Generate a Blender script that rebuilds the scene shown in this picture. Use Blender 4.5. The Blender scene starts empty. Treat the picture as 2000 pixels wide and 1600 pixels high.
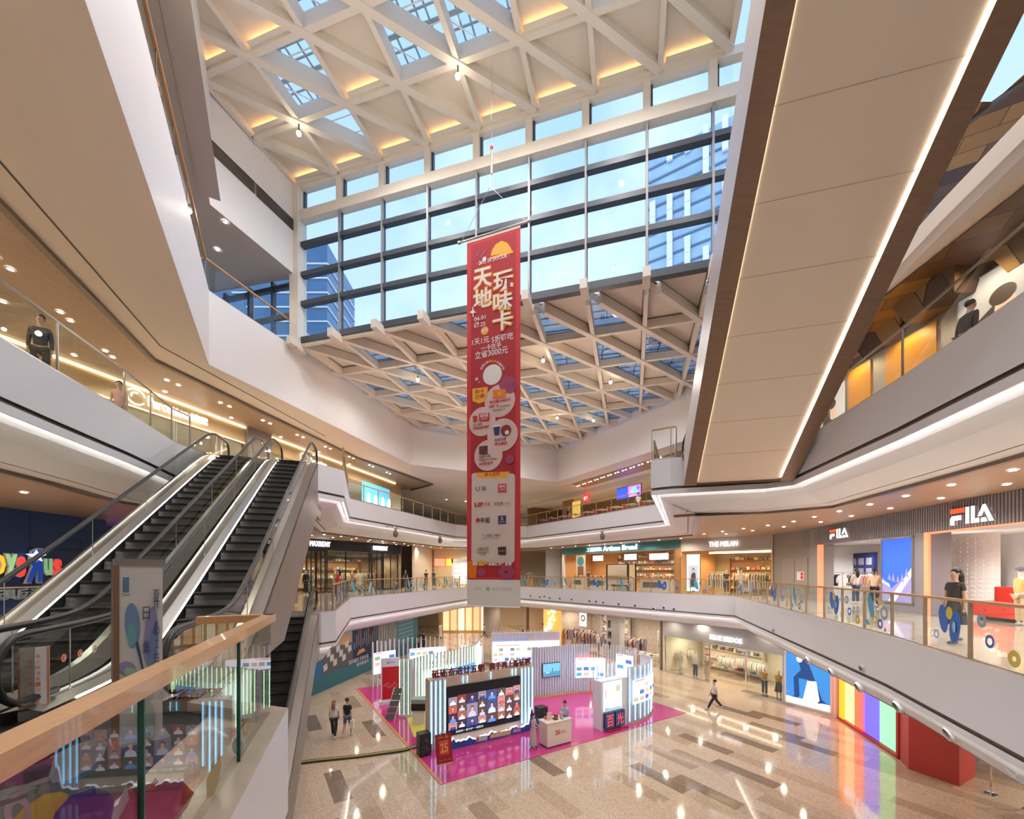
import bpy, math, random
from mathutils import Vector, Matrix
from mathutils.geometry import tessellate_polygon
random.seed(7)
sc = bpy.context.scene
COL = sc.collection
# ------------------------------------------------------------------ camera
EYE = 7.65; FPX = 810.0; HOR = 1115.0
cam = bpy.data.objects.new('camera', bpy.data.cameras.new('camera'))
COL.objects.link(cam); sc.camera = cam
cam.location = (0, 0, EYE); cam.rotation_euler = (math.radians(90), 0, 0)
cam.data.sensor_fit = 'HORIZONTAL'; cam.data.sensor_width = 36
cam.data.lens = 36*FPX/2000; cam.data.shift_y = (HOR-800)/2000
cam.data.clip_start = 0.05; cam.data.clip_end = 1000
# ------------------------------------------------------------------ world, view
sc.view_settings.view_transform = 'Standard'; sc.view_settings.look = 'None'
sc.view_settings.gamma = 1; sc.view_settings.use_curve_mapping = False
sc.view_settings.exposure = 0.60
w = bpy.data.worlds.new('sky'); sc.world = w; w.use_nodes = True
nt = w.node_tree; bg = nt.nodes['Background']
tc = nt.nodes.new('ShaderNodeTexCoord'); sep = nt.nodes.new('ShaderNodeSeparateXYZ')
rmp = nt.nodes.new('ShaderNodeValToRGB'); ns = nt.nodes.new('ShaderNodeTexNoise')
mx = nt.nodes.new('ShaderNodeMix'); mx.data_type = 'RGBA'
nt.links.new(tc.outputs['Generated'], sep.inputs[0]); nt.links.new(sep.outputs[2], rmp.inputs[0])
e = rmp.color_ramp.elements; e[0].position = 0.0; e[0].color = (.80, .90, 1, 1)
e[1].position = .85; e[1].color = (.33, .54, .90, 1)
k = rmp.color_ramp.elements.new(.45); k.color = (.50, .67, .98, 1)
ns.inputs['Scale'].default_value = 3; ns.inputs['Detail'].default_value = 5
nt.links.new(tc.outputs['Generated'], ns.inputs['Vector'])
r2 = nt.nodes.new('ShaderNodeValToRGB'); r2.color_ramp.elements[0].position = .5; r2.color_ramp.elements[1].position = .72
nt.links.new(ns.outputs[0], r2.inputs[0]); nt.links.new(r2.outputs[0], mx.inputs[0])
nt.links.new(rmp.outputs[0], mx.inputs[6]); mx.inputs[7].default_value = (.72, .85, 1, 1)
nt.links.new(mx.outputs[2], bg.inputs[0]); bg.inputs[1].default_value = 1.0

def V(*a): return Vector(a)
def lamp_area(name, loc, size, power, color, rot=(0, 0, 0)):
    l = bpy.data.lights.new(name, 'AREA'); l.shape = 'RECTANGLE'; l.size, l.size_y = size
    l.energy = power; l.color = color
    o = bpy.data.objects.new(name, l); COL.objects.link(o); o.location = loc; o.rotation_euler = rot
    return o
WARM = (1, .86, .70); NEUT = (1, .95, .90); COOL = (.86, .93, 1)
PI = math.pi
def point(loc, power, color, r=.12):  # wide spot, used for fitted lamps and for added fill lights alike
    l = bpy.data.lights.new('lamp_or_fill', 'SPOT'); l.energy = power; l.color = color; l.shadow_soft_size = r
    l.spot_size = math.radians(165); l.spot_blend = .6
    o = bpy.data.objects.new('lamp_or_fill', l); COL.objects.link(o); o.location = loc; return o
LG = 1.0
# added fill spots: downward under both roofs, upward in mid-air to warm the beams
for x, y in ((-5, 14.5), (-1, 13), (3, 12), (-3, 9), (1, 7), (5, 8.5), (-6, 10)):
    point((x, y, 25.1), 480*LG, (1, .96, .93), .07)
    u = point((x, y, 20.5), 80*LG, (1, .86, .68), .5); u.rotation_euler = (PI, 0, 0)
for x, y in ((-6, 22), (-1, 21), (4, 19.5), (-3, 26), (1, 26), (6, 23), (1, 30)):
    point((x, y, 17.9), 300*LG, (1, .96, .92), .10)
    u = point((x, y, 14.5), 85*LG, (1, .86, .68), .5); u.rotation_euler = (PI, 0, 0)
for x in (-4, 0, 4): point((x, -2.5, 17.0), 300*LG, (1, .95, .91), .4)  # same added fill, overhead behind the camera
# ------------------------------------------------------------------ materials
MATS = {}
def mat(name, col, rough=.5, metal=0, emit=0, ecol=None, noise=0, nscale=8, spec=.5, alpha=1, coat=0, stretch=None, bump=0):
    if name in MATS: return MATS[name]
    m = bpy.data.materials.new(name); m.use_nodes = True; MATS[name] = m
    n = m.node_tree; b = n.nodes['Principled BSDF']
    c = (*col, 1)
    b.inputs['Base Color'].default_value = c; b.inputs['Roughness'].default_value = rough
    b.inputs['Metallic'].default_value = metal; b.inputs['Specular IOR Level'].default_value = spec
    b.inputs['Coat Weight'].default_value = coat
    if emit:
        b.inputs['Emission Color'].default_value = (*(ecol or col), 1); b.inputs['Emission Strength'].default_value = emit
    if noise or bump:
        t = n.nodes.new('ShaderNodeTexCoord'); mp = n.nodes.new('ShaderNodeMapping'); x = n.nodes.new('ShaderNodeTexNoise')
        n.links.new(t.outputs['Object'], mp.inputs[0]); n.links.new(mp.outputs[0], x.inputs['Vector'])
        if stretch: mp.inputs['Scale'].default_value = stretch
        x.inputs['Scale'].default_value = nscale; x.inputs['Detail'].default_value = 4
    if noise:
        mm = n.nodes.new('ShaderNodeMix'); mm.data_type = 'RGBA'
        mm.inputs[6].default_value = tuple(v*(1-noise) for v in col)+(1,)
        mm.inputs[7].default_value = tuple(min(1, v*(1+noise)) for v in col)+(1,)
        n.links.new(x.outputs[0], mm.inputs[0]); n.links.new(mm.outputs[2], b.inputs['Base Color'])
    if bump:
        bp = n.nodes.new('ShaderNodeBump'); bp.inputs['Strength'].default_value = bump; bp.inputs['Distance'].default_value = .01
        n.links.new(x.outputs[0], bp.inputs['Height']); n.links.new(bp.outputs[0], b.inputs['Normal'])
    return m
def emat(name, col, s):
    return mat(name, col, .6, 0, s, col)
def glassmat(name, tint=(.9, .97, .95), refl=.35, rough=0.0):
    if name in MATS: return MATS[name]
    m = bpy.data.materials.new(name); m.use_nodes = True; MATS[name] = m; n = m.node_tree; n.nodes.clear()
    o = n.nodes.new('ShaderNodeOutputMaterial'); mixs = n.nodes.new('ShaderNodeMixShader')
    tr = n.nodes.new('ShaderNodeBsdfTransparent'); gl = n.nodes.new('ShaderNodeBsdfGlossy'); fr = n.nodes.new('ShaderNodeFresnel')
    mu = n.nodes.new('ShaderNodeMath'); mu.operation = 'MULTIPLY'; mu.inputs[1].default_value = refl; mu.use_clamp = True
    tr.inputs[0].default_value = (*tint, 1); gl.inputs['Roughness'].default_value = rough
    fr.inputs[0].default_value = 1.5
    n.links.new(fr.outputs[0], mu.inputs[0]); n.links.new(mu.outputs[0], mixs.inputs[0])
    n.links.new(tr.outputs[0], mixs.inputs[1]); n.links.new(gl.outputs[0], mixs.inputs[2]); n.links.new(mixs.outputs[0], o.inputs[0])
    return m
GLASS = glassmat('clear_glass', refl=1.0)
GLASS_E = glassmat('escalator_glass', (.80, .86, .84), refl=1.2)
GLASS_F = glassmat('front_glass', (.90, .94, .92), refl=1.15)
GLASS_W = glassmat('window_glass', (.88, .94, 1), refl=.12)
GLASS_T = glassmat('tinted_roof_glass', (.22, .32, .42), refl=.3)
WHITE = mat('white_paint', (.80, .77, .76), .45, noise=.02, nscale=1)
WHITE2 = mat('white_panel', (.76, .79, .84), .35)
CREAM = mat('cream_ceiling', (.86, .74, .63), .6, noise=.03, nscale=.6)
BEAMM = mat('beam_paint', (.74, .68, .60), .6, noise=.04, nscale=3)
PANELM = mat('roof_panel', (.70, .63, .55), .7, noise=.05, nscale=2)
DARK = mat('dark_trim', (.07, .06, .055), .5)
BLACK = mat('black_plastic', (.015, .015, .017), .4)
RUBBER = mat('handrail_rubber', (.02, .02, .022), .35)
STEEL = mat('brushed_steel', (.62, .60, .57), .28, 1, noise=.08, nscale=3, stretch=(1, 1, 30))
CHROME = mat('chrome', (.8, .8, .82), .12, 1)
STEP = mat('step_metal', (.085, .08, .08), .45, .6)
BROWNM = mat('bronze_trim', (.23, .18, .15), .35, .6)
DECKM = mat('escalator_deck', (.24, .20, .17), .38, .5, noise=.1, nscale=6, stretch=(1, 1, 12))
WOODH = mat('oak_rail', (.62, .34, .15), .32, noise=.22, nscale=5, stretch=(6, .6, 12), coat=.3)
WOODC = mat('wood_ceiling', (.40, .275, .18), .42, noise=.22, nscale=3, stretch=(6, .5, 1))
WOODD = mat('walnut_cladding', (.27, .17, .115), .45, noise=.25, nscale=4, stretch=(.4, 3, 5))
WOODG = mat('grey_wood_cladding', (.24, .205, .18), .45, noise=.12, nscale=3, stretch=(4, 1, 1))
LED = emat('cove_light', (1, .90, .78), 11.0)
LEDS = emat('strip_light', (1, .78, .48), 1.3)
LEDW = emat('white_light', (1, .95, .88), 3.5)
SPOT = emat('lamp_lens', (1, .93, .82), 14.0)
MARBLE = mat('beige_marble', (.40, .34, .27), .2, noise=.12, nscale=4)
SKIN = mat('skin', (.62, .40, .29), .5)
HAIR = mat('black_hair', (.02, .016, .014), .5)
MANQ = mat('mannequin_white', (.75, .70, .64), .35)

# ------------------------------------------------------------------ mesh helpers
class MB:
    def __init__(s): s.v = []; s.f = []; s.m = []; s.mats = []
    def mi(s, m):
        if m not in s.mats: s.mats.append(m)
        return s.mats.index(m)
    def face(s, pts, m):
        i = len(s.v); s.v += [Vector(p) for p in pts]; s.f.append(tuple(range(i, i+len(pts)))); s.m.append(s.mi(m)); return s
    def data(s, vs, fs, m):
        i = len(s.v); s.v += [Vector(p) for p in vs]; k = s.mi(m)
        for f in fs: s.f.append(tuple(i+j for j in f)); s.m.append(k)
        return s
    def hexa(s, p, m):   # 8 points: bottom loop 0-3, top loop 4-7
        return s.data(p, [(3, 2, 1, 0), (4, 5, 6, 7), (0, 1, 5, 4), (1, 2, 6, 5), (2, 3, 7, 6), (3, 0, 4, 7)], m)
    def box(s, a, b, m):
        x0, y0, z0 = a; x1, y1, z1 = b
        return s.hexa([(x0, y0, z0), (x1, y0, z0), (x1, y1, z0), (x0, y1, z0), (x0, y0, z1), (x1, y0, z1), (x1, y1, z1), (x0, y1, z1)], m)
    def bar(s, a, b, w, h, m, up=(0, 0, 1)):   # box along a->b, w across, h along up (centred)
        a = Vector(a); b = Vector(b); d = (b-a).normalized(); up = Vector(up)
        r = d.cross(up)
        if r.length < 1e-4: r = d.cross(Vector((1, 0, 0)))
        r.normalize(); u = r.cross(d).normalized(); r *= w/2; u *= h/2
        return s.hexa([a-r-u, a+r-u, b+r-u, b-r-u, a-r+u, a+r+u, b+r+u, b-r+u], m)
    def tube(s, pts, r, m, n=8, close=False, caps=True):
        pts = [Vector(p) for p in pts]; rs = r if isinstance(r, (list, tuple)) else [r]*len(pts)
        base = len(s.v); k = s.mi(m); N = len(pts); prev = None
        for i, p in enumerate(pts):
            if close: d = pts[(i+1) % N]-pts[i-1]
            else: d = pts[min(i+1, N-1)]-pts[max(i-1, 0)]
            d.normalize()
            if prev is None:
                a = d.orthogonal().normalized()
            else:
                a = (prev-d*prev.dot(d)); a = a.normalized() if a.length > 1e-6 else d.orthogonal().normalized()
            prev = a; b = d.cross(a)
            for j in range(n):
                t = 2*PI*j/n; s.v.append(p+(a*math.cos(t)+b*math.sin(t))*rs[i])
        for i in range(N if close else N-1):
            i2 = (i+1) % N
            for j in range(n):
                j2 = (j+1) % n; s.f.append((base+i*n+j, base+i*n+j2, base+i2*n+j2, base+i2*n+j)); s.m.append(k)
        if not close and caps:
            s.f.append(tuple(base+j for j in range(n))[::-1]); s.m.append(k)
            s.f.append(tuple(base+(N-1)*n+j for j in range(n))); s.m.append(k)
        return s
    def lathe(s, prof, c, m, n=16, axis='Z'):
        base = len(s.v); k = s.mi(m); c = Vector(c)
        for (r, z) in prof:
            for j in range(n):
                t = 2*PI*j/n; p = (r*math.cos(t), r*math.sin(t), z)
                if axis == 'Y': p = (p[0], p[2], p[1])
                if axis == 'X': p = (p[2], p[0], p[1])
                s.v.append(c+Vector(p))
        for i in range(len(prof)-1):
            for j in range(n):
                j2 = (j+1) % n; s.f.append((base+i*n+j, base+i*n+j2, base+(i+1)*n+j2, base+(i+1)*n+j)); s.m.append(k)
        return s
    def prism(s, poly, z0, z1, m, top=None):
        n = len(poly)
        tri = tessellate_polygon([[Vector((p[0], p[1], 0)) for p in poly]])
        lo = [(p[0], p[1], z0) for p in poly]; hi = [(p[0], p[1], z1) for p in poly]
        s.data(lo, tri, m); s.data(hi, tri, top or m)
        for i in range(n):
            j = (i+1) % n; s.face([lo[i], lo[j], hi[j], hi[i]], m)
        return s
    def flat(s, loops, z, m):
        lp = [[Vector((p[0], p[1], 0)) for p in l] for l in loops]
        tri = tessellate_polygon(lp); fl = [p for l in lp for p in l]
        return s.data([(p.x, p.y, z) for p in fl], tri, m)
    def build(s, name, parent=None, smooth=False, origin=None, kind=None):
        me = bpy.data.meshes.new(name)
        if parent is not None: L = parent['_w'] if '_w' in parent else parent.location
        elif origin is not None: L = Vector(origin)
        else:
            xs = [v.x for v in s.v]; ys = [v.y for v in s.v]; zs = [v.z for v in s.v]
            L = Vector(((min(xs)+max(xs))/2, (min(ys)+max(ys))/2, min(zs)))
        L = Vector(L)
        me.from_pydata([tuple(v-L) for v in s.v], [], s.f)
        for m in s.mats: me.materials.append(m)
        me.polygons.foreach_set('material_index', s.m)
        if smooth: me.polygons.foreach_set('use_smooth', [True]*len(s.f))
        me.update()
        o = bpy.data.objects.new(name, me); COL.objects.link(o)
        if parent is not None: o.parent = parent
        else: o.location = L
        o_w[o.name] = L
        if kind: o['kind'] = kind
        return o
o_w = {}
class Part:   # lets a mesh part act as parent for sub-parts built in world space
    pass
def sub(mb, name, part, root, **kw):      # sub-part: part sits at root origin with identity transform
    o = mb.build(name, root, **kw); o.parent = part; return o
def thing(name, label, cat, loc=(0, 0, 0), group=None):
    o = bpy.data.objects.new(name, None); COL.objects.link(o); o.location = loc; o.empty_display_size = .2
    o['label'] = label; o['category'] = cat
    if group: o['group'] = group
    return o
def tag(o, label, cat, group=None, kind=None):
    o['label'] = label; o['category'] = cat
    if group: o['group'] = group
    if kind: o['kind'] = kind
    return o
def struct(mb, name, **kw):
    return mb.build(name, kind='structure', **kw)
def copy_tree(o, parent=None):
    c = o.copy(); COL.objects.link(c)
    if parent is not None: c.parent = parent
    for ch in list(o.children): copy_tree(ch, c)
    return c
def clone(src, loc, rz, label=None, group=None):
    c = copy_tree(src); c.location = loc; c.rotation_euler = (0, 0, rz)
    if label: c['label'] = label
    if group: c['group'] = group
    return c
class Fr:   # frame along a wall A->B; u along, d out of the wall (to the left of A->B unless flip), z up
    def __init__(s, A, B, flip=False):
        s.A = Vector((A[0], A[1])); d = Vector((B[0], B[1]))-s.A; s.L = d.length; s.u = d/s.L
        s.n = Vector((-s.u.y, s.u.x))*(-1 if flip else 1)
    def p(s, u, d, z):
        q = s.A+s.u*u+s.n*d; return Vector((q.x, q.y, z))
    def box(s, mb, u0, u1, d0, d1, z0, z1, m):
        mb.hexa([s.p(u0, d0, z0), s.p(u1, d0, z0), s.p(u1, d1, z0), s.p(u0, d1, z0), s.p(u0, d0, z1), s.p(u1, d0, z1), s.p(u1, d1, z1), s.p(u0, d1, z1)], m)
        return mb
# text ------------------------------------------------------------
_tc = {}
def text_data(txt, ext=0.0, bold=0.0):
    key = (txt, ext, bold)
    if key in _tc: return _tc[key]
    cu = bpy.data.curves.new('t', 'FONT'); cu.body = txt; cu.size = 1; cu.extrude = ext; cu.offset = bold
    cu.resolution_u = 2
    ob = bpy.data.objects.new('t', cu); COL.objects.link(ob)
    dg = bpy.context.evaluated_depsgraph_get(); dg.update()
    me = ob.evaluated_get(dg).to_mesh()
    vs = [v.co.copy() for v in me.vertices]; fs = [tuple(p.vertices) for p in me.polygons]
    ob.evaluated_get(dg).to_mesh_clear(); bpy.data.objects.remove(ob); bpy.data.curves.remove(cu)
    if not vs: vs = [Vector((0, 0, 0))]; fs = []
    x0 = min(v.x for v in vs); x1 = max(v.x for v in vs); y0 = min(v.y for v in vs); y1 = max(v.y for v in vs)
    _tc[key] = (vs, fs, x0, x1, y0, y1); return _tc[key]
def put_text(mb, txt, fn, x, y, w, h, m, ext=0.0, bold=0.0, depth=0.0):
    """letters filling the box (x..x+w, y..y+h) in the 2D canvas fn(x, y, d)"""
    vs, fs, x0, x1, y0, y1 = text_data(txt, ext, bold)
    sx = w/max(1e-6, x1-x0); sy = h/max(1e-6, y1-y0)
    mb.data([fn(x+(v.x-x0)*sx, y+(v.y-y0)*sy, depth+(v.z+ext)*1.0) for v in vs], fs, m)
class Canvas:   # draws flat art in layers on a plane given by fn(x, y, d)
    def __init__(s, fn, step=.003): s.fn = fn; s.mb = MB(); s.k = 1; s.st = step
    def d(s): s.k += 1; return s.k*s.st
    def poly(s, pts, m):
        d = s.d(); tri = tessellate_polygon([[Vector((p[0], p[1], 0)) for p in pts]])
        s.mb.data([s.fn(p[0], p[1], d) for p in pts], tri, m)
    def rect(s, x, y, w, h, m, same=False):
        d = s.k*s.st if same else s.d()
        s.mb.face([s.fn(x, y, d), s.fn(x+w, y, d), s.fn(x+w, y+h, d), s.fn(x, y+h, d)], m)
    def disc(s, x, y, rx, ry, m, n=24, rot=0, same=False):
        d = s.k*s.st if same else s.d(); c, q = math.cos(rot), math.sin(rot)
        s.mb.face([s.fn(x+rx*math.cos(t)*c-ry*math.sin(t)*q, y+rx*math.cos(t)*q+ry*math.sin(t)*c, d) for t in [2*PI*i/n for i in range(n)]], m)
    def ring(s, x, y, r1, r0, m, n=24, sx=1.0, rot=0):
        d = s.d(); c, q = math.cos(rot), math.sin(rot)
        def P(r, t):
            a = r*math.cos(t)*sx; b = r*math.sin(t); return s.fn(x+a*c-b*q, y+a*q+b*c, d)
        for i in range(n):
            a = 2*PI*i/n; b = 2*PI*(i+1)/n
            s.mb.face([P(r0, a), P(r1, a), P(r1, b), P(r0, b)], m)
    def text(s, t, x, y, w, h, m, bold=0): put_text(s.mb, t, s.fn, x, y, w, h, m, 0, bold, s.d())
# sweep a vertical profile (inset, z) along a plan polyline; inset grows to the left side n
def offset_line(pts, o, closed=False, side=1):
    P = [Vector((p[0], p[1])) for p in pts]; N = len(P); out = []
    for i in range(N):
        if closed: a = P[i-1]; c = P[(i+1) % N]
        else: a = P[i-1] if i > 0 else None; c = P[i+1] if i < N-1 else None
        ns_ = []
        if a is not None: d = (P[i]-a).normalized(); ns_.append(Vector((-d.y, d.x)))
        if c is not None: d = (c-P[i]).normalized(); ns_.append(Vector((-d.y, d.x)))
        if len(ns_) == 2:
            n = (ns_[0]+ns_[1]).normalized(); k = min(2.0, 1/max(.3, n.dot(ns_[0])))
        else: n = ns_[0]; k = 1
        out.append(P[i]+n*(o*k*side))
    return out
def sweep(mb, pts, prof, z, m, side=1, closed=False):
    rows = [[(q.x, q.y, z+dz) for q in offset_line(pts, o, closed, side)] for o, dz in prof]
    n = len(pts)
    for a, b in zip(rows, rows[1:]):
        for i in range(n if closed else n-1):
            j = (i+1) % n; mb.face([a[i], a[j], b[j], b[i]], m)
    return mb
def smooth_line(pts, it=1):
    P = [Vector(p) for p in pts]
    for _ in range(it):
        Q = [P[0]]
        for a, b in zip(P, P[1:]):
            Q += [a.lerp(b, .25), a.lerp(b, .75)]
        Q.append(P[-1]); P = Q
    return [tuple(p) for p in P]
# ================================================================== plan outlines (clockwise seen from the camera: left side, far, right side)
EU = Vector((-.33, .944)); EV = Vector((.944, .33))     # escalator run and its cross direction
def E2(s, t): q = EU*s+EV*t; return (q.x, q.y)
L2_near = [(-.69, -.3), (-.87, .2), (-2.5, 4.63)]
L2_far_l = [(-6.75, 15.9), (-9.1, 23.4), (-4.2, 38.9), (-1.2, 42.4)]
L2_far_r = [(13.3, 24.75), (9.95, 13.4), (8.86, 9.83), (7.33, 5.94), (5.2, -.3)]
L2_open = L2_near+[E2(5.9, -1.75), E2(7.6, -1.75), E2(7.6, -3.6), E2(16.9, -3.6), E2(16.9, -1.6)]+L2_far_l+L2_far_r
L3_left = [(-8.6, 3.5), (-9.67, 7.83), (-10.1, 9.35), (-10.7, 11.6), (-11.6, 14.3), E2(18.3, -5.85)]
L3_landL = [E2(18.75, -5.7), E2(18.7, -1.9), (-7.4, 18.3)]
L3_far = [(-9.9, 25.3), (-5.4, 40), (-1.5, 42.6), (1.4, 41.4), (10, 27.1)]
L3_landR = [(5.56, 16.6), (6.2, 16.2), (9.3, 15.2)]
L3_right = [(9.9, 14.6), (9.5, 12.6), (8.9, 9.6), (8.1, 6.55), (6.4, 0), (5.4, -3.9)]
L3_open = [(-6.5, -3.9)]+L3_left+L3_landL+L3_far+L3_landR+L3_right
L4_left = [(-.4, -3.9), (-2.6, 0), (-11.25, 15.4), (-10.1, 19.4)]
L4_far = [(-7.3, 29.8), (3.9, 35.8), (10.2, 24.3), (12.5, 17), (10.6, 12.9)]
L4_open = L4_left+L4_far+[(9.75, 9.4), (9.4, 7.5), (8.6, 2), (7.5, -3.9)]

# terrazzo/marble ground floor -------------------------------------
def floor_mat():
    m = bpy.data.materials.new('polished_floor'); m.use_nodes = True; n = m.node_tree; b = n.nodes['Principled BSDF']; L = n.links
    t = n.nodes.new('ShaderNodeTexCoord'); mp = n.nodes.new('ShaderNodeMapping'); L.new(t.outputs['Object'], mp.inputs[0])
    mp.inputs['Rotation'].default_value = (0, 0, -math.radians(122.1))
    def brick(w_, h_, off, c1, c2, mort, msize, bias=0.0, fr=2):
        k = n.nodes.new('ShaderNodeTexBrick'); L.new(mp.outputs[0], k.inputs['Vector'])
        k.offset = off; k.offset_frequency = fr; k.inputs['Scale'].default_value = 1
        k.inputs['Brick Width'].default_value = w_; k.inputs['Row Height'].default_value = h_
        k.inputs['Mortar Size'].default_value = msize; k.inputs['Mortar Smooth'].default_value = 0
        k.inputs['Bias'].default_value = bias
        k.inputs['Color1'].default_value = (*c1, 1); k.inputs['Color2'].default_value = (*c2, 1); k.inputs['Mortar'].default_value = (*mort, 1)
        return k
    a = brick(2.4, .6, .37, (0, 0, 0), (1, 1, 1), (.45, .45, .45), .004)
    r = n.nodes.new('ShaderNodeValToRGB'); L.new(a.outputs[0], r.inputs[0]); r.color_ramp.interpolation = 'CONSTANT'
    e = r.color_ramp.elements; e[0].position = 0; e[0].color = (.63, .50, .38, 1); e[1].position = .93; e[1].color = (.27, .20, .145, 1)
    for pp, cc in ((.3, (.55, .43, .32)), (.42, (.66, .53, .41)), (.62, (.50, .385, .28)), (.70, (.64, .51, .39)), (.86, (.42, .32, .235))):
        k = e.new(pp); k.color = (*cc, 1)
    v = n.nodes.new('ShaderNodeTexVoronoi'); v.inputs['Scale'].default_value = 22; L.new(t.outputs['Object'], v.inputs['Vector'])
    rv = n.nodes.new('ShaderNodeValToRGB'); L.new(v.outputs['Color'], rv.inputs[0])
    rv.color_ramp.elements[0].color = (.72, .72, .72, 1); rv.color_ramp.elements[1].color = (1.12, 1.12, 1.12, 1)
    mm = n.nodes.new('ShaderNodeMix'); mm.data_type = 'RGBA'; mm.blend_type = 'MULTIPLY'; mm.inputs[0].default_value = 1
    L.new(r.outputs[0], mm.inputs[6]); L.new(rv.outputs[0], mm.inputs[7]); L.new(mm.outputs[2], b.inputs['Base Color'])
    b.inputs['Roughness'].default_value = .07; b.inputs['Specular IOR Level'].default_value = .6; b.inputs['Coat Weight'].default_value = .1
    b.inputs['Coat Roughness'].default_value = .03
    return m
FLOORM = floor_mat()
FLOOR2 = mat('gallery_tile', (.62, .54, .46), .08, noise=.10, nscale=1.5, coat=.3)
mb = MB(); mb.box((-40, -10, -.3), (45, 110, 0), FLOORM); struct(mb, 'floor')

def ring(mb, hole, outer, z, m): mb.flat([outer, hole], z, m)
OUT = [(-30, -4), (-30, 75), (40, 75), (40, -4)]
OUTB = [(-30, -4), (-30, 75), (40, 75), (40, -4)]
def shrink(p): return [tuple(q) for q in p]
# floors of the galleries
L2_hole = L2_open; 
mb = MB(); mb.flat([[(-30, -10), (-30, 75), (40, 75), (40, -10)], L2_open], 6.0, FLOOR2); struct(mb, 'floor')
mb = MB(); mb.flat([[(-30, -10), (-30, 75), (40, 75), (40, -10)], L3_open], 12.0, FLOOR2); struct(mb, 'floor')
# ceilings: ground (z 4.1), level two (z 10), level three (z 15.3)
def ceil(name, op, inset, z, m):
    h = [tuple(q) for q in offset_line(op, inset, True, 1)]
    mb = MB(); mb.flat([[(-30, -10), (-30, 75), (40, 75), (40, -10)], h], z, m); return struct(mb, name)
ceil('ceiling', L2_open, .70, 4.1, WHITE)
ceil('ceiling', L3_open, 1.7, 10.0, WOODC)
# slab edges
P2a = [(0, 0), (0, -1.02), (.05, -1.02), (.05, -1.08), (0, -1.08), (.02, -1.16)]
P2b = [(.02, -1.16), (.14, -1.20), (.16, -1.3), (.30, -1.55), (.52, -1.78), (.75, -1.9)]
mb = MB(); sweep(mb, L2_open, [(0, .12), (0, -1.02)], 6.0, WHITE2, 1, True); sweep(mb, L2_open, [(0, -1.02), (.06, -1.02), (.06, -1.10), (0, -1.10)], 6, BROWNM, 1, True)
sweep(mb, L2_open, [(0, -1.10), (.0, -1.22), (.03, -1.22), (.03, -1.14), (.16, -1.14), (.22, -1.28), (.32, -1.5), (.48, -1.74), (.75, -1.9)], 6, WHITE2, 1, True)
sweep(mb, L2_open, [(-.0, .12), (.22, .12), (.22, .0)], 6.0, MARBLE, 1, True)
o = struct(mb, 'trim_1', smooth=False)
mb = MB(); sweep(mb, L2_open, [(.05, -1.15), (.10, -1.15)], 6, LED, 1, True); struct(mb, 'trim_2')
mb = MB(); sweep(mb, L3_open, [(0, .06), (0, -1.05)], 12.0, WHITE2, 1, True); sweep(mb, L3_open, [(0, -1.05), (.08, -1.05), (.08, -1.15), (0, -1.15)], 12, BROWNM, 1, True)
sweep(mb, L3_open, [(0, -1.15), (0, -1.34), (.03, -1.34), (.03, -1.24), (.20, -1.24), (.34, -1.40), (.65, -1.62), (1.35, -1.9)], 12, WHITE2, 1, True)
sweep(mb, L3_open, [(1.35, -1.9), (1.35, -1.87), (1.40, -1.87)], 12, DARK, 1, True)
sweep(mb, L3_open, [(1.40, -1.9), (1.65, -1.97)], 12, WHITE, 1, True)
sweep(mb, L3_open, [(1.65, -1.97), (1.65, -2.06), (1.80, -2.06), (1.80, -1.99)], 12, BROWNM, 1, True)
sweep(mb, L3_open, [(0, .06), (.2, .06), (.2, 0)], 12.0, DARK, 1, True)
struct(mb, 'trim_3')
mb = MB(); sweep(mb, L3_open, [(.05, -1.25), (.11, -1.25)], 12, LED, 1, True); struct(mb, 'trim_4')
# level four: white apron and its soffit
mb = MB(); sweep(mb, L4_left+L4_far, [(0, .05), (0, -2.7)], 18.0, WHITE, 1)
sweep(mb, L4_left[:4], [(0, .05), (.25, .05), (.25, 0)], 18.0, WHITE, 1); struct(mb, 'wall_left')
TR = [(-6.8, -3.9), (-8.2, 2.0), (-10.6, 8.6), (-12.9, 14.9)]
TR2 = [(-10.4, 28), (-7.0, 36.5), (-9.5, 39)]
mb = MB(); outl = L4_left+[(-7.3, 29.8)]
mb.flat([[(-30, -10), (-30, 75), (40, 75), (40, -10)], L4_open], 15.3, WHITE); struct(mb, 'ceiling')
mb = MB()
mb.flat([L4_left[:3]+[(-12.9, 14.9), (-10.6, 8.6), (-8.2, 2.0), (-6.8, -3.9)]], 15.29, CREAM)
mb.flat([[(-12.9, 14.9), (-11.25, 15.4), (-10.1, 19.4), (-7.3, 29.8), (-8.0, 33), (-10.4, 28)]], 15.29, CREAM); struct(mb, 'ceiling')
mb = MB(); mb.flat([TR+TR2+[(-20, 41), (-24, 20), (-24, -4)]], 15.28, WOODC); struct(mb, 'ceiling')
mb = MB()
for a, b in zip(TR+TR2, (TR+TR2)[1:]): mb.bar((*a, 15.24), (*b, 15.24), .16, .12, BROWNM)
for a, b in (((-11.95, 14.1), (-9.2, 6.8)), ((-9.2, 6.8), (-5.9, -2)), ((-11.95, 14.1), (-10.6, 23.5))): mb.bar((*a, 15.285), (*b, 15.285), .035, .02, DARK)
struct(mb, 'trim_5')
# right wood band at the level-three ceiling edge, far right
mb = MB(); mb.flat([[(5.2, 36.6), (11.0, 26), (12.4, 20), (13.9, 20), (12.6, 27), (6.6, 38)]], 15.27, WOODC); struct(mb, 'ceiling')
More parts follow.
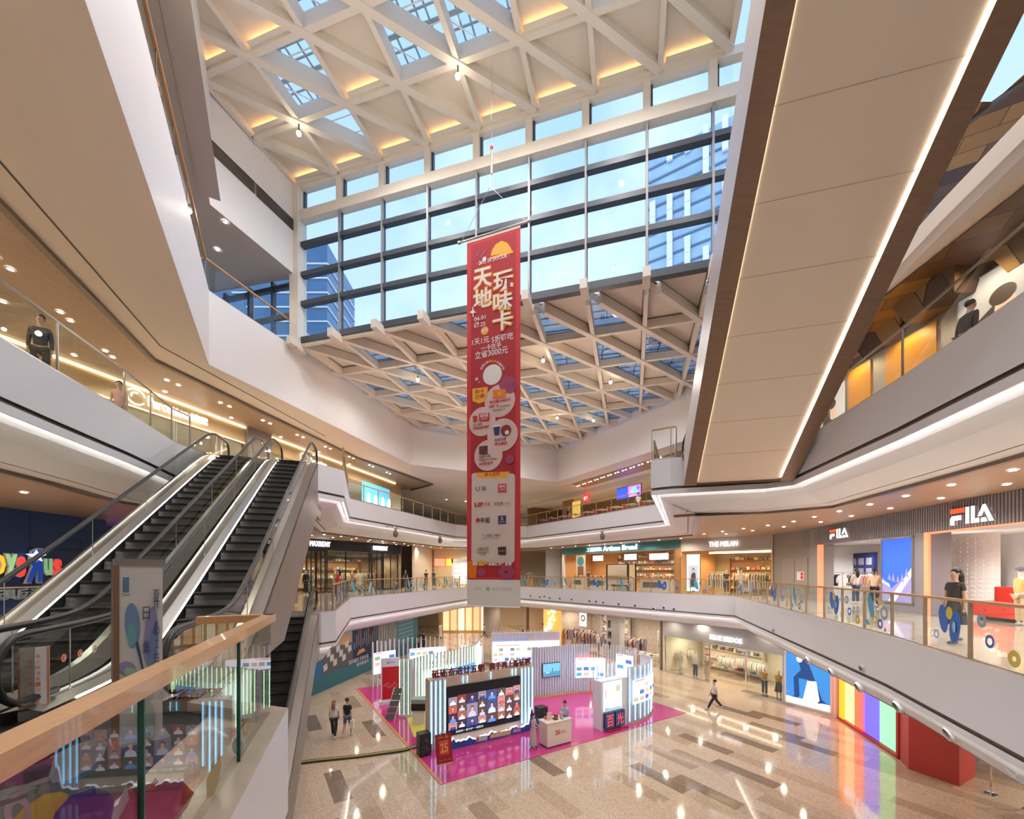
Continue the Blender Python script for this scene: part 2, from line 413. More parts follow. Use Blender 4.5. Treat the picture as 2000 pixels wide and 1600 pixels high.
# near-right gallery: patterned timber ceiling
def check_mat():
    m = bpy.data.materials.new('patterned_timber'); m.use_nodes = True; n = m.node_tree; b = n.nodes['Principled BSDF']; L = n.links
    t = n.nodes.new('ShaderNodeTexCoord'); mp = n.nodes.new('ShaderNodeMapping'); L.new(t.outputs['Object'], mp.inputs[0]); mp.inputs['Rotation'].default_value = (0, 0, .5)
    k = n.nodes.new('ShaderNodeTexBrick'); L.new(mp.outputs[0], k.inputs['Vector'])
    k.inputs['Scale'].default_value = 1; k.inputs['Brick Width'].default_value = 1.5; k.inputs['Row Height'].default_value = .62
    k.inputs['Mortar Size'].default_value = .012; k.inputs['Color1'].default_value = (.36, .20, .06, 1); k.inputs['Color2'].default_value = (.07, .03, .02, 1)
    k.inputs['Mortar'].default_value = (.01, .01, .01, 1); L.new(k.outputs[0], b.inputs['Base Color']); b.inputs['Roughness'].default_value = .35
    return m
TIMB = check_mat()
mb = MB(); mb.flat([[(10.3, -4), (10.0, 6), (10.4, 12.8), (11.2, 18), (19, 20), (19, -4)]], 15.25, TIMB)
for i in range(7):
    y = 2.5+i*2.0; x = 11.2+(i % 2)*.5
    mb.hexa([(x, y, 14.7), (x+1.6, y, 14.7), (x+1.6, y+1.3, 14.7), (x, y+1.3, 14.7), (x-.2, y-.2, 15.25), (x+1.8, y-.2, 15.25), (x+1.8, y+1.5, 15.25), (x-.2, y+1.5, 15.25)], TIMB)
struct(mb, 'ceiling')
# level-four slab edge over the near right gallery (cream band) and its ceiling above
mb = MB(); sweep(mb, [(10.6, 12.9), (9.75, 9.4), (9.4, 7.5), (8.6, 2), (7.5, -3.9)], [(0.1, -1.9), (0, -1.95), (0, -2.4), (.3, -2.7), (.7, -2.72)], 18, CREAM, 1); struct(mb, 'wall_right')
mb = MB(); mb.flat([[(9.0, 11.8), (13.7, 11.8), (13.9, 10), (14.2, -4), (25, -4), (25, 22), (9.0, 22)]], 21.0, TIMB)
mb.bar((13.0, 13.5, 20.95), (17, 4, 20.95), .12, .12, DARK); struct(mb, 'ceiling')

# ================================================================== high roof
ZR = 25.3
E0 = Vector((-7.81, 18.5)); r1 = Vector((2.177, -.633)); r2v = Vector((-.614, -2.11))
def N(i, j): q = E0+r1*i+r2v*j; return q
def beam(mb, a, b, z, w_, h_, m=BEAMM):
    mb.bar((a.x, a.y, z+h_/2), (b.x, b.y, z+h_/2), w_, h_, m)
sky_cells = {(0, 1, 'U'), (0, 1, 'L'), (0, 0, 'U'), (1, 2, 'L'), (2, 1, 'L'), (2, 1, 'U'), (3, 1, 'L'), (3, 1, 'U'), (5, 1, 'L'), (0, 3, 'L'), (2, 3, 'U'), (4, 3, 'L'), (1, 4, 'U')}
roof = bpy.data.objects.new('ceiling', None); COL.objects.link(roof); roof.location = (0, 12, ZR); roof['kind'] = 'structure'
def tri_inset(p, k):
    c = (p[0]+p[1]+p[2])/3; out = []
    for i in range(3):
        a = (p[i-1]-p[i]).normalized(); b = (p[(i+1) % 3]-p[i]).normalized(); bis = (a+b).normalized()
        s_ = max(.2, math.sqrt(max(0, (1-a.dot(b))/2))); out.append(p[i]+bis*(k/s_))
    return out
SCAF = mat('scaffold_lattice', (.50, .50, .48), .6)
COVE = emat('roof_cove_light', (1, .62, .28), 5.0)
def roof_cell(p, z, sky, lit, hh):
    q = tri_inset(p, .08); c3 = lambda v, zz: (v.x, v.y, zz)
    if sky:
        mb = MB(); mb.face([c3(v, z+hh+.02) for v in q], GLASS_W)
        for v0, v1 in zip(q, q[1:]+q[:1]): mb.face([c3(v0, z+.3), c3(v1, z+.3), c3(v1, z+hh+.02), c3(v0, z+hh+.02)], WHITE)
        for k in (.33, .66): a = q[0].lerp(q[1], k); b = q[0].lerp(q[2], k); mb.bar((a.x, a.y, z+hh), (b.x, b.y, z+hh), .03, .03, WHITE)
        mb.build('skylight_pane', roof)
    else:
        mb = MB(); g = tri_inset(p, .07); q = tri_inset(p, .13)
        mb.face([c3(v, z+hh*.55) for v in g], PANELM)
        for v0, v1 in zip(g, g[1:]+g[:1]):
            mb.bar(c3(v0, z+hh*.53), c3(v1, z+hh*.53), .03, .02, DARK)
        if lit:
            k0, k1 = q[lit[0]], q[lit[1]]; cen = (q[0]+q[1]+q[2])/3
            a = k0.lerp(cen, .06); b = k1.lerp(cen, .06)
            mb.bar((a.x, a.y, z+hh*.40), (b.x, b.y, z+hh*.40), .03, .02, COVE); mb.bar((a.x, a.y, z+hh*.30), (b.x, b.y, z+hh*.30), .20, .02, BEAMM)
        mb.build('roof_panel', roof)
for j in range(-1, 5):
    for i in range(-1, 7):
        if j < 0: continue
        a, b, c, d = N(i, j), N(i+1, j), N(i, j+1), N(i+1, j+1)
        roof_cell([a, b, c], ZR, (i, j, 'L') in sky_cells, (0, 1) if (i+j) % 1 == 0 else None, .6)
        roof_cell([b, d, c], ZR, (i, j, 'U') in sky_cells, None, .6)
for j in range(0, 6):
    mb = MB(); beam(mb, N(-1, j), N(7, j), ZR+.06, .20, .5); mb.build('roof_beam', roof)
for i in range(-1, 8):
    mb = MB(); beam(mb, N(i, 0), N(i, 5), ZR+.06, .18, .5); mb.build('roof_beam', roof)
for k in range(0, 13):
    pts = [(i, k-i) for i in range(-1, 8) if 0 <= k-i-0 <= 5]
    pts = [(i, k-1-i) for i in range(-1, 8) if 0 <= k-1-i <= 5]
    if len(pts) > 1:
        mb = MB(); beam(mb, N(*pts[0]), N(*pts[-1]), ZR, .26, .62); mb.build('roof_beam', roof)
# scaffold lattice lying over the skylights, outside
mb = MB()
for i in range(40): a, b = N(-1+i*.2, .5), N(-1+i*.2, 6); mb.bar((a.x, a.y, ZR+1.5+(i % 3)*.15), (b.x, b.y, ZR+1.5+(i % 3)*.15), .06, .04, SCAF)
for i in range(28): a, b = N(-1, .5+i*.2), N(7, .5+i*.2); mb.bar((a.x, a.y, ZR+1.6), (b.x, b.y, ZR+1.6), .06 if i % 3 else .14, .04, SCAF)
tag(mb.build('scaffold_lattice'), 'grey metal lattice over the roof skylights, seen through glass', 'lattice')
# high-roof perimeter wall on the left, gallery ceiling under it, slot grille
up = [(-1.6, -3.9), (-8.1, 9.9), (-11.25, 15.45), (-9.95, 19.3)]
mb = MB(); sweep(mb, up, [(0, 4.6), (0, 0)], 21.3, WHITE, 1); struct(mb, 'wall_left')
mb = MB(); mb.flat([up+[(-22, 22), (-22, -4)]], 21.3, mat('grey_soffit', (.52, .48, .46), .6)); struct(mb, 'ceiling')
F = Fr(up[2], up[3], True)
mb = MB(); F.box(mb, .05, 1.8, .01, .03, 23.25, 23.75, DARK); F.box(mb, 1.9, F.L-.1, .01, .03, 23.25, 23.75, DARK)
for k in range(8): F.box(mb, .05, F.L-.1, .03, .05, 23.28+k*.06, 23.30+k*.06, BROWNM)
tag(mb.build('air_grille'), 'long dark slot grille high on the white wall beside the glazing', 'vent')
mb = MB(); sweep(mb, [(-1.0, -3.9), (-7.5, 9.6), (-10.75, 15.3)], [(0, 0), (.65, 0)], 21.28, mat('grey_soffit', (.5, .5, .5)), 1)
struct(mb, 'trim_6')
# right wall and front (behind camera) walls, high-roof rest
mb = MB(); mb.box((-30, -10.3, 0), (40, -10, 26.5), WHITE); struct(mb, 'wall_back')
mb = MB(); mb.flat([[(-30, -10), (-30, 22), (-11.2, 15), (-8, 8), (12, 2), (12, -10)]], ZR+.62, WHITE); struct(mb, 'ceiling')
# ================================================================== clerestory window wall
WA = Vector((-9.8, 19.3)); WB = Vector((7.6, 14.28)); W = Fr(WA, WB, True); bay = 2.18
win = bpy.data.objects.new('window_1', None); COL.objects.link(win); win.location = (WA.x, WA.y, 18); win['kind'] = 'structure'
FRM = mat('window_frame', (.055, .065, .085), .4); MULM = mat('mullion_grey', (.30, .30, .30), .4, .3)
NB = 8
mb = MB(); mb.face([W.p(0, 0, 18.2), W.p(W.L, 0, 18.2), W.p(W.L, 0, 25.3), W.p(0, 0, 25.3)], GLASS_W); mb.build('glass_pane', win)
for z0, z1 in ((18.15, 18.42), (19.87, 20.07), (21.22, 21.42), (22.60, 22.80)):
    mb = MB(); W.box(mb, 0, W.L, -.08, .18, z0, z1, FRM); mb.build('transom', win)
for i in range(NB+1):
    mb = MB(); W.box(mb, i*bay-.05+.04, i*bay+.05+.04, -.05, .06, 18.2, 23.8, FRM); W.box(mb, i*bay+.0, i*bay+.07, .06, .20, 18.2, 23.8, MULM)
    mb.build('mullion', win)
    mb = MB(); W.box(mb, i*bay-.10, i*bay+.16, -.05, .22, 24.1, 25.3, BEAMM); W.box(mb, i*bay+.16, i*bay+.24, -.1, .05, 24.1, 25.3, FRM); mb.build('upper_post', win)
    mb = MB(); W.box(mb, i*bay-.12, i*bay+.14, .05, .75, 17.85, 18.2, BEAMM); mb.build('bracket', win)
mb = MB(); W.box(mb, -.2, W.L+.6, -.1, .25, 23.75, 24.2, BEAMM); W.box(mb, -.2, W.L+.6, -.1, .2, 25.2, 25.5, BEAMM); mb.build('beam', win)
mb = MB(); W.box(mb, -.35, .12, -.2, .35, 17.8, 25.4, BEAMM); mb.build('column', win)
# lower window seen through the level-four gallery
W2 = Fr((-15.5, 20.9), (-9.95, 19.35), True)
win2 = bpy.data.objects.new('window_2', None); COL.objects.link(win2); win2.location = (-12, 20, 18); win2['kind'] = 'structure'
mb = MB(); mb.face([W2.p(0, 0, 18), W2.p(W2.L, 0, 18), W2.p(W2.L, 0, 21.3), W2.p(0, 0, 21.3)], GLASS_W); mb.build('glass_pane', win2)
for z0 in (18.0, 19.5, 20.9):
    mb = MB(); W2.box(mb, 0, W2.L, -.05, .12, z0, z0+.2, FRM); mb.build('transom', win2)
for u in (.1, 1.4, 2.9, 4.3): mb = MB(); W2.box(mb, u, u+.12, -.05, .15, 18, 21.3, FRM); mb.build('mullion', win2)
mb = MB(); mb.flat([L4_left+[(-15.5, 20.9), (-22, 22), (-22, -4)]], 18.0, FLOOR2); struct(mb, 'floor')
# ================================================================== low roof
ZL = 18.0; D0 = Vector((-9.8, 19.25)); d1 = Vector((2.10, -.60)); d2 = Vector((.80, 2.78))
roof2 = bpy.data.objects.new('ceiling', None); COL.objects.link(roof2); roof2.location = (0, 26, ZL); roof2['kind'] = 'structure'
roof = roof2
def M_(i, j): return D0+d1*i+d2*j
def inside(p):
    x, y = p.x, p.y; poly = [(-11, 18.5), (-11, 30), (-8, 31.5), (3.9, 38), (11.5, 26), (13.5, 14)]
    c = False
    for (x0, y0), (x1, y1) in zip(poly, poly[1:]+poly[:1]):
        if (y0 > y) != (y1 > y) and x < (x1-x0)*(y-y0)/(y1-y0)+x0: c = not c
    return c
rr = random.Random(3); plain = sky = []
pmb = MB(); smb = MB()
for i in range(-5, 11):
    for j in range(0, 8):
        a, b, c, d = M_(i, j), M_(i+1, j), M_(i, j+1), M_(i+1, j+1)
        for tri, kk in (([a, b, d], 0), ([a, d, c], 1)):
            cen = (tri[0]+tri[1]+tri[2])/3
            if not inside(cen): continue
            q = tri_inset(tri, .1); qs = tri_inset(tri, .05)
            s_ = (rr.random() < (.10 if j == 0 else .42)) or (i, j) in ((5, 0),) and kk
            if s_:
                smb.face([(v.x, v.y, ZL+.37) for v in qs], GLASS_T)
                for v0, v1 in zip(q, q[1:]+q[:1]): smb.face([(v0.x, v0.y, ZL+.1), (v1.x, v1.y, ZL+.1), (v1.x, v1.y, ZL+.37), (v0.x, v0.y, ZL+.37)], BEAMM)
            else:
                pmb.face([(v.x, v.y, ZL+.42) for v in tri_inset(tri, .05)], PANELM)
                for v0, v1 in zip(q, q[1:]+q[:1]): pmb.bar((v0.x, v0.y, ZL+.40), (v1.x, v1.y, ZL+.40), .03, .02, DARK)
                if rr.random() < .14: pmb.bar((q[0].x, q[0].y, ZL+.36), (q[1].x, q[1].y, ZL+.36), .03, .02, COVE)
pmb.build('roof_panel', roof2); smb.build('skylight_pane', roof2)
def clip_run(fn, n0, n1):
    best = []; cur = []
    for k in range(n0, n1):
        p = fn(k)
        if inside(p): cur.append(p)
        else:
            if len(cur) > len(best): best = cur
            cur = []
    return cur if len(cur) > len(best) else best
for j in range(0, 8):
    r = clip_run(lambda k: M_(-5, j)+d1*(k*.25), 0, 70)
    if len(r) > 3: mb = MB(); beam(mb, r[0], r[-1], ZL+.04, .17, .4); mb.build('roof_beam', roof2)
for i in range(-5, 11):
    r = clip_run(lambda k: M_(i, 0)+d2*(k*.2), 0, 45)
    if len(r) > 3: mb = MB(); beam(mb, r[0], r[-1], ZL+.04, .17, .4); mb.build('roof_beam', roof2)
for k_ in range(-12, 11):
    r = clip_run(lambda k: M_(k_, 0)+(d1+d2)*(k*.2), 0, 45)
    if len(r) > 3: mb = MB(); beam(mb, r[0], r[-1], ZL, .22, .46); mb.build('roof_beam', roof2)
mb = MB(); sweep(mb, [(-10.0, 19.4), (-7.3, 29.8), (3.9, 35.8), (10.2, 24.3), (12.5, 17)], [(0, 0), (0, 1.2)], 17.9, WHITE, 1); struct(mb, 'wall_far')
# skylight steelwork above the low roof
mb = MB()
for i in range(26): mb.bar((-11+i*.9, 19.5, ZL+.47), (-8+i*.9, 37, ZL+.47), .06, .04, SCAF)
for i in range(34): mb.bar((-12, 20+i*.5, ZL+.49), (13, 14+i*.55, ZL+.49), .06, .04, SCAF)
tag(mb.build('scaffold_lattice'), 'grey metal lattice above the far lower roof skylights', 'lattice')
# ================================================================== buildings outside
OB = mat('blue_curtain_wall', (.10, .20, .34), .12, .3, noise=.3, nscale=.5)
OW = mat('white_fin', (.95, .96, .98), .5)
OG = mat('pale_curtain_wall', (.42, .60, .78), .15, .2, noise=.3, nscale=.3)
t = thing('office_tower', 'pale blue glass tower with staggered white fins outside the big window', 'building', (48, 80, 0))
mb = MB(); FT = Fr((29, 88), (64, 66), False)
poly = [(29, 88), (64, 66), (84, 92), (50, 112)]
mb.prism(poly, 0, 95, OG); mb.build('body', t)
mb = MB(); FT = Fr((29, 88), (64, 66), True)
for k in range(24): FT.box(mb, 0, FT.L, 0, .25, 28+k*2.8, 28.35+k*2.8, mat('tower_band', (.16, .24, .34), .3))
mb.build('floor_band', t)
mb = MB(); r_ = random.Random(5)
for k in range(12):
    for q in range(11):
        if q < 11 and r_.random() < .62: FT.box(mb, k*3.4+.4, k*3.4+1.5, .25, .8, 58+q*3.4, 61.3+q*3.4, OW); mb.build('fin', t) if len(t.children) < 98 else None; mb = MB()
for (x0, y0, x1, y1, h, lb) in ((-34, 46, -20.5, 54, 44, 'blue glass block with white floor lines outside the window, beside the left column'), (-34, 30, -22.5, 36, 30, 'darker blue glass block seen through the gallery window')):
    t = thing('glass_building', lb, 'building', ((x0+x1)/2, (y0+y1)/2, 0))
    mb = MB(); mb.box((x0, y0, 0), (x1, y1, h), OB); mb.build('body', t)
    mb = MB()
    for k in range(int(h/1.6)): mb.box((x0, y0-.15, k*1.6), (x1+.1, y0, k*1.6+.12), OW); mb.box((x1, y0, k*1.6), (x1+.15, y1, k*1.6+.12), OW)
    mb.build('floor_band', t)
# ================================================================== escalators
TAN = math.tan(math.radians(30))
def spl(x, k=.55): return .5*(x+math.sqrt(x*x+k*k))
def escalator(root, fn, s0, H, z0, tl, tr, led='L', steps=True, deckw=.26, truss=True, claddep=2.0, side=None, ext=(2.1, 1.5), newel_down=.85):
    """fn(s,t,z) -> world; balustrades at tl and tr; incline starts at s0 and rises H"""
    s1 = s0+H/TAN
    def h(s): return z0+TAN*(spl(s-s0)-spl(s-s1))
    a, b = s0-ext[0], s1+ext[1]
    S = [a+(b-a)*i/56 for i in range(57)]
    for t in (tl, tr):
        R = .36; pts = []
        for k in range(0, 9): an = -PI/2+PI*(k/8)*1.0; pts.append(fn(a-R*math.cos(an)*1.0, t, h(a)+.95-R+R*math.sin(an)))
        pts = [fn(a+.5, t, h(a)+.95-2*R)]+pts
        for s in S[1:-1]: pts.append(fn(s, t, h(s)+.95))
        for k in range(0, 9): an = PI/2-PI*(k/8); pts.append(fn(b+R*math.cos(an), t, h(b)+.95-R+R*math.sin(an)))
        pts.append(fn(b-.5, t, h(b)+.95-2*R))
        MB().tube(pts, .042, RUBBER, 8).build('handrail', root, True)
        g = MB(); tp = []; bt = []
        Sg = [a-.33, a-.2]+S[1:-1]+[b+.2, b+.33]
        for i, s in enumerate(Sg):
            e_ = .25 if i in (0, len(Sg)-1) else (.1 if i in (1, len(Sg)-2) else 0)
            tp.append(fn(s, t, h(min(max(s, a), b))+.91-e_)); bt.append(fn(s, t, h(min(max(s, a), b))+.16+e_))
        for i in range(len(Sg)-1): g.face([bt[i], bt[i+1], tp[i+1], tp[i]], GLASS_E)
        gp_ = g.build('glass_panel', root)
        for k in range(3, 54, 9): s = S[k]; jm = MB(); jm.bar(fn(s, t, h(s)+.16), fn(s, t, h(s)+.91), .010, .010, STEEL); jm.build('glass_joint', root).parent = gp_
        sg = 1 if t == tl else -1     # inward direction
        d = MB()
        for i in range(len(S)-1):
            q = lambda s, o, zz: fn(s, t+sg*o, h(s)+zz)
            x, y = S[i], S[i+1]
            d.face([q(x, -deckw, .12), q(y, -deckw, .12), q(y, .02, .16), q(x, .02, .16)], DECKM)
            d.face([q(x, -deckw, -.02), q(y, -deckw, -.02), q(y, -deckw, .12), q(x, -deckw, .12)], DECKM)
        d.build('outer_deck', root, False)
        d = MB()
        for i in range(len(S)-1):
            x, y = S[i], S[i+1]
            d.face([q(x, .02, .16), q(y, .02, .16), q(y, .17, .11), q(x, .17, .11)], STEEL)
            d.face([q(x, .17, .11), q(y, .17, .11), q(y, .2, -.25), q(x, .2, -.25)], BLACK)
        idk = d.build('inner_deck', root, False)
        if (led == 'L' and t == tl) or led == 'B':
            d = MB(); d.tube([fn(s, t+sg*.19, h(s)+.115) for s in S[2:-2]], .016, LEDW, 6); d.build('skirt_light', root).parent = idk
    if steps:
        n = int((s1-s0+1.2)/.40); ti, to = tl+.2, tr-.2
        for k in range(n):
            s = s0-.5+k*.40; z = z0+max(0, min(H, (s-s0+.2)*TAN))
            zt = z
            m = MB()
            zp = z0+max(0, min(H, (s-.4-s0+.2)*TAN))
            P = [(s, zt), (s+.43, zt), (s+.43, zt-.02), (s+.02, zt-.03), (s+.03, zp-.03), (s, zp-.01)]
            # curved riser
            riser = [(s, zt), (s+.045, zt-.06), (s+.035, (zt+zp)/2-.04), (s+.0, zp-.01)]
            for (x0, y0), (x1, y1) in zip(riser, riser[1:]): m.face([fn(x0, ti, y0), fn(x0, to, y0), fn(x1, to, y1), fn(x1, ti, y1)], STEP)
            m.face([fn(s, ti, zt), fn(s+.44, ti, zt), fn(s+.44, to, zt), fn(s, to, zt)], STEP)
            for q_ in range(1): m.face([fn(s, ti, zt+.003), fn(s+.025, ti, zt+.003), fn(s+.025, to, zt+.003), fn(s, to, zt+.003)], mat('step_edge', (.16, .155, .15), .4, .6))
            m.build('step', root)
    m = MB()
    for (x, y, z) in ((a-.6, s0-.5, z0+.006), (s1+.6, b+.6, z0+H+.006)):
        m.face([fn(x, tl, z), fn(y, tl, z), fn(y, tr, z), fn(x, tr, z)], mat('comb_plate', (.30, .29, .28), .35, .8, noise=.15, nscale=30))
    m.build('comb_plate', root)
    if truss:
        m = MB(); cl = side or WOODG
        Sx = [s for s in S]
        def lo(s): return max(z0-.05 if s < s0+1.5 else z0-.05, h(s)-claddep) if s < s1+.3 else h(s1)-claddep
        for t in (tl-deckw, tr+deckw):
            for i in range(len(Sx)-1): m.face([fn(Sx[i], t, lo(Sx[i])), fn(Sx[i+1], t, lo(Sx[i+1])), fn(Sx[i+1], t, h(Sx[i+1])+.12), fn(Sx[i], t, h(Sx[i])+.12)], cl)
        for i in range(len(Sx)-1): m.face([fn(Sx[i], tl-deckw, lo(Sx[i])), fn(Sx[i+1], tl-deckw, lo(Sx[i+1])), fn(Sx[i+1], tr+deckw, lo(Sx[i+1])), fn(Sx[i], tr+deckw, lo(Sx[i]))], cl)
        m.face([fn(b, tl-deckw, lo(b)), fn(b, tr+deckw, lo(b)), fn(b, tr+deckw, h(b)+.1), fn(b, tl-deckw, h(b)+.1)], cl)
        m.build('truss_cladding', root)
def efn(s, t, z): q = EU*s+EV*t; return Vector((q.x, q.y, z))
e1 = thing('escalator', 'left of the two empty escalators rising side by side to the upper gallery', 'escalator', efn(8, -4.7, 6))
escalator(e1, efn, 8.0, 6.0, 6.0, -5.45, -4.0)
e2 = thing('escalator', 'right of the two escalators rising side by side, its grey timber flank towards the hall', 'escalator', efn(8, -2.8, 6))
escalator(e2, efn, 8.0, 6.0, 6.0, -3.47, -2.1, deckw=.20)
e3 = thing('escalator', 'lower escalator with dark steps between ground floor and the glass-railed gallery', 'escalator', efn(6, -2.6, 0))
escalator(e3, efn, 6.0, 6.0, 0.0, -3.25, -1.9, led='', deckw=.22, claddep=1.3)
# upper right escalator seen from below
U4 = Vector((.2687, .9632)); V4 = Vector((.9632, -.2687)); C4 = Vector((8.12, 14.95))
def e4fn(s, t, z): q = C4-U4*s+V4*t; return Vector((q.x, q.y, z))
e4 = thing('escalator', 'broad escalator overhead at right, cream underside framed in walnut with glowing edges', 'escalator', e4fn(0, 0, 12))
escalator(e4, e4fn, .6, 6.0, 12.0, -1.6, -.15, led='', steps=False, truss=False, deckw=.18)
escalator(e4, e4fn, .6, 6.0, 12.0, .15, 1.6, led='', steps=False, truss=False, deckw=.18)
SE = 13.5
def zu(s): return 10.8+TAN*min(s, 12.0)
for nm, t0, t1, sd in (('timber_border', -1.79, -1.36, -1), ('timber_border', 1.36, 1.79, 1)):
    m = MB()
    for sa, sb in ((0, 12), (12, SE)):
        m.face([e4fn(sa, t0, zu(sa)), e4fn(sb, t0, zu(sb)), e4fn(sb, t1, zu(sb)), e4fn(sa, t1, zu(sa))], WOODD)
        m.face([e4fn(sa, sd*1.36, zu(sa)), e4fn(sb, sd*1.36, zu(sb)), e4fn(sb, sd*1.36, zu(sb)+.10), e4fn(sa, sd*1.36, zu(sa)+.10)], WOODD)
    m.build(nm, e4)
    m = MB(); t = sd*1.79
    for sa, sb in ((0, 12), (12, SE)):
        m.face([e4fn(sa, t, zu(sa)), e4fn(sb, t, zu(sb)), e4fn(sb, t, zu(sb)+1.5), e4fn(sa, t, zu(sa)+1.5)], mat('grey_side_panel', (.50, .46, .47), .4, noise=.05, nscale=3))
    m.face([e4fn(0, -1.79, zu(0)), e4fn(0, 1.79, zu(0)), e4fn(0, 1.79, zu(0)+1.3), e4fn(0, -1.79, zu(0)+1.3)], WOODD)
    m.build('side_panel', e4)
m = MB(); SOF = mat('cream_underside', (.86, .75, .63), .35)
for sa, sb in ((0, 12), (12, SE)): m.face([e4fn(sa, -1.40, zu(sa)+.09), e4fn(sb, -1.40, zu(sb)+.09), e4fn(sb, 1.40, zu(sb)+.09), e4fn(sa, 1.40, zu(sa)+.09)], SOF)
for k in range(1, 11):
    s = k*1.2; m.bar(e4fn(s, -1.36, zu(s)+.088), e4fn(s, 1.36, zu(s)+.088), .012, .006, mat('panel_joint', (.5, .42, .34), .6))
m.build('underside', e4)
m = MB()
m.bar(e4fn(.1, 1.345, zu(.1)+.07), e4fn(12, 1.345, zu(12)+.07), .026, .02, emat('edge_light', (1, .88, .70), 8)); m.build('edge_light', e4)
m = MB(); m.bar(e4fn(.1, -1.355, zu(.1)+.085), e4fn(12, -1.355, zu(12)+.085), .016, .02, emat('edge_light_dim', (1, .82, .55), 5)); m.build('edge_light', e4)

# ================================================================== railings
POSTM = mat('bronze_post', (.45, .36, .27), .35, .6)
STK = {'b': mat('sticker_blue', (.03, .16, .62), .5), 't': mat('sticker_teal', (.10, .45, .62), .5), 'y': mat('sticker_yellow', (.70, .55, .10), .5),
       'p': mat('sticker_lilac', (.55, .42, .66), .5), 'g': mat('sticker_grey', (.35, .42, .50), .5), 'w': mat('sticker_white', (.8, .82, .84), .5), 'l': mat('sticker_pale_blue', (.35, .58, .82), .5)}
def sticker(root, fn, L, kind, pane=None):
    c = Canvas(fn, .004)
    if kind == 0:      # two big blue rings
        c.disc(.45*L, .62, .14, .27, STK['b'], rot=.2); c.disc(.72*L, .50, .16, .30, STK['b'], rot=-.2); c.disc(.6*L, .74, .10, .12, STK['y']); c.ring(.3*L, .3, .09, .05, STK['l']); c.disc(.72*L, .5, .05, .1, STK['l'])
    elif kind == 1:    # surfboard with rings
        c.disc(.25*L, .62, .13, .33, STK['t'], rot=.35); c.ring(.48*L, .72, .13, .08, STK['p']); c.ring(.62*L, .78, .11, .05, STK['y']); c.ring(.78*L, .5, .17, .09, STK['g'])
        c.ring(.45*L, .30, .10, .05, STK['y']); c.ring(.65*L, .22, .12, .06, STK['b']); c.disc(.15*L, .2, .12, .07, STK['t'], rot=-.4); c.disc(.85*L, .1, .06, .05, STK['y'])
    elif kind == 2:
        c.ring(.2*L, .7, .12, .05, STK['g']); c.ring(.35*L, .38, .11, .06, STK['b']); c.ring(.75*L, .2, .13, .04, STK['y'])
    elif kind == 3:
        c.disc(.3*L, .55, .12, .36, STK['l'], rot=-.3); c.disc(.5*L, .35, .1, .2, STK['y'], rot=.3); c.disc(.7*L, .3, .1, .28, STK['b'], rot=.3)
    c.mb.build('glass_sticker', root).parent = pane
def railing(name, label, path, z, hgt=1.12, seg=1.45, glass=GLASS, post=POSTM, rail=WOODH, stick=None, inset=.12, postw=.06, railw=.08, side=1, group=None, inner_rail=False):
    P = [Vector((q.x, q.y)) for q in offset_line(path, inset, False, side)]
    mid = P[len(P)//2]
    root = thing(name, label, 'railing', (mid.x, mid.y, z), group)
    m = MB()
    for a, b in zip(P, P[1:]): m.bar((a.x, a.y, z+hgt), (b.x, b.y, z+hgt), railw, .05, rail)
    m.build('handrail', root)
    m = MB()
    for a, b in zip(P, P[1:]): m.bar((a.x, a.y, z+.10), (b.x, b.y, z+.10), .05, .08, STEEL)
    m.build('base_channel', root)
    idx = 0
    for a, b in zip(P, P[1:]):
        L = (b-a).length; n = max(1, round(L/seg)); d = (b-a)/n; u = d.normalized()
        for k in range(n):
            q = a+d*k; e_ = q+d; g0 = q+u*.035; g1 = e_-u*.035
            m = MB(); m.face([(g0.x, g0.y, z+.12), (g1.x, g1.y, z+.12), (g1.x, g1.y, z+hgt-.03), (g0.x, g0.y, z+hgt-.03)], glass); pane = m.build('glass_panel', root)
            m = MB(); m.bar((q.x, q.y, z+.08), (q.x, q.y, z+hgt), postw, .03, post, up=(u.x, u.y, 0)); m.build('post', root)
            if stick is not None and (idx % 4) != 3:
                nn = Vector((u.y, -u.x))
                fn = (lambda x, y, dd, g0=g0, u=u, nn=nn: Vector((g0.x+u.x*x+nn.x*dd, g0.y+u.y*x+nn.y*dd, z+.12+y)))
                sticker(root, fn, (g1-g0).length, [0, 2, 1, 3][(idx+stick) % 4], pane)
            idx += 1
    m = MB(); q = P[-1]; m.bar((q.x, q.y, z+.08), (q.x, q.y, z+hgt), postw, postw, post, up=(0, 1, 0)); m.build('post', root)
    return root
railing('glass_railing', 'glass railing with swim-ring stickers running along the right gallery and across the far side', [(-1.2, 42.4)]+L2_far_r, 6.0, stick=0)
railing('glass_railing', 'glass railing with stickers on the left far gallery below the black-fronted boutique', L2_far_l, 6.0, stick=1)
LR = mat('rail_steel', (.35, .34, .32), .3, .7)
railing('glass_railing', 'glass railing of the upper right gallery in front of the orange wall', [(9.9, 14.6), (9.5, 12.6), (8.9, 9.6), (8.1, 6.55), (6.4, 0)], 12.0, 1.25, 2.2, post=LR, rail=LR, postw=.04, railw=.03)
railing('glass_railing', 'glass railing of the upper left gallery beside the wood ceiling', L3_left[:5]+[E2(18.0, -5.95)], 12.0, 1.25, 1.6, post=LR, rail=LR, postw=.04, railw=.03)
railing('glass_railing', 'oak-capped glass railing on the far left of the upper gallery under the spot-lit ceiling', [(-7.45, 18.6), (-9.9, 25.3), (-5.4, 40), (-1.5, 42.6)], 12.0, 1.15, 1.6, postw=.05)
railing('glass_railing', 'glass railing in front of the restaurant chairs on the far right upper gallery', [(-1.5, 42.6), (1.4, 41.4), (10, 27.1), (5.9, 17.6)], 12.0, 1.15, 1.6, postw=.05)
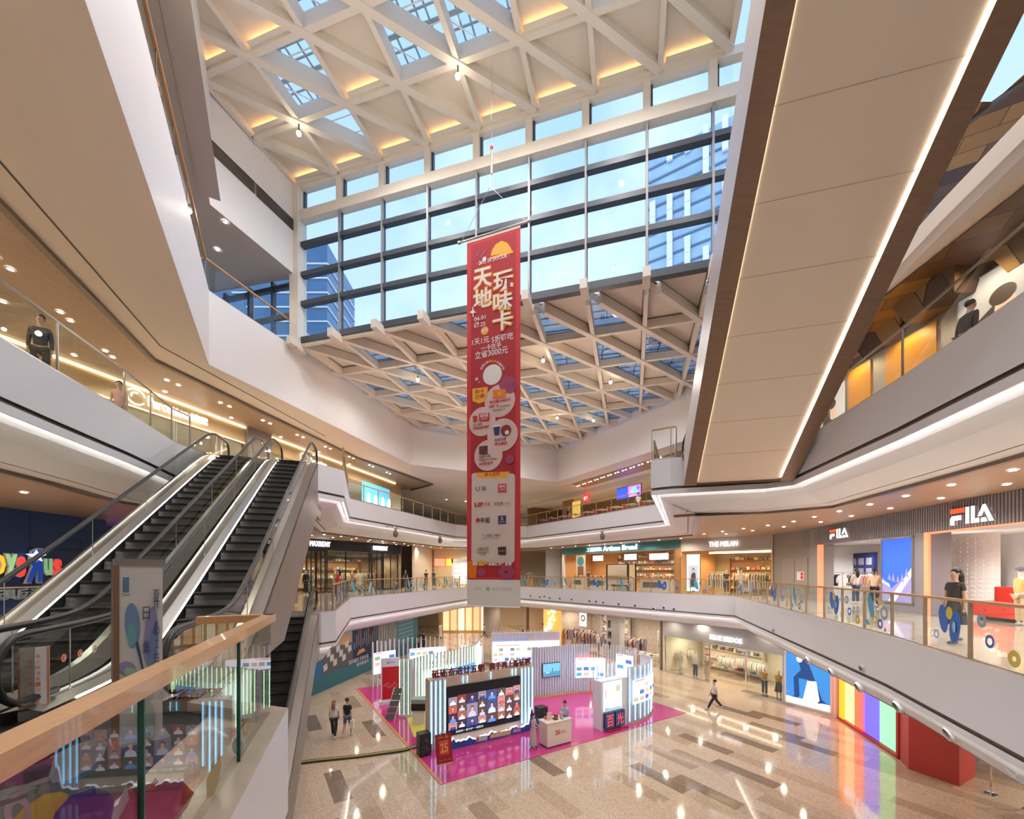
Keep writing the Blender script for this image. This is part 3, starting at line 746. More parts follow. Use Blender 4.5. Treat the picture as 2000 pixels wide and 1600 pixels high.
railing('glass_railing', 'short glass railing on the escalator landing beside the overhead escalator', [(5.56, 16.6), (6.2, 16.2), (6.4, 16.15)], 12.0, 1.3, 1.2, post=STEEL)
railing('glass_railing', 'clear glass railing high up beside the big window, below the grey soffit', [(-.9, -2), (-2.6, 0), (-11.25, 15.4), (-10.15, 19.3)], 18.0, 1.25, 1.7, post=LR, rail=WOODH, postw=.03)
railing('glass_railing', 'oak-capped railing on the gallery by the blue toy shop wall', [(-16.2, 13), (-15.8, 18)], 6.0, 1.1, 1.3)
# foreground balustrade -------------------------------------------------
fg = thing('glass_balustrade', 'nearest glass balustrade with thick oak handrail at the lower left, reflecting the screen', 'railing', (-1.9, 2.4, 6.1))
gA = Vector((-2.63, 4.52)); gB = gA+Vector((.345, -.94))*5.2; FG = Fr(gB, gA, True)   # d points to the hall (+x)
LG_ = FG.L
m = MB(); FG.box(m, -.2, LG_+.06, -.07, .04, 7.10, 7.175, WOODH); m.build('handrail', fg)
m = MB(); F2 = Fr(gA, (-3.25, 4.28), True); F2.box(m, -.03, F2.L, -.05, .06, 7.10, 7.175, WOODH); m.build('handrail', fg)
for u0, u1 in ((0, 2.35), (2.362, 3.93), (3.942, LG_)):
    m = MB(); m.face([FG.p(u0, 0, 6.1), FG.p(u1, 0, 6.1), FG.p(u1, 0, 7.11), FG.p(u0, 0, 7.11)], GLASS_F); m.build('glass_panel', fg)
m = MB(); m.face([F2.p(.02, 0, 6.1), F2.p(F2.L, 0, 6.1), F2.p(F2.L, 0, 7.11), F2.p(.02, 0, 7.11)], GLASS); m.build('glass_panel', fg)
for u in (2.356, 3.936): m = MB(); FG.box(m, u-.006, u+.006, -.012, .012, 6.1, 7.11, mat('green_glass_edge', (.01, .10, .07), .2)); m.build('glass_edge', fg)
# printed film on the balustrade glass (seen from behind)
FILM = {'hull': mat('film_pale', (.52, .55, .66), .6), 'navy': mat('film_navy', (.035, .05, .30), .6), 'yel': mat('film_yellow', (.75, .52, .06), .6),
        'pink': mat('film_pink', (.62, .42, .58), .6), 'red': mat('film_red', (.50, .13, .12), .6), 'pur': mat('film_purple', (.20, .12, .22), .6), 'blu': mat('film_blue', (.10, .25, .62), .6), 'ink': mat('film_ink', (.03, .03, .05), .6), 'teal': mat('film_teal', (.20, .42, .48), .6)}
def gp(px, py):      # where the sight line of a picture point meets the glass plane
    k = (px-1000)/FPX; o, d = FG.A, FG.u; u = (k*o.y-o.x)/(d.x-k*d.y); q = FG.p(u, 0, 0); return (u, EYE-(py-HOR)*q.y/FPX-6.1)
c = Canvas(lambda x, y, d: FG.p(x, -.004-d, 6.1+y), .001)
def gpoly(pts, m): c.poly([gp(*p) for p in pts], m)
def gell(cx, cy, rx, ry, m, rot=0, n=22): gpoly([(cx+rx*math.cos(t)*math.cos(rot)-ry*math.sin(t)*math.sin(rot), cy+rx*math.cos(t)*math.sin(rot)+ry*math.sin(t)*math.cos(rot)) for t in [2*PI*i/n for i in range(n)]], m)
def gring(cx, cy, r1, r0, m, sx=1.0, n=26):
    d = c.d()
    P = lambda r, t: (lambda q: c.fn(q[0], q[1], d))(gp(cx+r*sx*math.cos(t), cy+r*math.sin(t)))
    for i in range(n): a, b = 2*PI*i/n, 2*PI*(i+1)/n; c.mb.face([P(r0, a), P(r1, a), P(r1, b), P(r0, b)], m)
gpoly([(-20, 1535), (60, 1500), (110, 1478), (100, 1515), (60, 1530), (-20, 1548)], FILM['pur'])
gpoly([(-20, 1552), (100, 1516), (104, 1524), (-20, 1563)], FILM['hull']); gpoly([(-20, 1572), (60, 1548), (62, 1556), (-20, 1585)], FILM['pur'])
gpoly([(97, 1495), (106, 1478), (150, 1455), (200, 1440), (217, 1450), (208, 1475), (180, 1503), (140, 1524), (110, 1528), (99, 1512)], FILM['hull'])
gpoly([(118, 1526), (160, 1504), (206, 1484), (190, 1505), (150, 1528), (125, 1533)], FILM['blu'])
gring(45, 1585, 33, 17, FILM['pink'], .8)
gpoly([(20, 1620), (55, 1578), (98, 1550), (128, 1545), (143, 1551), (139, 1562), (118, 1585), (105, 1620)], FILM['yel'])
gpoly([(100, 1625), (118, 1580), (150, 1552), (190, 1539), (218, 1544), (232, 1562), (228, 1590), (220, 1625)], FILM['navy'])
gpoly([(178, 1600), (186, 1560), (196, 1546), (207, 1550), (212, 1572), (206, 1610), (182, 1615)], FILM['hull']); gpoly([(166, 1576), (182, 1560), (186, 1566), (172, 1580)], FILM['hull']); gpoly([(212, 1590), (240, 1570), (256, 1532), (262, 1560), (240, 1600), (216, 1608)], FILM['hull'])
gpoly([(240, 1620), (244, 1565), (258, 1541), (300, 1530), (360, 1521), (386, 1548), (372, 1577), (340, 1620)], FILM['red'])
gpoly([(288, 1620), (298, 1540), (312, 1518), (322, 1530), (318, 1575), (308, 1620)], FILM['hull'])
gring(345, 1590, 34, 18, FILM['hull'], .55)
gpoly([(411, 1560), (410, 1525), (420, 1492), (436, 1470), (439, 1490), (434, 1525), (424, 1553)], FILM['yel'])
gell(470, 1457, 11, 17, FILM['teal']); gring(485, 1421, 18, 9, FILM['yel'], .35)
gpoly([(463, 1375), (480, 1370), (486, 1400), (478, 1412)], FILM['pink']); gpoly([(490, 1385), (505, 1372), (516, 1372), (512, 1396), (500, 1402)], FILM['pink']); gpoly([(503, 1395), (512, 1398), (508, 1412)], FILM['teal'])
c.mb.build('printed_film', fg)
lm = MB()
def gtext(txt, x0, y0, x1, y1, h):     # mirrored lettering running from right to left
    a = gp(x1, y1); b = gp(x0, y0); n = len(txt); vs, fs, tx0, tx1, ty0, ty1 = text_data(txt)
    hh = gp(x0, y0-h)[1]-b[1]
    lm.data([FG.p(a[0]+(b[0]-a[0])*(v.x-tx0)/(tx1-tx0), -.034, 6.1+a[1]+(b[1]-a[1])*(v.x-tx0)/(tx1-tx0)+hh*(v.y-ty0)/(ty1-ty0)) for v in vs], fs, FILM['ink'])
gtext('DIVE IN SAVOUR', 108, 1505, 182, 1474, 11); gtext('SURF', 118, 1478, 150, 1462, 8); gtext('SUMMER', 118, 1565, 136, 1556, 6)
lm.build('film_lettering', fg)
# ================================================================== people, mannequins, garments
def skin_mesh(nodes, edges, name, m, parent, root=0, sub=1):
    me = bpy.data.meshes.new('g'); me.from_pydata([n[0] for n in nodes], edges, [])
    ob = bpy.data.objects.new('g', me); COL.objects.link(ob)
    md = ob.modifiers.new('s', 'SKIN')
    if sub: md2 = ob.modifiers.new('u', 'SUBSURF'); md2.levels = sub; md2.render_levels = sub
    if not me.skin_vertices: 
        bpy.context.view_layer.objects.active = ob
    for i, n in enumerate(nodes):
        r = n[1]; me.skin_vertices[0].data[i].radius = r if isinstance(r, tuple) else (r, r)
        me.skin_vertices[0].data[i].use_root = (i == root)
    dg = bpy.context.evaluated_depsgraph_get(); dg.update()
    out = bpy.data.meshes.new_from_object(ob.evaluated_get(dg)); out.name = name
    bpy.data.objects.remove(ob)
    out.materials.clear(); out.materials.append(m)
    for p in out.polygons: p.use_smooth = True
    o = bpy.data.objects.new(name, out); COL.objects.link(o)
    if parent is not None: o.parent = parent
    return o
def ell(mb, c, r, m, n=12, k=8, z0=-1, z1=1):
    prof = []
    a0, a1 = math.asin(z0), math.asin(z1)
    for i in range(k+1):
        a = a0+(a1-a0)*i/k; prof.append((math.cos(a), math.sin(a)))
    base = len(mb.v); kk = mb.mi(m)
    for (pr, pz) in prof:
        for j in range(n):
            t = 2*PI*j/n; mb.v.append(Vector((c[0]+r[0]*pr*math.cos(t), c[1]+r[1]*pr*math.sin(t), c[2]+r[2]*pz)))
    for i in range(len(prof)-1):
        for j in range(n):
            j2 = (j+1) % n; mb.f.append((base+i*n+j, base+i*n+j2, base+(i+1)*n+j2, base+(i+1)*n+j)); mb.m.append(kk)
    return mb
def figure(label, loc, rz, top=(.8, .8, .8), bottom=(.05, .05, .07), stride=0.0, arm=(0, 0), legs='trousers', hair='short', skin=None, hscale=1.0, sleeve='short', group=None, name='person', cat='person', lean=0.0, seat=False, shoes=(.6, .6, .6), haircol=None, hat=None, fingers=True):
    root = thing(name, label, cat, (0, 0, 0), group); K = hscale; sk = skin or SKIN
    lz = lambda x, y, z: Vector((x*K, y*K, z*K))
    hipz = .50 if seat else .92
    dz = hipz-.92
    def T(x, y, z):     # torso point with lean
        q = z-.92; return lz(x, y-q*math.sin(lean), .92+dz+q*math.cos(lean))
    nodes = []; E = []
    def add(p, r, par=None): nodes.append((tuple(p), r*K if not isinstance(r, tuple) else (r[0]*K, r[1]*K))); i = len(nodes)-1; (E.append((par, i)) if par is not None else None); return i
    pel = add(T(0, 0, .95), (.125, .09)); wa = add(T(0, 0, 1.10), (.105, .08), pel); ch = add(T(0, .0, 1.30), (.132, .09), wa)
    nb = add(T(0, 0, 1.43), (.06, .055), ch); nk = add(T(0, -.005, 1.49), .052, nb); hb = add(T(0, -.02, 1.56), (.066, .075), nk); hm = add(T(0, -.02, 1.63), (.078, .092), hb); hd = add(T(0, -.01, 1.69), (.06, .07), hm)
    J = {}
    for sd in (-1, 1):
        sw = arm[0 if sd < 0 else 1]     # forward swing of forearm (radians)
        ua = stride*-.5*sd+sw*.35
        sh = add(T(.155*sd, 0, 1.385), .046, ch)
        ex, ey, ez = .185*sd, -math.sin(ua)*.27, 1.39-math.cos(ua)*.27
        el = add(T(ex, ey, ez), .039, sh)
        fa = ua+.15+sw
        wx, wy, wz = ex+.01*sd-(.10*sd if sw > .8 else 0), ey-math.sin(fa)*.24, ez-math.cos(fa)*.24
        wr = add(T(wx, wy, wz), .026, el)
        hx, hy, hz = wx-.0*sd, wy-math.sin(fa)*.07, wz-math.cos(fa)*.07
        ha = add(T(hx, hy, hz), (.022, .034), wr)
        J['el%d' % sd] = (T(ex, ey, ez)); J['sh%d' % sd] = T(.155*sd, 0, 1.385); J['wr%d' % sd] = T(wx, wy, wz); J['ha%d' % sd] = T(hx, hy, hz)
        J['dir%d' % sd] = (0, -math.sin(fa), -math.cos(fa))
        if seat:
            hp = add(lz(.09*sd, 0, hipz), .085, pel); kn = add(lz(.11*sd, -.42, hipz+.0), .058, hp); an = add(lz(.11*sd, -.40, .08), .036, kn); to = add(lz(.12*sd, -.54, .03), .03, an)
            J['k%d' % sd] = lz(.11*sd, -.42, hipz); J['a%d' % sd] = lz(.11*sd, -.40, .08); J['t%d' % sd] = lz(.12*sd, -.54, .03)
        else:
            st = stride*sd; hp = add(lz(.09*sd, 0, .88), .085, pel)
            kx, ky, kz = .10*sd, -math.sin(st)*.40-.02, .88-math.cos(st)*.40
            bk = st-.25*(1 if st < 0 else .2)*(abs(stride) > .05)
            ax, ay = .10*sd, ky-math.sin(bk)*.40; az = max(.08, kz-math.cos(bk)*.40)
            kn = add(lz(kx, ky, kz), .058, hp); an = add(lz(ax, ay, az), .036, kn); to = add(lz(ax+.01*sd, ay-.14, max(.03, az-.05)), .03, an)
            J['k%d' % sd] = lz(kx, ky, kz); J['a%d' % sd] = lz(ax, ay, az); J['t%d' % sd] = lz(ax+.01*sd, ay-.14, max(.03, az-.05))
    body = skin_mesh(nodes, E, 'body', sk, root)
    if fingers:
        for sd in (-1, 1):
            h0 = J['ha%d' % sd]; dd = Vector(J['dir%d' % sd])
            m = MB()
            for f in range(4):
                off = Vector((0, (f-1.5)*.017*abs(dd.z), (f-1.5)*.017*(1-abs(dd.z)))); ln = (.055, .066, .062, .048)[f]
                a = h0+off*K+dd*.02*K; m.tube([a, a+dd*ln*.55*K, a+(dd*ln+Vector((-.012*sd, 0, 0)))*K], [.009*K, .008*K, .006*K], sk, 6)
            th = h0+Vector((0, -.028, 0))*K; m.tube([h0-dd*.02*K, th+dd*.012*K, th+dd*.04*K+Vector((-.01*sd, -.006, 0))], [.010*K, .009*K, .007*K], sk, 6)
            m.build('hand_fingers', root, True).parent = body
    hc = HAIR if haircol is None else mat('hair_%s' % str(haircol), haircol, .6)
    hp_ = T(0, -.012, 1.64)
    if name == 'person':
        m = MB()
        for sd in (-1, 1): ell(m, T(.030*sd, -.098, 1.635), (.011*K, .006*K, .006*K), BLACK, 6, 4)
        ell(m, T(0, -.108, 1.605), (.013*K, .016*K, .018*K), sk, 8, 5); ell(m, T(0, -.090, 1.572), (.022*K, .008*K, .006*K), mat('lips', (.45, .16, .14), .5), 8, 4)
        for sd in (-1, 1): ell(m, T(.080*sd, -.005, 1.62), (.010*K, .018*K, .028*K), sk, 6, 4)
        m.build('face', root, True).parent = body
    if hair:
        m = MB(); ell(m, T(0, .026, 1.665), (.088*K, .100*K, .092*K), hc, 14, 8, -.45, 1)
        if hair == 'long': m.tube([T(0, .07, 1.68), T(0, .10, 1.55), T(0, .105, 1.42), T(0, .10, 1.30)], [.07*K, .085*K, .08*K, .03*K], hc, 10)
        if hair == 'bun': ell(m, T(0, .08, 1.74), (.045*K, .045*K, .045*K), hc)
        if hair == 'tail': m.tube([T(0, .09, 1.70), T(0, .16, 1.62), T(0, .14, 1.45)], [.03*K, .035*K, .012*K], hc, 8)
        m.build('hair', root, True)
    if hat:
        m = MB(); hm_ = mat('hat_%s' % str(hat), hat, .7); ell(m, T(0, 0, 1.67), (.105*K, .12*K, .10*K), hm_, 14, 6, .0, 1); m.lathe([(.10*K, 0), (.15*K, -.01), (.15*K, 0), (.1*K, .01)], T(0, -.02, 1.675), hm_); m.build('hat', root, True)
    # clothing
    tm = mat('cloth_%.2f_%.2f_%.2f' % top, top, .8, noise=.08, nscale=9); bm_ = mat('cloth_%.2f_%.2f_%.2f' % bottom, bottom, .8, noise=.08, nscale=9)
    cn = [(tuple(T(0, 0, .90)), (.148*K, .108*K)), (tuple(T(0, 0, 1.08)), (.126*K, .098*K)), (tuple(T(0, 0, 1.29)), (.148*K, .106*K)), (tuple(T(0, 0, 1.41)), (.085*K, .07*K))]; ce = [(0, 1), (1, 2), (2, 3)]
    for sd in (-1, 1):
        cn.append((tuple(J['sh%d' % sd]), .056*K)); ce.append((2, len(cn)-1)); i0 = len(cn)-1
        s_, e_, w_ = J['sh%d' % sd], J['el%d' % sd], J['wr%d' % sd]
        cn.append((tuple(s_.lerp(e_, .7 if sleeve == 'short' else 1.0)), .050*K if sleeve == 'short' else .046*K)); ce.append((i0, len(cn)-1))
        if sleeve == 'long': cn.append((tuple(e_.lerp(w_, .92)), .037*K)); ce.append((len(cn)-2, len(cn)-1))
    skin_mesh(cn, ce, 'shirt', tm, root)
    if legs in ('trousers', 'shorts'):
        cn = [(tuple(lz(0, 0, hipz+.02)), (.142*K, .105*K))]; ce = []
        for sd in (-1, 1):
            cn.append((tuple(lz(.095*sd, 0, hipz-.05)), .086*K)); ce.append((0, len(cn)-1)); k_, a_ = J['k%d' % sd], J['a%d' % sd]
            h_ = lz(.095*sd, 0, hipz-.05)
            if legs == 'shorts': cn.append((tuple(h_.lerp(k_, .85)), .088*K)); ce.append((len(cn)-2, len(cn)-1))
            else:
                cn.append((tuple(k_), .078*K)); ce.append((len(cn)-2, len(cn)-1)); cn.append((tuple(k_.lerp(a_, .93)), .062*K)); ce.append((len(cn)-2, len(cn)-1))
        skin_mesh(cn, ce, legs, bm_, root)
    else:
        ln = .52 if legs == 'skirt' else .85
        m = MB(); m.lathe([(.115*K, 1.03*K), (.148*K, .9*K), (.19*K, (.95-ln*.6)*K), (.23*K, (.98-ln)*K)], (0, 0, dz*K), bm_, 20); m.build('skirt', root, True)
    sm = mat('shoe_%s' % str(shoes), shoes, .6); m = MB()
    for sd in (-1, 1): a, t = J['a%d' % sd], J['t%d' % sd]; m.tube([a+Vector((0, .05, -.03))*K, a.lerp(t, .4)+Vector((0, 0, -.005)), t+Vector((0, -.02, 0))], [.04*K, .045*K, .03*K], sm, 8)
    m.build('shoes', root, True)
    mz = min(v.co.z for ch in root.children for v in ch.data.vertices)
    root.location = (loc[0], loc[1], loc[2]-mz); root.rotation_euler = (0, 0, rz)
    return root
def mannequin(label, loc, rz, top, bottom, legs='trousers', group=None, **k):
    return figure(label, loc, rz, top, bottom, legs=legs, hair=None, skin=MANQ, name='mannequin', cat='mannequin', group=group, shoes=(.5, .48, .45), fingers=False, **k)
def garment_proto(col, kind=0):
    t = thing('garment', 'hanging garment on a rail', 'garment'); m = MB()
    gm = mat('fabric_%.2f_%.2f_%.2f' % col, col, .85, noise=.1, nscale=12)
    L = .62 if kind == 0 else 1.0
    out = [(-.19, -.06), (-.27, -.22), (-.27, -.45), (-.21, -.46), (-.18, -.24), (-.19, -L), (.19, -L), (.18, -.24), (.21, -.46), (.27, -.45), (.27, -.22), (.19, -.06), (.07, 0), (-.07, 0)]
    tri = tessellate_polygon([[Vector((x, y, 0)) for x, y in out]])
    for s_ in (-.045, .045): m.data([(x, s_*(1-.5*(abs(x) > .2)), y) for x, y in out], tri, gm)
    for i in range(len(out)): a, b = out[i], out[(i+1) % len(out)]; m.face([(a[0], -.03, a[1]), (b[0], -.03, b[1]), (b[0], .03, b[1]), (a[0], .03, a[1])], gm)
    m.build('cloth', t); h = MB(); h.tube([(0, 0, -.0), (0, 0, .06), (.02, 0, .09), (0, 0, .11)], .004, CHROME, 5); h.tube([(-.16, 0, -.05), (0, 0, .02), (.16, 0, -.05)], .006, CHROME, 5); h.build('hanger', t)
    return t
GARM = {}
def garment(col, kind, loc, rz, label, group):
    k = (col, kind)
    if k not in GARM: GARM[k] = garment_proto(col, kind); o = GARM[k]; o.location = loc; o.rotation_euler = (0, 0, rz); o['label'] = label; o['group'] = group; return o
    return clone(GARM[k], loc, rz, label, group)
def rack(loc, rz, L, cols, label, glabel, group, H=1.55, dens=.10, kind=0):
    r = thing('clothes_rack', label, 'clothes rack', loc); r.rotation_euler = (0, 0, rz)
    r['_w'] = (0, 0, 0); 
    def bd(m, nm): o = m.build(nm, r); return o
    m = MB(); m.tube([(-L/2, 0, H), (L/2, 0, H)], .014, CHROME, 6); bd(m, 'hanging_rail')
    for s_ in (-1, 1):
        m = MB(); m.tube([(s_*L/2, 0, .02), (s_*L/2, 0, H)], .014, CHROME, 6); m.bar((s_*L/2, -.22, .02), (s_*L/2, .22, .02), .03, .03, CHROME); bd(m, 'upright')
    n = int(L/dens); c_, s_ = math.cos(rz), math.sin(rz)
    for i in range(n):
        u = -L/2+.06+(L-.12)*i/max(1, n-1); p = (loc[0]+c_*u, loc[1]+s_*u, loc[2]+H-.11)
        garment(cols[(i*7+i//3) % len(cols)], kind, p, rz+PI/2+.15*math.sin(i*2.3), glabel, group)
    del r['_w']
    return r
# ================================================================== shops
def upx(F, px, d=0):    # u on the wall line (or d behind/before it) on the sight line of picture column px
    k = (px-1000)/FPX; A = F.A+F.n*d; return (k*A.y-A.x)/(F.u.x-k*F.u.y)
def letters(name, label, F, u0, u1, z0, z1, txt, m, d=.10, ext=.04, side=None, flip=False, cat='sign', group=None, bold=.0):
    fn = (lambda x, y, dd: F.p(u0-x if flip else u0+x, d+dd, z0+y))
    c = F.p((u0+u1)/2, d, z0); t = thing(name, label, cat, c, group)
    m1 = MB(); put_text(m1, txt, fn, 0, 0, abs(u1-u0), z1-z0, m, ext, bold); m1.build('lettering', t)
    return t
def shoplight(F, u, d, z, power, col=(1, .88, .72)): return point(tuple(F.p(u, d, z)), power, col, .12)
def shell(side, F, u0, u1, z0, z1, depth, zhead, wallm, headm, glass=None, frame=None, floorm=None, ceilm=None, back=None, jamb=.12, muls=()):
    """room behind the wall line (negative d)"""
    m = MB(); s0, s1 = min(u0, u1), max(u0, u1)
    F.box(m, s0, s1, -.25, .02, zhead, z1, headm); struct(m, 'wall_'+side)
    m = MB(); F.box(m, s0, s1, -depth-.1, -depth, z0, z1, back or wallm); F.box(m, s0-.06, s0, -depth, 0, z0, z1, wallm); F.box(m, s1, s1+.06, -depth, 0, z0, z1, wallm); struct(m, 'wall_'+side)
    m = MB(); F.box(m, s0, s1, -depth, -.25, zhead+.15, zhead+.2, ceilm or WHITE); struct(m, 'ceiling')
    if floorm: m = MB(); F.box(m, s0, s1, -depth, 0, z0, z0+.012, floorm); struct(m, 'floor')
    if glass:
        global NWIN; NWIN += 1
        w_ = bpy.data.objects.new('window_%d' % NWIN, None); COL.objects.link(w_); w_.location = F.p((s0+s1)/2, 0, z0); w_['kind'] = 'structure'
        for a, b in glass:
            m = MB(); m.face([F.p(a, -.05, z0+.08), F.p(b, -.05, z0+.08), F.p(b, -.05, zhead), F.p(a, -.05, zhead)], GLASS); m.build('glass_pane', w_)
            m = MB()
            for q in (a, b): F.box(m, q-.03, q+.03, -.08, -.02, z0, zhead, frame or STEEL)
            F.box(m, min(a, b), max(a, b), -.08, 0, z0, z0+.08, frame or STEEL); m.build('window_frame', w_)
NWIN = 2
def backwall(side, pts, z0, z1, m_, sidev=1):
    m = MB(); sweep(m, pts, [(.6, 0), (.6, z1-z0)], z0, m_, sidev); return struct(m, 'wall_'+side)
# ------------------------------------------------------------------ level two, right: sportswear shop
F = Fr((14.6, 11.8), (16.7, 22.9)); F.n = Vector((-F.u.y, F.u.x))     # n points to the hall (left)
GRY = mat('grey_fluted', (.24, .23, .26), .5); SHOPW = mat('shop_white', (.78, .74, .72), .6, noise=.03)
uA = upx(F, 1820); uB = upx(F, 1787); uC = upx(F, 1724); uD = upx(F, 1604); uE = upx(F, 1590); u_s = -9
shell('right', F, u_s, uD+3.8, 6, 10, 5.5, 9.05, SHOPW, GRY)
m = MB(); F.box(m, uA, uC, -.6, .02, 6, 10, GRY); F.box(m, uD, uE+.4, -.6, .04, 6, 10, mat('grey_panel', (.30, .28, .27), .5)); struct(m, 'wall_right')
m = MB()
for k in range(int((F.L-u_s)/.11)): u = u_s+k*.11; F.box(m, u, u+.045, .02, .06, 9.05, 9.98, mat('flute', (.34, .33, .36), .45))
tag(m.build('fluted_header'), 'grey fluted header band over the sportswear shop', 'shop header')
PINKG = emat('salmon_light', (1, .24, .12), .75)
m = MB(); F.box(m, uA+.02, uA+.22, -.1, .10, 6, 9.05, PINKG); tag(m.build('glow_strip'), 'tall salmon glowing jamb left of the wide sportswear doorway', 'light strip'); m = MB(); F.box(m, uD-.02, uD+.18, -.1, .10, 6, 9.05, PINKG); tag(m.build('glow_strip'), 'tall salmon glowing jamb left of the narrower sportswear doorway', 'light strip'); m = MB(); F.box(m, uA-2, uA, .02, .05, 8.98, 9.04, PINKG); F.box(m, u_s, uA, -.02, .03, 9.0, 9.05, PINKG)
tag(m.build('glow_strip'), 'horizontal salmon glowing strip over the wide sportswear doorway', 'light strip')
LW = emat('letter_white', (1, .98, .95), 1.0); LR_ = emat('letter_red', (.9, .08, .02), .9)
def fila(u0, u1, z0, z1, lb):
    # four letters drawn as shapes on a 4x1 canvas
    t = thing('shop_sign', lb, 'sign', F.p((u0+u1)/2, .1, z0)); W_ = u0-u1; H = z1-z0
    def fn(x, y, d): return F.p(u0-x*W_/4, .08+d, z0+y*H)
    def ex(pts, mt):
        m = MB(); n = len(pts); tri = tessellate_polygon([[Vector((p[0], p[1], 0)) for p in pts]])
        m.data([fn(p[0], p[1], .07) for p in pts], tri, mt)
        for i in range(n): a, b = pts[i], pts[(i+1) % n]; m.face([fn(*a, 0), fn(*b, 0), fn(*b, .07), fn(*a, .07)], mat('letter_side', (.6, .6, .62), .5))
        m.build('letter', t)
    ex([(0, .72), (1.35, .72), (1.35, 1.0), (.0, 1.0)], LR_)
    ex([(0, 0), (.42, 0), (.42, .28), (1.1, .28), (1.1, .56), (.15, .56), (0, .42)], LW)
    ex([(1.5, .0), (1.85, .0), (1.85, 1.0), (1.5, 1.0)], LW)
    ex([(2.0, 0), (2.75, 0), (2.75, .26), (2.36, .26), (2.36, 1.0), (2.0, 1.0)], LW)
    ex([(2.6, 0.35), (3.05, 1.0), (3.3, 1.0), (4.0, 0), (3.6, 0), (3.17, .66), (2.95, .35)], LW)
    ex([(2.9, 0), (3.45, 0), (3.32, .24), (2.9, .24)], LW)
fila(upx(F, 1953), upx(F, 1866), 9.18, 9.72, 'larger white and red illuminated shop name over the wide doorway at far right') if False else None
fila(upx(F, 1866), upx(F, 1953), 9.18, 9.72, 'larger white and red illuminated shop name over the wide doorway at far right')
fila(upx(F, 1627), upx(F, 1664), 9.25, 9.72, 'smaller white and red illuminated shop name over the doorway left of the blue poster')
def poster(name, label, F, u0, u1, z0, z1, d, bg, art, frame=STEEL, glow=1.0, cat='poster', frw=.05):
    s0, s1 = min(u0, u1), max(u0, u1)
    t = thing(name, label, cat, F.p((s0+s1)/2, d, z0))
    m = MB(); F.box(m, s0, s1, d, d+.06, z0, z0+frw, frame); F.box(m, s0, s1, d, d+.06, z1-frw, z1, frame); F.box(m, s0, s0+frw, d, d+.06, z0, z1, frame); F.box(m, s1-frw, s1, d, d+.06, z0, z1, frame); m.build('frame', t)
    # picture runs left to right as seen by a viewer in the hall
    fl = (F.p(s1, 0, 0)-F.p(s0, 0, 0)).cross(Vector((0, 0, 1))).dot(F.p(0, 1, 0)-F.p(0, 0, 0)) < 0
    W_ = s1-s0-2*frw; H = z1-z0-2*frw
    def fn(x, y, dd): return F.p(s1-frw-x*W_ if fl else s0+frw+x*W_, d+.02+dd, z0+frw+y*H)
    c = Canvas(fn, .003); c.rect(0, 0, 1, 1, bg); art(c); c.mb.build('picture', t); return t
def em(name, c, s=1.0): return emat(name, c, s)
PB = em('poster_blue', (.02, .09, .50), .8); PS = em('poster_slate', (.22, .20, .42), .6); PW = em('poster_white', (.85, .88, .95), .6); PL = em('poster_lilac', (.55, .5, .68), .7); PN = em('poster_navy', (.01, .05, .20), .5); PSB = em('poster_sky', (.03, .19, .52), .8)
def art_mountain(c):
    c.poly([(0, 0), (1, 0), (1, .55), (.8, .4), (.55, .3), (.3, .2), (0, .38)], PS); c.poly([(.2, 0), (.45, 0), (1, .42), (1, .55)], PL); c.poly([(0, .34), (.25, .28), (.3, .22), (0, .3)], PL)
    for x, y, h in ((.2, .36, .09), (.34, .34, .12), (.5, .32, .10), (.64, .34, .12), (.78, .42, .12)): c.poly([(x, y), (x+.12, y-.04), (x+.07, y+h)], PS)
poster('light_box_poster', 'tall blue light-box poster of pale mountain peaks between the two shop doorways', F, uB, uC, 6.35, 9.0, .02, PB, art_mountain, frw=.06)
for u, p in ((-6, 240), (-2, 240), (1.5, 240), (5, 220), (8.5, 220), (12, 220)): shoplight(F, u, -2.6, 8.95, p, (1, .94, .90))
# curved textured wall display, red bench, stools inside
m = MB(); cu = F.p(uA-2.6, -2.2, 6); uq = upx(F, 1868, -2.2); pts = [F.p(uq-.95*math.cos(a), -2.9+.9*math.sin(a), 6) for a in [PI*k/14 for k in range(15)]]
for a, b in zip(pts, pts[1:]): m.face([a, b, b+Vector((0, 0, 3.1)), a+Vector((0, 0, 3.1))], mat('relief_wall', (.82, .78, .76), .6, bump=1.0, nscale=18))
t = thing('display_wall', 'white textured curved display wall inside the wide right shop doorway', 'display wall', uq and F.p(uq, -2.9, 6)); m.build('curved_wall', t, True)
m = MB()
for i in range(13):
    a, b = pts[i], pts[i+1]; c_ = (a+b)/2; nn_ = Vector((F.n.x, F.n.y, 0))*.03
    for j in range(16):
        z_ = .3+j*.17; e_ = (b-a)*.28; m.hexa([c_-e_+V(0, 0, z_), c_+e_+V(0, 0, z_), c_+e_+nn_+V(0, 0, z_), c_-e_+nn_+V(0, 0, z_), c_-e_+V(0, 0, z_+.07+.05*((i+j) % 2)), c_+e_+V(0, 0, z_+.07+.05*((i+j) % 2)), c_+e_+nn_+V(0, 0, z_+.06), c_-e_+nn_+V(0, 0, z_+.06)], SHOPW)
m.build('relief_pattern', t)
t = thing('bench', 'red padded bench inside the wide shop doorway at far right', 'bench', F.p(upx(F, 1950, -1.2), -1.2, 6)); ba, bb = upx(F, 1905, -1.0), upx(F, 1992, -1.0); ba, bb = min(ba, bb), max(ba, bb); RD = mat('red_vinyl', (.75, .06, .04), .45)
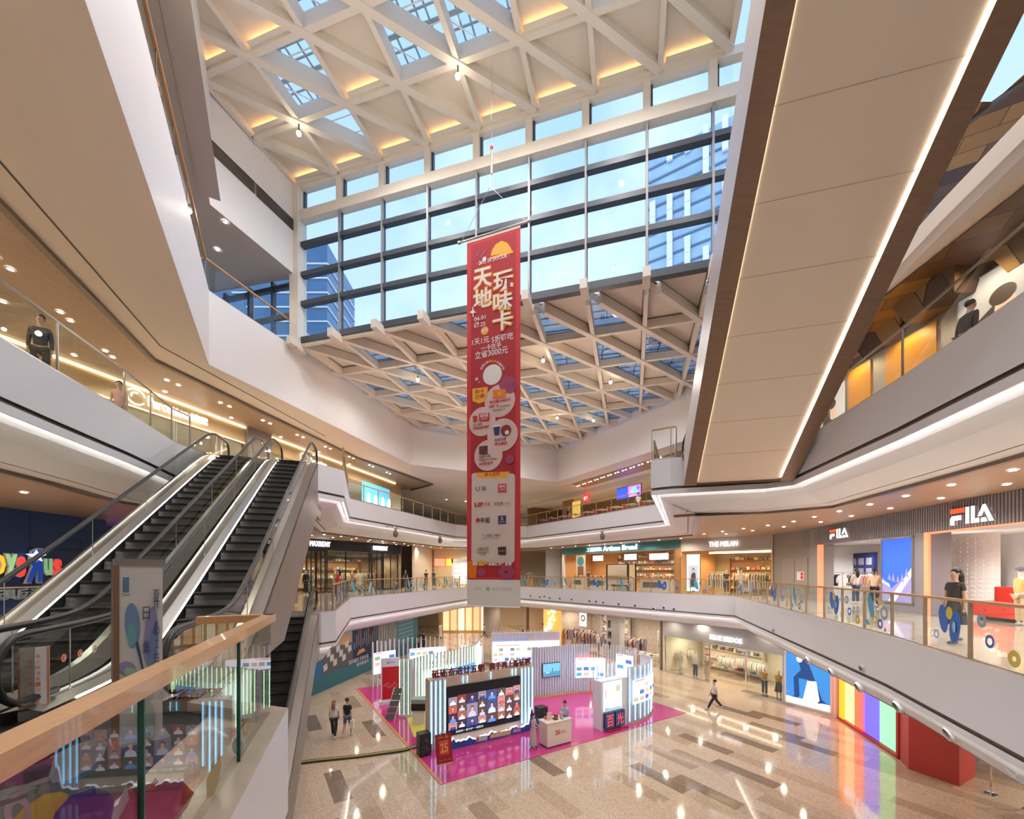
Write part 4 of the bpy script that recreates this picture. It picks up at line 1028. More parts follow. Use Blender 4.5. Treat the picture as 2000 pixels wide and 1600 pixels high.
m = MB(); F.box(m, ba, bb, -1.6, -.9, 6.12, 6.62, RD); m.build('seat', t); m = MB(); F.box(m, ba, bb, -1.75, -1.55, 6.5, 7.1, RD); m.build('backrest', t); m = MB(); F.box(m, ba+.1, bb-.1, -1.5, -1.0, 6.0, 6.12, BLACK); m.build('plinth', t)
t = thing('display_board', 'navy display wall with shirt pictures inside the left sportswear doorway', 'display', F.p(uC+2.2, -3.6, 6)); dB = upx(F, 1706, -3.6); m = MB(); F.box(m, dB, dB+2.3, -3.8, -3.6, 7.2, 8.7, mat('navy_board', (.02, .03, .15), .5)); m.build('board', t)
m = MB()
for k in range(6): F.box(m, dB+.15+(k % 3)*.7, dB+.6+(k % 3)*.7, -3.6, -3.57, 7.4+(k//3)*.6, 7.8+(k//3)*.6, mat('print_grey', (.35, .35, .45), .6))
m.build('picture', t)
for k, (u, d, cols) in enumerate(((upx(F, 1632, -1.2), -1.2, ((.85, .85, .85), (.05, .05, .08), (.1, .12, .3))), (upx(F, 1660, -2.2), -2.2, ((.85, .82, .8), (.8, .75, .7), (.06, .06, .06))), (upx(F, 1700, -1.8), -1.8, ((.8, .3, .3), (.85, .85, .9), (.9, .8, .5))))):
    q = F.p(u, d, 6); rack(tuple(q), math.atan2(F.u.y, F.u.x), 1.3, cols, ['chrome rack of shirts just inside the left sportswear doorway', 'chrome rack of shirts in the middle of the left sportswear doorway', 'chrome rack of bright shirts beside the poster'][k], 'sports shirt hanging on a rack in the left sportswear doorway', 'sports shirts on racks')
# ------------------------------------------------------------------ grey service wall, fashion shop
G = Fr((17.3, 26.8), (16.9, 22.9)); G = Fr((16.9, 22.9), (17.0, 26.9))
F3 = Fr((12.75, 31.2), (16.9, 27.0)); F3.n = Vector((F3.u.y, -F3.u.x))
m = MB(); G.box(m, -.3, G.L+.3, -.3, .0, 6, 10, mat('grey_service_wall', (.30, .27, .25), .5)); struct(m, 'wall_right')
t = thing('fire_hose_door', 'grey service doors with red fire signs between the fashion shop and sportswear shop', 'door', G.p(2, .02, 6))
m = MB(); G.box(m, .8, 1.9, .0, .04, 6, 8.4, mat('grey_door', (.33, .30, .28), .45)); m.build('door', t); m = MB(); G.box(m, 1.95, 3.1, .0, .04, 6, 8.4, mat('grey_door', (.3, .3, .3))); m.build('door', t)
m = MB(); G.box(m, 1.1, 1.7, .04, .05, 7.1, 7.6, mat('fire_notice', (.8, .75, .75), .5)); G.box(m, 1.15, 1.35, .05, .055, 7.15, 7.35, mat('fire_red', (.7, .03, .03), .5)); G.box(m, 1.15, 1.35, .05, .055, 7.38, 7.55, mat('fire_red', (.7, .03, .03), .5)); m.build('fire_notice', t)
WARMW = mat('warm_shop_wall', (.72, .58, .38), .6, noise=.05); WD = mat('warm_wood', (.45, .26, .12), .5, noise=.2)
shell('right', F3, 0, F3.L, 6, 10, 5, 9.1, WARMW, mat('taupe_header', (.50, .45, .43), .5), glass=None)
u0, u1 = upx(F3, 1341), upx(F3, 1369)
letters('shop_sign', 'glowing white shop name on the taupe header right of the bakery', F3, upx(F3, 1386), upx(F3, 1442), 9.35, 9.72, 'THE MSLAN', LW, bold=.0)
GP = mat('print_grey2', (.18, .18, .2), .6)
def art_model(c): c.rect(.12, .08, .76, .62, em('pm_grey', (.35, .36, .38), .8)); c.disc(.5, .56, .10, .08, PN); c.poly([(.3, .12), (.72, .12), (.68, .48), (.5, .54), (.34, .44)], em('pm_dark', (.05, .05, .06), .4)); c.disc(.5, .55, .06, .055, em('pm_skin', (.6, .45, .38), .7))
poster('light_box_poster', 'white light-box poster of a seated model between the bakery and fashion shop', F3, u0, u1, 6.1, 8.9, .05, PW, art_model)
for u in (2, 4.5): shoplight(F3, u, -2, 9.0, 190, (1, .72, .38))
m = MB(); F3.box(m, 1.6, F3.L-.3, -1.2, -1.1, 8.9, 9.05, em('warm_strip', (1, .75, .42), 2)); tag(m.build('ceiling_strip_light'), 'warm strip light along the fashion shop ceiling', 'light strip')
rzf = math.atan2(F3.u.y, F3.u.x)
for k, (u, d) in enumerate(((2.1, -1.2), (3.4, -2.6), (4.8, -1.3))):
    rack(tuple(F3.p(u, d, 6)), rzf, 1.2, ((.75, .65, .5), (.2, .15, .1), (.85, .8, .7), (.4, .3, .2)), ['left rack of coats in the warm-lit fashion shop', 'rear rack of coats in the warm-lit fashion shop', 'right rack of coats in the warm-lit fashion shop'][k], 'coat on a rack in the warm-lit fashion shop', 'coats in the fashion shop', kind=1)
mannequin('dark-dressed mannequin in the left of the warm-lit fashion shop', tuple(F3.p(2.9, -.8, 6)), rzf+PI, (.08, .07, .08), (.1, .1, .1)); mannequin('pale-dressed mannequin at the centre of the fashion shop', tuple(F3.p(3.9, -.7, 6)), rzf+PI, (.7, .6, .5), (.6, .5, .4), 'skirt'); mannequin('mannequin in a black skirt at the back of the fashion shop', tuple(F3.p(3.3, -2.0, 6)), rzf+PI, (.75, .7, .6), (.05, .05, .05), 'skirt')
def leafy(name, label, loc, H, n, seed, pot=True):
    r = random.Random(seed); t = thing(name, label, 'plant', loc); L = Vector(loc)
    if pot: m = MB(); m.lathe([(0, 0), (.16, 0), (.20, .3), (.17, .3), (0, .28)], L, mat('pot_grey', (.25, .24, .23), .6)); m.build('pot', t)
    m = MB(); m.tube([L+V(0, 0, .25), L+V(.02, .02, H*.6)], .02, WOODD, 6); m.build('stem', t); m = MB(); lf = mat('leaf_green', (.06, .16, .04), .5, noise=.3)
    for i in range(n):
        a = r.random()*2*PI; z = H*(.35+.65*r.random()); rr_ = .1+.35*r.random()*(1.3-z/H); c = L+V(math.cos(a)*rr_, math.sin(a)*rr_, z); d = V(math.cos(a), math.sin(a), .5*r.random()-.1).normalized()*.2; w_ = d.cross(V(0, 0, 1)).normalized()*.05
        m.face([c, c+d*.5+w_, c+d, c+d*.5-w_], lf)
    m.build('foliage', t); return t
leafy('potted_tree', 'leafy tree in a pot at the right of the warm-lit fashion shop', tuple(F3.p(5.3, -.7, 6)), 2.4, 160, 2)
# ------------------------------------------------------------------ bakery
F4 = Fr((5.4, 44), (12.7, 31.25)); F4.n = Vector((F4.u.y, -F4.u.x))
TEAL = mat('teal_header', (.06, .27, .33), .5)
shell('right', F4, 0, F4.L, 6, 10, 4, 9.35, mat('bakery_wood', (.55, .30, .13), .5, noise=.15), TEAL, back=mat('bakery_wood', (.55, .30, .13)))
letters('shop_sign', 'glowing white bakery name on the teal header', F4, upx(F4, 1180), upx(F4, 1246), 9.45, 9.92, 'Artisan Bread', LW, bold=.012)
letters('shop_sign', 'glowing white characters left of the bakery name on the teal header', F4, upx(F4, 1148), upx(F4, 1177), 9.48, 9.88, '工匠面包', LW, bold=.0)
for u in (2, 5, 8.5, 12): shoplight(F4, u, -1.6, 9.2, 150, (1, .8, .58))
m = MB(); F4.box(m, F4.L-.5, F4.L, -.1, .1, 6, 9.35, WD); F4.box(m, 0, .3, -.1, .1, 6, 9.35, WHITE); struct(m, 'wall_right')
for k, (a, b, zz, tx) in enumerate(((1152, 1171, 8.6, '面包'), (1213, 1236, 8.6, '收银台'), (1262, 1298, 8.55, '咖啡饮品'))):
    ua, ub = upx(F4, a), upx(F4, b); t = thing('hanging_sign', ['small glowing hanging sign above the bakery shelves, leftmost', 'small glowing hanging sign above the bakery till', 'wide glowing hanging sign at the right of the bakery'][k], 'sign', F4.p((ua+ub)/2, -.4, zz))
    m = MB(); F4.box(m, ua, ub, -.45, -.38, zz, zz+.5, em('menu_white', (.85, .95, 1), .6)); m.build('panel', t); m = MB(); put_text(m, tx, lambda x, y, d: F4.p(ua+x, -.37+d, zz+y), (ub-ua)*.12, .12, (ub-ua)*.76, .24, em('menu_blue', (.03, .2, .6), .6)); m.build('lettering', t)
    m = MB(); F4.box(m, ua+.1, ua+.12, -.42, -.40, zz+.5, 9.4, CHROME); F4.box(m, ub-.12, ub-.1, -.42, -.40, zz+.5, 9.4, CHROME); m.build('hanger', t)
t = thing('pastry_board', 'round-headed bakery name board on the left bakery pillar', 'sign', F4.p(upx(F4, 1133), .1, 7)); c = Canvas(lambda x, y, d: F4.p(upx(F4, 1127)+x, .12+d, 7+y), .01)
c.rect(0, 0, 1.5, 2.2, mat('board_cream', (.75, .66, .55), .6)); c.disc(.75, 1.6, .5, .45, mat('board_teal', (.05, .3, .35), .6)); c.rect(.3, .2, .9, .9, mat('board_brown', (.3, .15, .08), .6)); c.mb.build('panel', t)
CNT = mat('counter_cream', (.72, .60, .48), .5)
r_ = random.Random(8); BR = [mat('bread_%d' % i, c, .7) for i, c in enumerate(((.55, .30, .10), (.70, .45, .18), (.35, .16, .06), (.80, .70, .55)))]
for k, (a, b, lb) in enumerate(((1128, 1150, 'glass pastry cabinet at the left of the bakery'), (1155, 1195, 'cream bakery counter stacked with bread left of the till'), (1200, 1245, 'cream bakery counter with the vented front panel'), (1262, 1320, 'long bakery counter at the right with cups and bread'))):
    ua, ub = upx(F4, a), upx(F4, b); t = thing('bakery_counter', lb, 'counter', F4.p((ua+ub)/2, .3, 6)); m = MB(); F4.box(m, ua, ub, .1, .7, 6, 7.0, CNT); m.build('body', t); m = MB(); F4.box(m, ua-.04, ub+.04, .06, .74, 7.0, 7.05, WD); m.build('worktop', t); m = MB(); F4.box(m, ua+.3, ub-.3, .7, .71, 6.3, 6.75, mat('vent_dark', (.2, .15, .12), .6)); m.build('vent_panel', t)
    for i in range(int((ub-ua)/.28)):
        bm = MB(); q = F4.p(ua+.15+i*.28, .4, 7.05); ell(bm, q+V(0, 0, .08), (.1, .1, .08), BR[i % 4], 8, 5); tag(bm.build('bread_loaf', smooth=True), 'bread loaf on the counter: '+lb.split(' at ')[-1], 'bread', 'bread on the bakery counters')
t = thing('glass_cabinet', 'black-framed glass display case standing in front of the bakery counters', 'cabinet', F4.p(upx(F4, 1238), 1.5, 6)); m = MB(); a, b = upx(F4, 1219), upx(F4, 1262)
for (x, d) in ((a, 1.2), (b, 1.2), (a, 2.0), (b, 2.0)): F4.box(m, x-.04, x+.04, d-.04, d+.04, 6, 8.2, BLACK)
for z in (7.1, 8.2):
    for d in (1.2, 2.0): F4.box(m, a, b, d-.03, d+.03, z-.06, z, BLACK)
m.build('frame', t); m = MB(); F4.box(m, a, b, 1.2, 2.0, 7.1, 8.15, GLASS); m.build('glass', t); m = MB(); F4.box(m, a+.1, b-.1, 1.3, 1.9, 6.5, 7.05, CNT); m.build('base', t)
# ------------------------------------------------------------------ level two far wall and left boutique
F5 = Fr((-14.8, 30.2), (-10.2, 38)); F5.n = Vector((F5.u.y, -F5.u.x))
NAVY = mat('navy_black_header', (.012, .018, .03), .3)
shell('left', F5, -4.0, F5.L, 6, 10, 4, 9.2, mat('boutique_wall', (.35, .27, .19), .6, noise=.3, nscale=2), NAVY, glass=((upx(F5, 640), upx(F5, 676)), (upx(F5, 676), upx(F5, 722))), frame=BLACK)
letters('shop_sign', 'white boutique name at the left end of the black header', F5, upx(F5, 603), upx(F5, 643), 9.45, 9.85, 'MAXRIENY', LW, bold=.0)
letters('shop_sign', 'white boutique name at the right end of the black header', F5, upx(F5, 727), upx(F5, 755), 9.40, 9.78, 'MAXRIENY', LW, bold=.0)
for k, (a, b) in enumerate(((598, 616), (617, 635), (725, 745), (748, 776))):
    d_ = bpy.data.objects.new('door_%d' % (k+1), None); COL.objects.link(d_); ua, ub = upx(F5, a), upx(F5, b); d_.location = F5.p((ua+ub)/2, 0, 6); d_['kind'] = 'structure'
    m = MB()
    for q in (ua, ub): F5.box(m, q-.05, q+.05, 0, .08, 6, 9.2, BLACK)
    F5.box(m, ua, ub, 0, .08, 6, 6.1, BLACK); F5.box(m, ua, ub, 0, .08, 9.1, 9.2, BLACK); F5.box(m, (ua+ub)/2-.03, (ua+ub)/2+.03, .0, .07, 6, 9.2, BLACK); m.build('door_frame', d_)
    m = MB(); m.face([F5.p(ua, .03, 6.1), F5.p(ub, .03, 6.1), F5.p(ub, .03, 9.1), F5.p(ua, .03, 9.1)], GLASS_E); m.build('glass_pane', d_)
    m = MB(); F5.box(m, ub-.2, ub-.16, .08, .12, 6.9, 7.9, STEEL); m.build('door_handle', d_)
for u in (-1, 2, 5, 8): shoplight(F5, u, -1.8, 9.0, 120, (1, .78, .52))
rz5 = math.atan2(F5.u.y, F5.u.x)
for k, (px, c1, c2) in enumerate(((607, (.6, .55, .5), (.4, .35, .3)), (655, (.35, .3, .2), (.3, .25, .2)), (688, (.6, .3, .2), (.5, .35, .25)), (700, (.9, .85, .8), (.8, .8, .75)), (735, (.6, .35, .25), (.5, .4, .3)), (752, (.8, .6, .3), (.6, .45, .3)))):
    mannequin('mannequin in the black-fronted boutique, number %s from its left door' % ['one', 'two', 'three', 'four', 'five', 'six'][k], tuple(F5.p(upx(F5, px, -.9), -.9, 6)), rz5+PI, c1, c2, 'skirt' if k % 2 else 'trousers')
for k, u in enumerate((1.5, 4.8, 7.2)): rack(tuple(F5.p(u, -2.4, 6)), rz5, 1.4, ((.7, .6, .4), (.8, .75, .65), (.15, .12, .1)), 'rack of clothes at the back of the black-fronted boutique, %s' % ['left', 'middle', 'right'][k], 'garment hanging in the black-fronted boutique', 'boutique garments', kind=1)
# blue toy shop wall
F6 = Fr((-18.6, 2), (-18.9, 19.2)); F6.n = Vector((F6.u.y, -F6.u.x))
BLUEW = mat('deep_blue_wall', (.012, .055, .22), .35)
m = MB(); F6.box(m, 0, F6.L, -.3, 0, 6, 10, BLUEW)
for k in range(8): F6.box(m, 1+k*2.2, 1.02+k*2.2, 0, .005, 6, 10, mat('blue_seam', (.005, .02, .1), .5))
struct(m, 'wall_left')
m = MB(); F6.box(m, F6.L, F6.L+14, -2.5, -2.3, 6, 10, mat('blue_recess', (.01, .06, .3), .4)); F6.box(m, F6.L+.0, F6.L+.1, -2.4, 0, 6, 10, BLUEW); struct(m, 'wall_left')
m = MB(); F6.box(m, F6.L+.1, F6.L+5, -2.28, -2.2, 8.95, 9.02, em('blue_neon', (.02, .12, 1), 2.5)); tag(m.build('blue_light_strip'), 'blue light strip above the red poster beside the toy shop wall', 'light strip')
def art_red(c):
    c.rect(0, 0, .55, 1, em('red_print', (.6, .04, .03), .7)); c.rect(.6, 0, .4, 1, em('red_print2', (.75, .06, .05), .7)); c.rect(.55, 0, .05, 1, PN)
    for x, y in ((.1, .8), (.3, .5), (.15, .25), (.45, .75), (.4, .15)): c.disc(x, y, .09, .07, PW); c.disc(x+.08, y-.08, .05, .04, em('gold_print', (.8, .45, .1), .7))
poster('light_box_poster', 'red poster with white clouds beside the blue toy shop wall', F6, F6.L+.5, F6.L+4.8, 6.9, 8.9, -2.2, PW, art_red)
t = thing('toy_shop_sign', 'big colourful toy shop lettering with a white star on the blue wall', 'sign', F6.p(upx(F6, 60), .1, 8))
def rim(nm, txt, pa, pb, z0, z1, col, mir=False):
    ua, ub = upx(F6, pa), upx(F6, pb); W_ = ub-ua
    f = (lambda x, y, d: F6.p(ub-x if mir else ua+x, .05+d, z0+y))
    m = MB(); put_text(m, txt, f, 0, 0, W_, z1-z0, mat('letter_rim', (.85, .85, .85), .5), .05, .045); m.build('letter_outline', t)
    m = MB(); put_text(m, txt, f, W_*.05, (z1-z0)*.04, W_*.9, (z1-z0)*.92, col, .02, .03, .09); m.build(nm, t)
GRN = em('toy_green', (.25, .45, .22), .7); RDD = em('toy_red', (.9, .05, .04), .8); ORG = em('toy_orange', (.95, .4, .02), .8)
rim('letter', 'T', -62, -34, 7.45, 8.5, RDD); rim('letter', 'O', -32, 4, 7.45, 8.3, ORG); rim('letter', 'y', 2, 26, 7.30, 8.30, GRN); rim('letter', 's', 24, 43, 7.40, 8.20, RDD)
rim('letter', 'R', 42, 76, 7.15, 8.55, em('toy_navy', (.01, .05, .35), .6), True); rim('letter', 'u', 78, 95, 7.45, 8.15, GRN); rim('letter', 's', 95, 114, 7.40, 8.15, RDD)
m = MB(); cx, cz = upx(F6, 61), 8.22; pts = []
for i in range(10): a = PI/2+i*PI/5; r0 = .26 if i % 2 == 0 else .11; pts.append((cx+r0*1.5*math.cos(a), cz+r0*math.sin(a)))
tri = tessellate_polygon([[Vector((p[0], p[1], 0)) for p in pts]]); m.data([F6.p(p[0], .2, p[1]) for p in pts], tri, em('star_white', (1, 1, 1), 1.0)); m.build('star', t)
m = MB(); put_text(m, '玩具反斗城', lambda x, y, d: F6.p(upx(F6, -26)+x, .06+d, 6.55+y), 0, 0, upx(F6, 97)-upx(F6, -26), .42, mat('letter_pale', (.62, .70, .80), .4), .04, .02); m.build('lettering', t)
# ------------------------------------------------------------------ far end, level two and three, ground
BEI = mat('beige_wall', (.66, .56, .44), .6, noise=.05, nscale=.5)
for z0, z1 in ((0, 4.1), (6, 10), (12, 15.3)):
    m = MB(); m.box((-16, 58, z0), (14, 58.4, z1), BEI); struct(m, 'wall_far')
m = MB(); m.box((-8.9, 47, 6), (-3.0, 47.3, 10), WARMW); m.box((3.8, 46.5, 6), (5.6, 46.9, 10), mat('white_tile_wall', (.6, .6, .62), .3)); m.box((-9.2, 38.2, 6), (-9.0, 47, 10), BEI); struct(m, 'wall_far')
m = MB(); m.box((5.4, 44.3, 6), (5.8, 47, 10), mat('grey_service_wall', (.3, .27, .25))); struct(m, 'wall_far')
m = MB(); m.box((-30, -4, 6), (-29.8, 60, 26), BEI); m.box((39, -4, 6), (39.3, 60, 15.3), BEI); struct(m, 'wall_left')
for x, y in ((-6, 44), (0, 46), (-3, 52), (4, 52)): point((x, y, 9.85), 160, (1, .84, .64)); point((x, y, 15.1), 150, (1, .84, .64)); point((x, y+1, 3.95), 260, (1, .80, .56))
F7 = Fr((-8.8, 46.8), (-3.2, 46.8), True)
for k, (a, b, c_, lb) in enumerate(((.1, 1.2, (.7, .2, .12), 'red and orange lit shop counter sign far behind the boutique'), (1.4, 2.6, (.85, .35, .05), 'orange glowing fascia of the far small shop'), (3.0, 4.2, (.9, .85, .75), 'pale glowing doorway panel at the far end of the gallery'))):
    m = MB(); F7.box(m, a, b, .02, .12, 8.2 if k < 2 else 6.2, 9.0, em('far_%d' % k, c_, 1.3)); tag(m.build('glowing_sign'), lb, 'sign')
t = thing('kiosk', 'white framed photo kiosk on the far gallery just left of the banner', 'kiosk', (-4.9, 43.5, 6)); m = MB()
for x in (-6.3, -4.0): m.box((x, 43.2, 6), (x+.15, 43.9, 8.9), WHITE)
m.box((-6.3, 43.2, 8.5), (-3.85, 43.9, 8.9), WHITE2); m.build('frame', t); m = MB()
for i in range(3):
    for j in range(3): m.box((-6.0+i*.62, 43.3, 6.9+j*.52), (-5.5+i*.62, 43.36, 7.3+j*.52), em('kiosk_glow', (.85, .95, 1), 1.6))
m.build('lit_tiles', t)
t = thing('kiosk', 'round-roofed plant kiosk on the far gallery just right of the banner', 'kiosk', (1.9, 43.4, 6)); m = MB(); m.lathe([(0, 1.0), (.5, 1.0), (.42, 1.3), (.2, 1.45), (0, 1.5)], (1.9, 43.4, 6), mat('kiosk_green', (.12, .12, .08), .6)); m.build('roof', t); m = MB(); m.lathe([(.3, 0), (.3, 1.0), (0, 1.0)], (1.9, 43.4, 6), WD); m.build('base', t)
# level three back walls
F8 = Fr((-15.6, 16.7), (-9.9, 36.9)); F8.n = Vector((F8.u.y, -F8.u.x))
GOLD = mat('gold_panel', (.60, .45, .25), .4, .2); PCW = mat('cream_shop', (.72, .62, .48), .6)
shell('left', F8, -8, F8.L, 12, 15.3, 4, 14.35, PCW, GOLD, glass=tuple((a, a+1.9) for a in (-6, -4, -2, 0, 2, 4.2)))
m = MB(); F8.box(m, -8, 5.5, .05, .12, 15.15, 15.25, LEDS); F8.box(m, 6.8, 20, .05, .12, 15.15, 15.25, LEDS); F8.box(m, -8, 5.5, .02, .06, 14.35, 14.40, LEDS); tag(m.build('cove_strip'), 'warm light strips along the top of the gold shop header on the upper left gallery', 'light strip')
t = letters('shop_sign', 'glowing white shop name with swirl emblem on the gold header of the upper left gallery', F8, upx(F8, 285), upx(F8, 362), 14.55, 15.0, 'Purcotton', LW, bold=.0)
m = MB(); put_text(m, '全棉时代', lambda x, y, d: F8.p(upx(F8, 366)+x, .1+d, 14.58+y), 0, 0, upx(F8, 401)-upx(F8, 366), .34, LW, .04, .02); m.build('lettering', t)
m = MB()
uc_ = upx(F8, 262)
for a0, rr_ in ((.3, .34), (3.4, .34), (1.2, .18)): m.tube([F8.p(uc_+rr_*math.cos(a0+a), .12, 14.78+rr_*.9*math.sin(a0+a)) for a in [k*.25 for k in range(10)]], .035, LW, 6)
m.build('emblem', t)
t = letters('shop_sign', 'second small glowing shop name beyond the escalator tops', F8, upx(F8, 602), upx(F8, 634), 14.5, 14.85, 'Purcotton', LW, bold=.0)
m = MB(); uc_ = upx(F8, 591); m.tube([F8.p(uc_+.3*math.cos(a), .12, 14.7+.26*math.sin(a)) for a in [k*.35 for k in range(18)]], .03, LW, 6); m.build('emblem', t)
m = MB(); F8.box(m, 5.4, 6.9, -.2, .25, 12, 15.3, mat('grey_pillar', (.28, .25, .24), .5)); struct(m, 'wall_left')
for u in (-6, -3, 0, 3, 8, 12, 16, 19): shoplight(F8, u, -1.6, 14.3, 100, (1, .86, .62)); 
t = thing('display_window', 'blue-lit display window with plants and white figures on the far upper left gallery', 'display window', F8.p(14, .1, 12)); m = MB(); a, b = upx(F8, 706), upx(F8, 760); F8.box(m, a, b, .02, .06, 12.4, 14.5, em('aqua_panel', (.12, .40, .60), .9)); m.build('backdrop', t); m = MB()
for k in range(4): q = F8.p(a+(b-a)*(k+.5)/4, .3, 12.6); ell(m, q+V(0, 0, .5), (.15, .15, .55), em('white_glow', (.95, 1, 1), 1.5), 8, 5)
m.build('ornament', t)
for k, u in enumerate((-4.5, -2.5, -.5, 1.5, 3.5)):
    rack(tuple(F8.p(u, -1.2, 12)), math.atan2(F8.u.y, F8.u.x), 1.1, ((.85, .8, .75), (.75, .6, .55), (.6, .7, .75)), 'rack of pale cotton clothes behind the upper left shop glass, %s from the left' % ['first', 'second', 'third', 'fourth', 'fifth'][k], 'pale cotton garment behind the upper left shop glass', 'cotton garments upstairs')
# upper right restaurant
F9 = Fr((1.8, 48), (13.9, 27.5)); F9.n = Vector((F9.u.y, -F9.u.x))
REST = mat('restaurant_wood', (.22, .13, .07), .5, noise=.3, nscale=3)
shell('right', F9, 0, F9.L, 12, 15.3, 5, 14.9, REST, WHITE, back=mat('restaurant_back', (.30, .20, .10), .5, noise=.4))
for u in (4, 8, 12, 16, 20): shoplight(F9, u, -1, 14.8, 110, (1, .75, .45))
a, b = upx(F9, 1100), upx(F9, 1121); m = MB(); F9.box(m, a, b, .0, .1, 12, 14.7, WD); a, b = upx(F9, 1119), upx(F9, 1134); F9.box(m, a, b, .02, .1, 12, 14.4, em('yellow_board', (.75, .5, .12), .6)); struct(m, 'wall_right')
t = thing('restaurant_sign', 'red square sign with white characters over the restaurant entrance', 'sign', F9.p(upx(F9, 1149), .3, 14.1)); a, b = upx(F9, 1144), upx(F9, 1155)
m = MB(); F9.box(m, a, b, .2, .32, 14.1, 14.8, em('sign_red', (.85, .02, .02), 1.4)); m.build('panel', t); m = MB(); put_text(m, '味千', lambda x, y, d: F9.p(a+x, .33+d, 14.15+y), (b-a)*.15, .08, (b-a)*.7, .4, LW); m.build('lettering', t)
for k, (pa, pb, cc) in enumerate(((1209, 1232, (.02, .05, .75)), (1231, 1257, (.45, .12, .75)))):
    a, b = upx(F9, pa), upx(F9, pb); t = thing('menu_screen', ['plain blue menu screen over the restaurant, left one', 'violet and blue menu screen over the restaurant, right one'][k], 'screen', F9.p((a+b)/2, .3, 13.7)); m = MB(); F9.box(m, a, b, .2, .27, 13.65, 14.65, BLACK); m.build('housing', t)
    c = Canvas(lambda x, y, d: F9.p(a+.03+x*(b-a-.06), .28+d, 13.7+y*.9), .004); c.rect(0, 0, 1, 1, em('screen_%d' % k, cc, 1.6))
    if k: c.disc(.5, .5, .3, .35, em('scr_c', (.1, .4, .95), 1.4)); c.disc(.3, .3, .15, .2, em('scr_p', (.9, .3, .6), 1.2)); c.disc(.8, .7, .12, .15, em('scr_b', (.1, .1, .8), 1.2))
    c.mb.build('display', t)
def chair(label, loc, rz, group):
    t = thing('dining_chair', label, 'chair', (0, 0, 0), group); RC = mat('chair_red', (.42, .05, .04), .5); WC = mat('chair_white', (.72, .68, .62), .5)
    MB().box((-.21, -.2, .43), (.21, .2, .48), RC).build('seat', t); MB().box((-.2, .17, .5), (.2, .21, .85), RC).build('backrest', t)
    for x in (-.19, .19):
        for y in (-.18, .18): MB().tube([(x, y, 0), (x, y, .45 if y < 0 else .88)], .014, WC, 6).build('leg', t)
    t.location = loc; t.rotation_euler = (0, 0, rz); return t
def table(label, loc, rz, group):
    t = thing('dining_table', label, 'table', (0, 0, 0), group); MB().box((-.4, -.4, .72), (.4, .4, .76), CNT).build('tabletop', t); MB().tube([(0, 0, .03), (0, 0, .72)], .03, STEEL, 8).build('pedestal', t); MB().lathe([(0, 0), (.24, 0), (.22, .03), (0, .04)], (0, 0, 0), STEEL).build('foot', t)
    t.location = loc; t.rotation_euler = (0, 0, rz); return t
ch0 = tb0 = None
F10 = Fr((1.6, 42.1), (10.3, 28.0)); F10.n = Vector((F10.u.y, -F10.u.x)); az = math.atan2(F10.u.y, F10.u.x)
for k in range(9):
    u = 1.2+k*1.65; q = F10.p(u, -1.1, 12); lb = 'small cream dining table of the upper restaurant beside the railing'
    if tb0 is None: tb0 = table(lb, q, az, 'restaurant tables')
    else: clone(tb0, q, az, lb)
    for e_, a_ in ((-.62, PI/2), (.62, -PI/2)):
        qq = F10.p(u+e_, -1.1, 12); lb = 'red restaurant chair with pale legs behind the upper right railing'
        if ch0 is None: ch0 = chair(lb, qq, az+a_, 'red restaurant chairs')
        else: clone(ch0, qq, az+a_, lb, 'red restaurant chairs')
# near right upper gallery: orange and grey hoardings
F11 = Fr((12.6, 5.5), (12.2, 19)); F11 = Fr((11.7, 5.0), (11.9, 19.5))
ORNG = mat('orange_panel', (.70, .30, .03), .45); HG = mat('hoarding_grey', (.42, .38, .38), .5)
m = MB(); F11.box(m, -8, F11.L, -.2, 0, 12, 15.0, HG); struct(m, 'wall_right')
for k, (a, b) in enumerate(((upx(F11, 1660), upx(F11, 1703)), (upx(F11, 1732), upx(F11, 1832)))):
    m = MB(); F11.box(m, b, a, 0, .05, 12, 14.6, ORNG); tag(m.build('orange_panel'), ['narrow orange lit panel on the upper right gallery nearer the escalator', 'wide orange lit panel on the upper right gallery'][k], 'wall panel')
    q = F11.p((a+b)/2, .5, 14.75); point(tuple(q), 40, (1, .7, .3), .05)
def art_face(c):
    c.poly([(.1, 0), (.5, 0), (.62, .4), (.5, .72), (.2, .6)], em('pf_dark', (.05, .03, .03), .3)); c.disc(.55, .62, .12, .14, em('pf_skin', (.6, .35, .25), .6)); c.disc(.52, .74, .15, .08, em('pf_hair', (.05, .03, .02), .3)); c.poly([(.5, 0), (.9, 0), (.75, .45), (.6, .5)], em('pf_grey', (.25, .24, .25), .4))
poster('hoarding_poster', 'grey hoarding poster of a model at the far right of the upper gallery', F11, upx(F11, 1875), upx(F11, 2060), 12.2, 15.0, .02, em('pf_bg', (.36, .33, .33), .5), art_face, frw=.02)
poster('hoarding_poster', 'pale hoarding poster of a model just above the slab beside the overhead escalator', F11, upx(F11, 1600), upx(F11, 1655), 12.1, 14.4, .02, em('pf_bg2', (.5, .46, .46), .5), art_face, frw=.02)
for y in (6, 10, 15): point((11.0, y, 15.1), 90, (1, .8, .55))
for y in (8, 13): point((12.5, y, 18.0), 160, (1, .8, .55), .2).rotation_euler = (PI, 0, 0)  # added upturned spots to brighten the dark upper timber ceiling
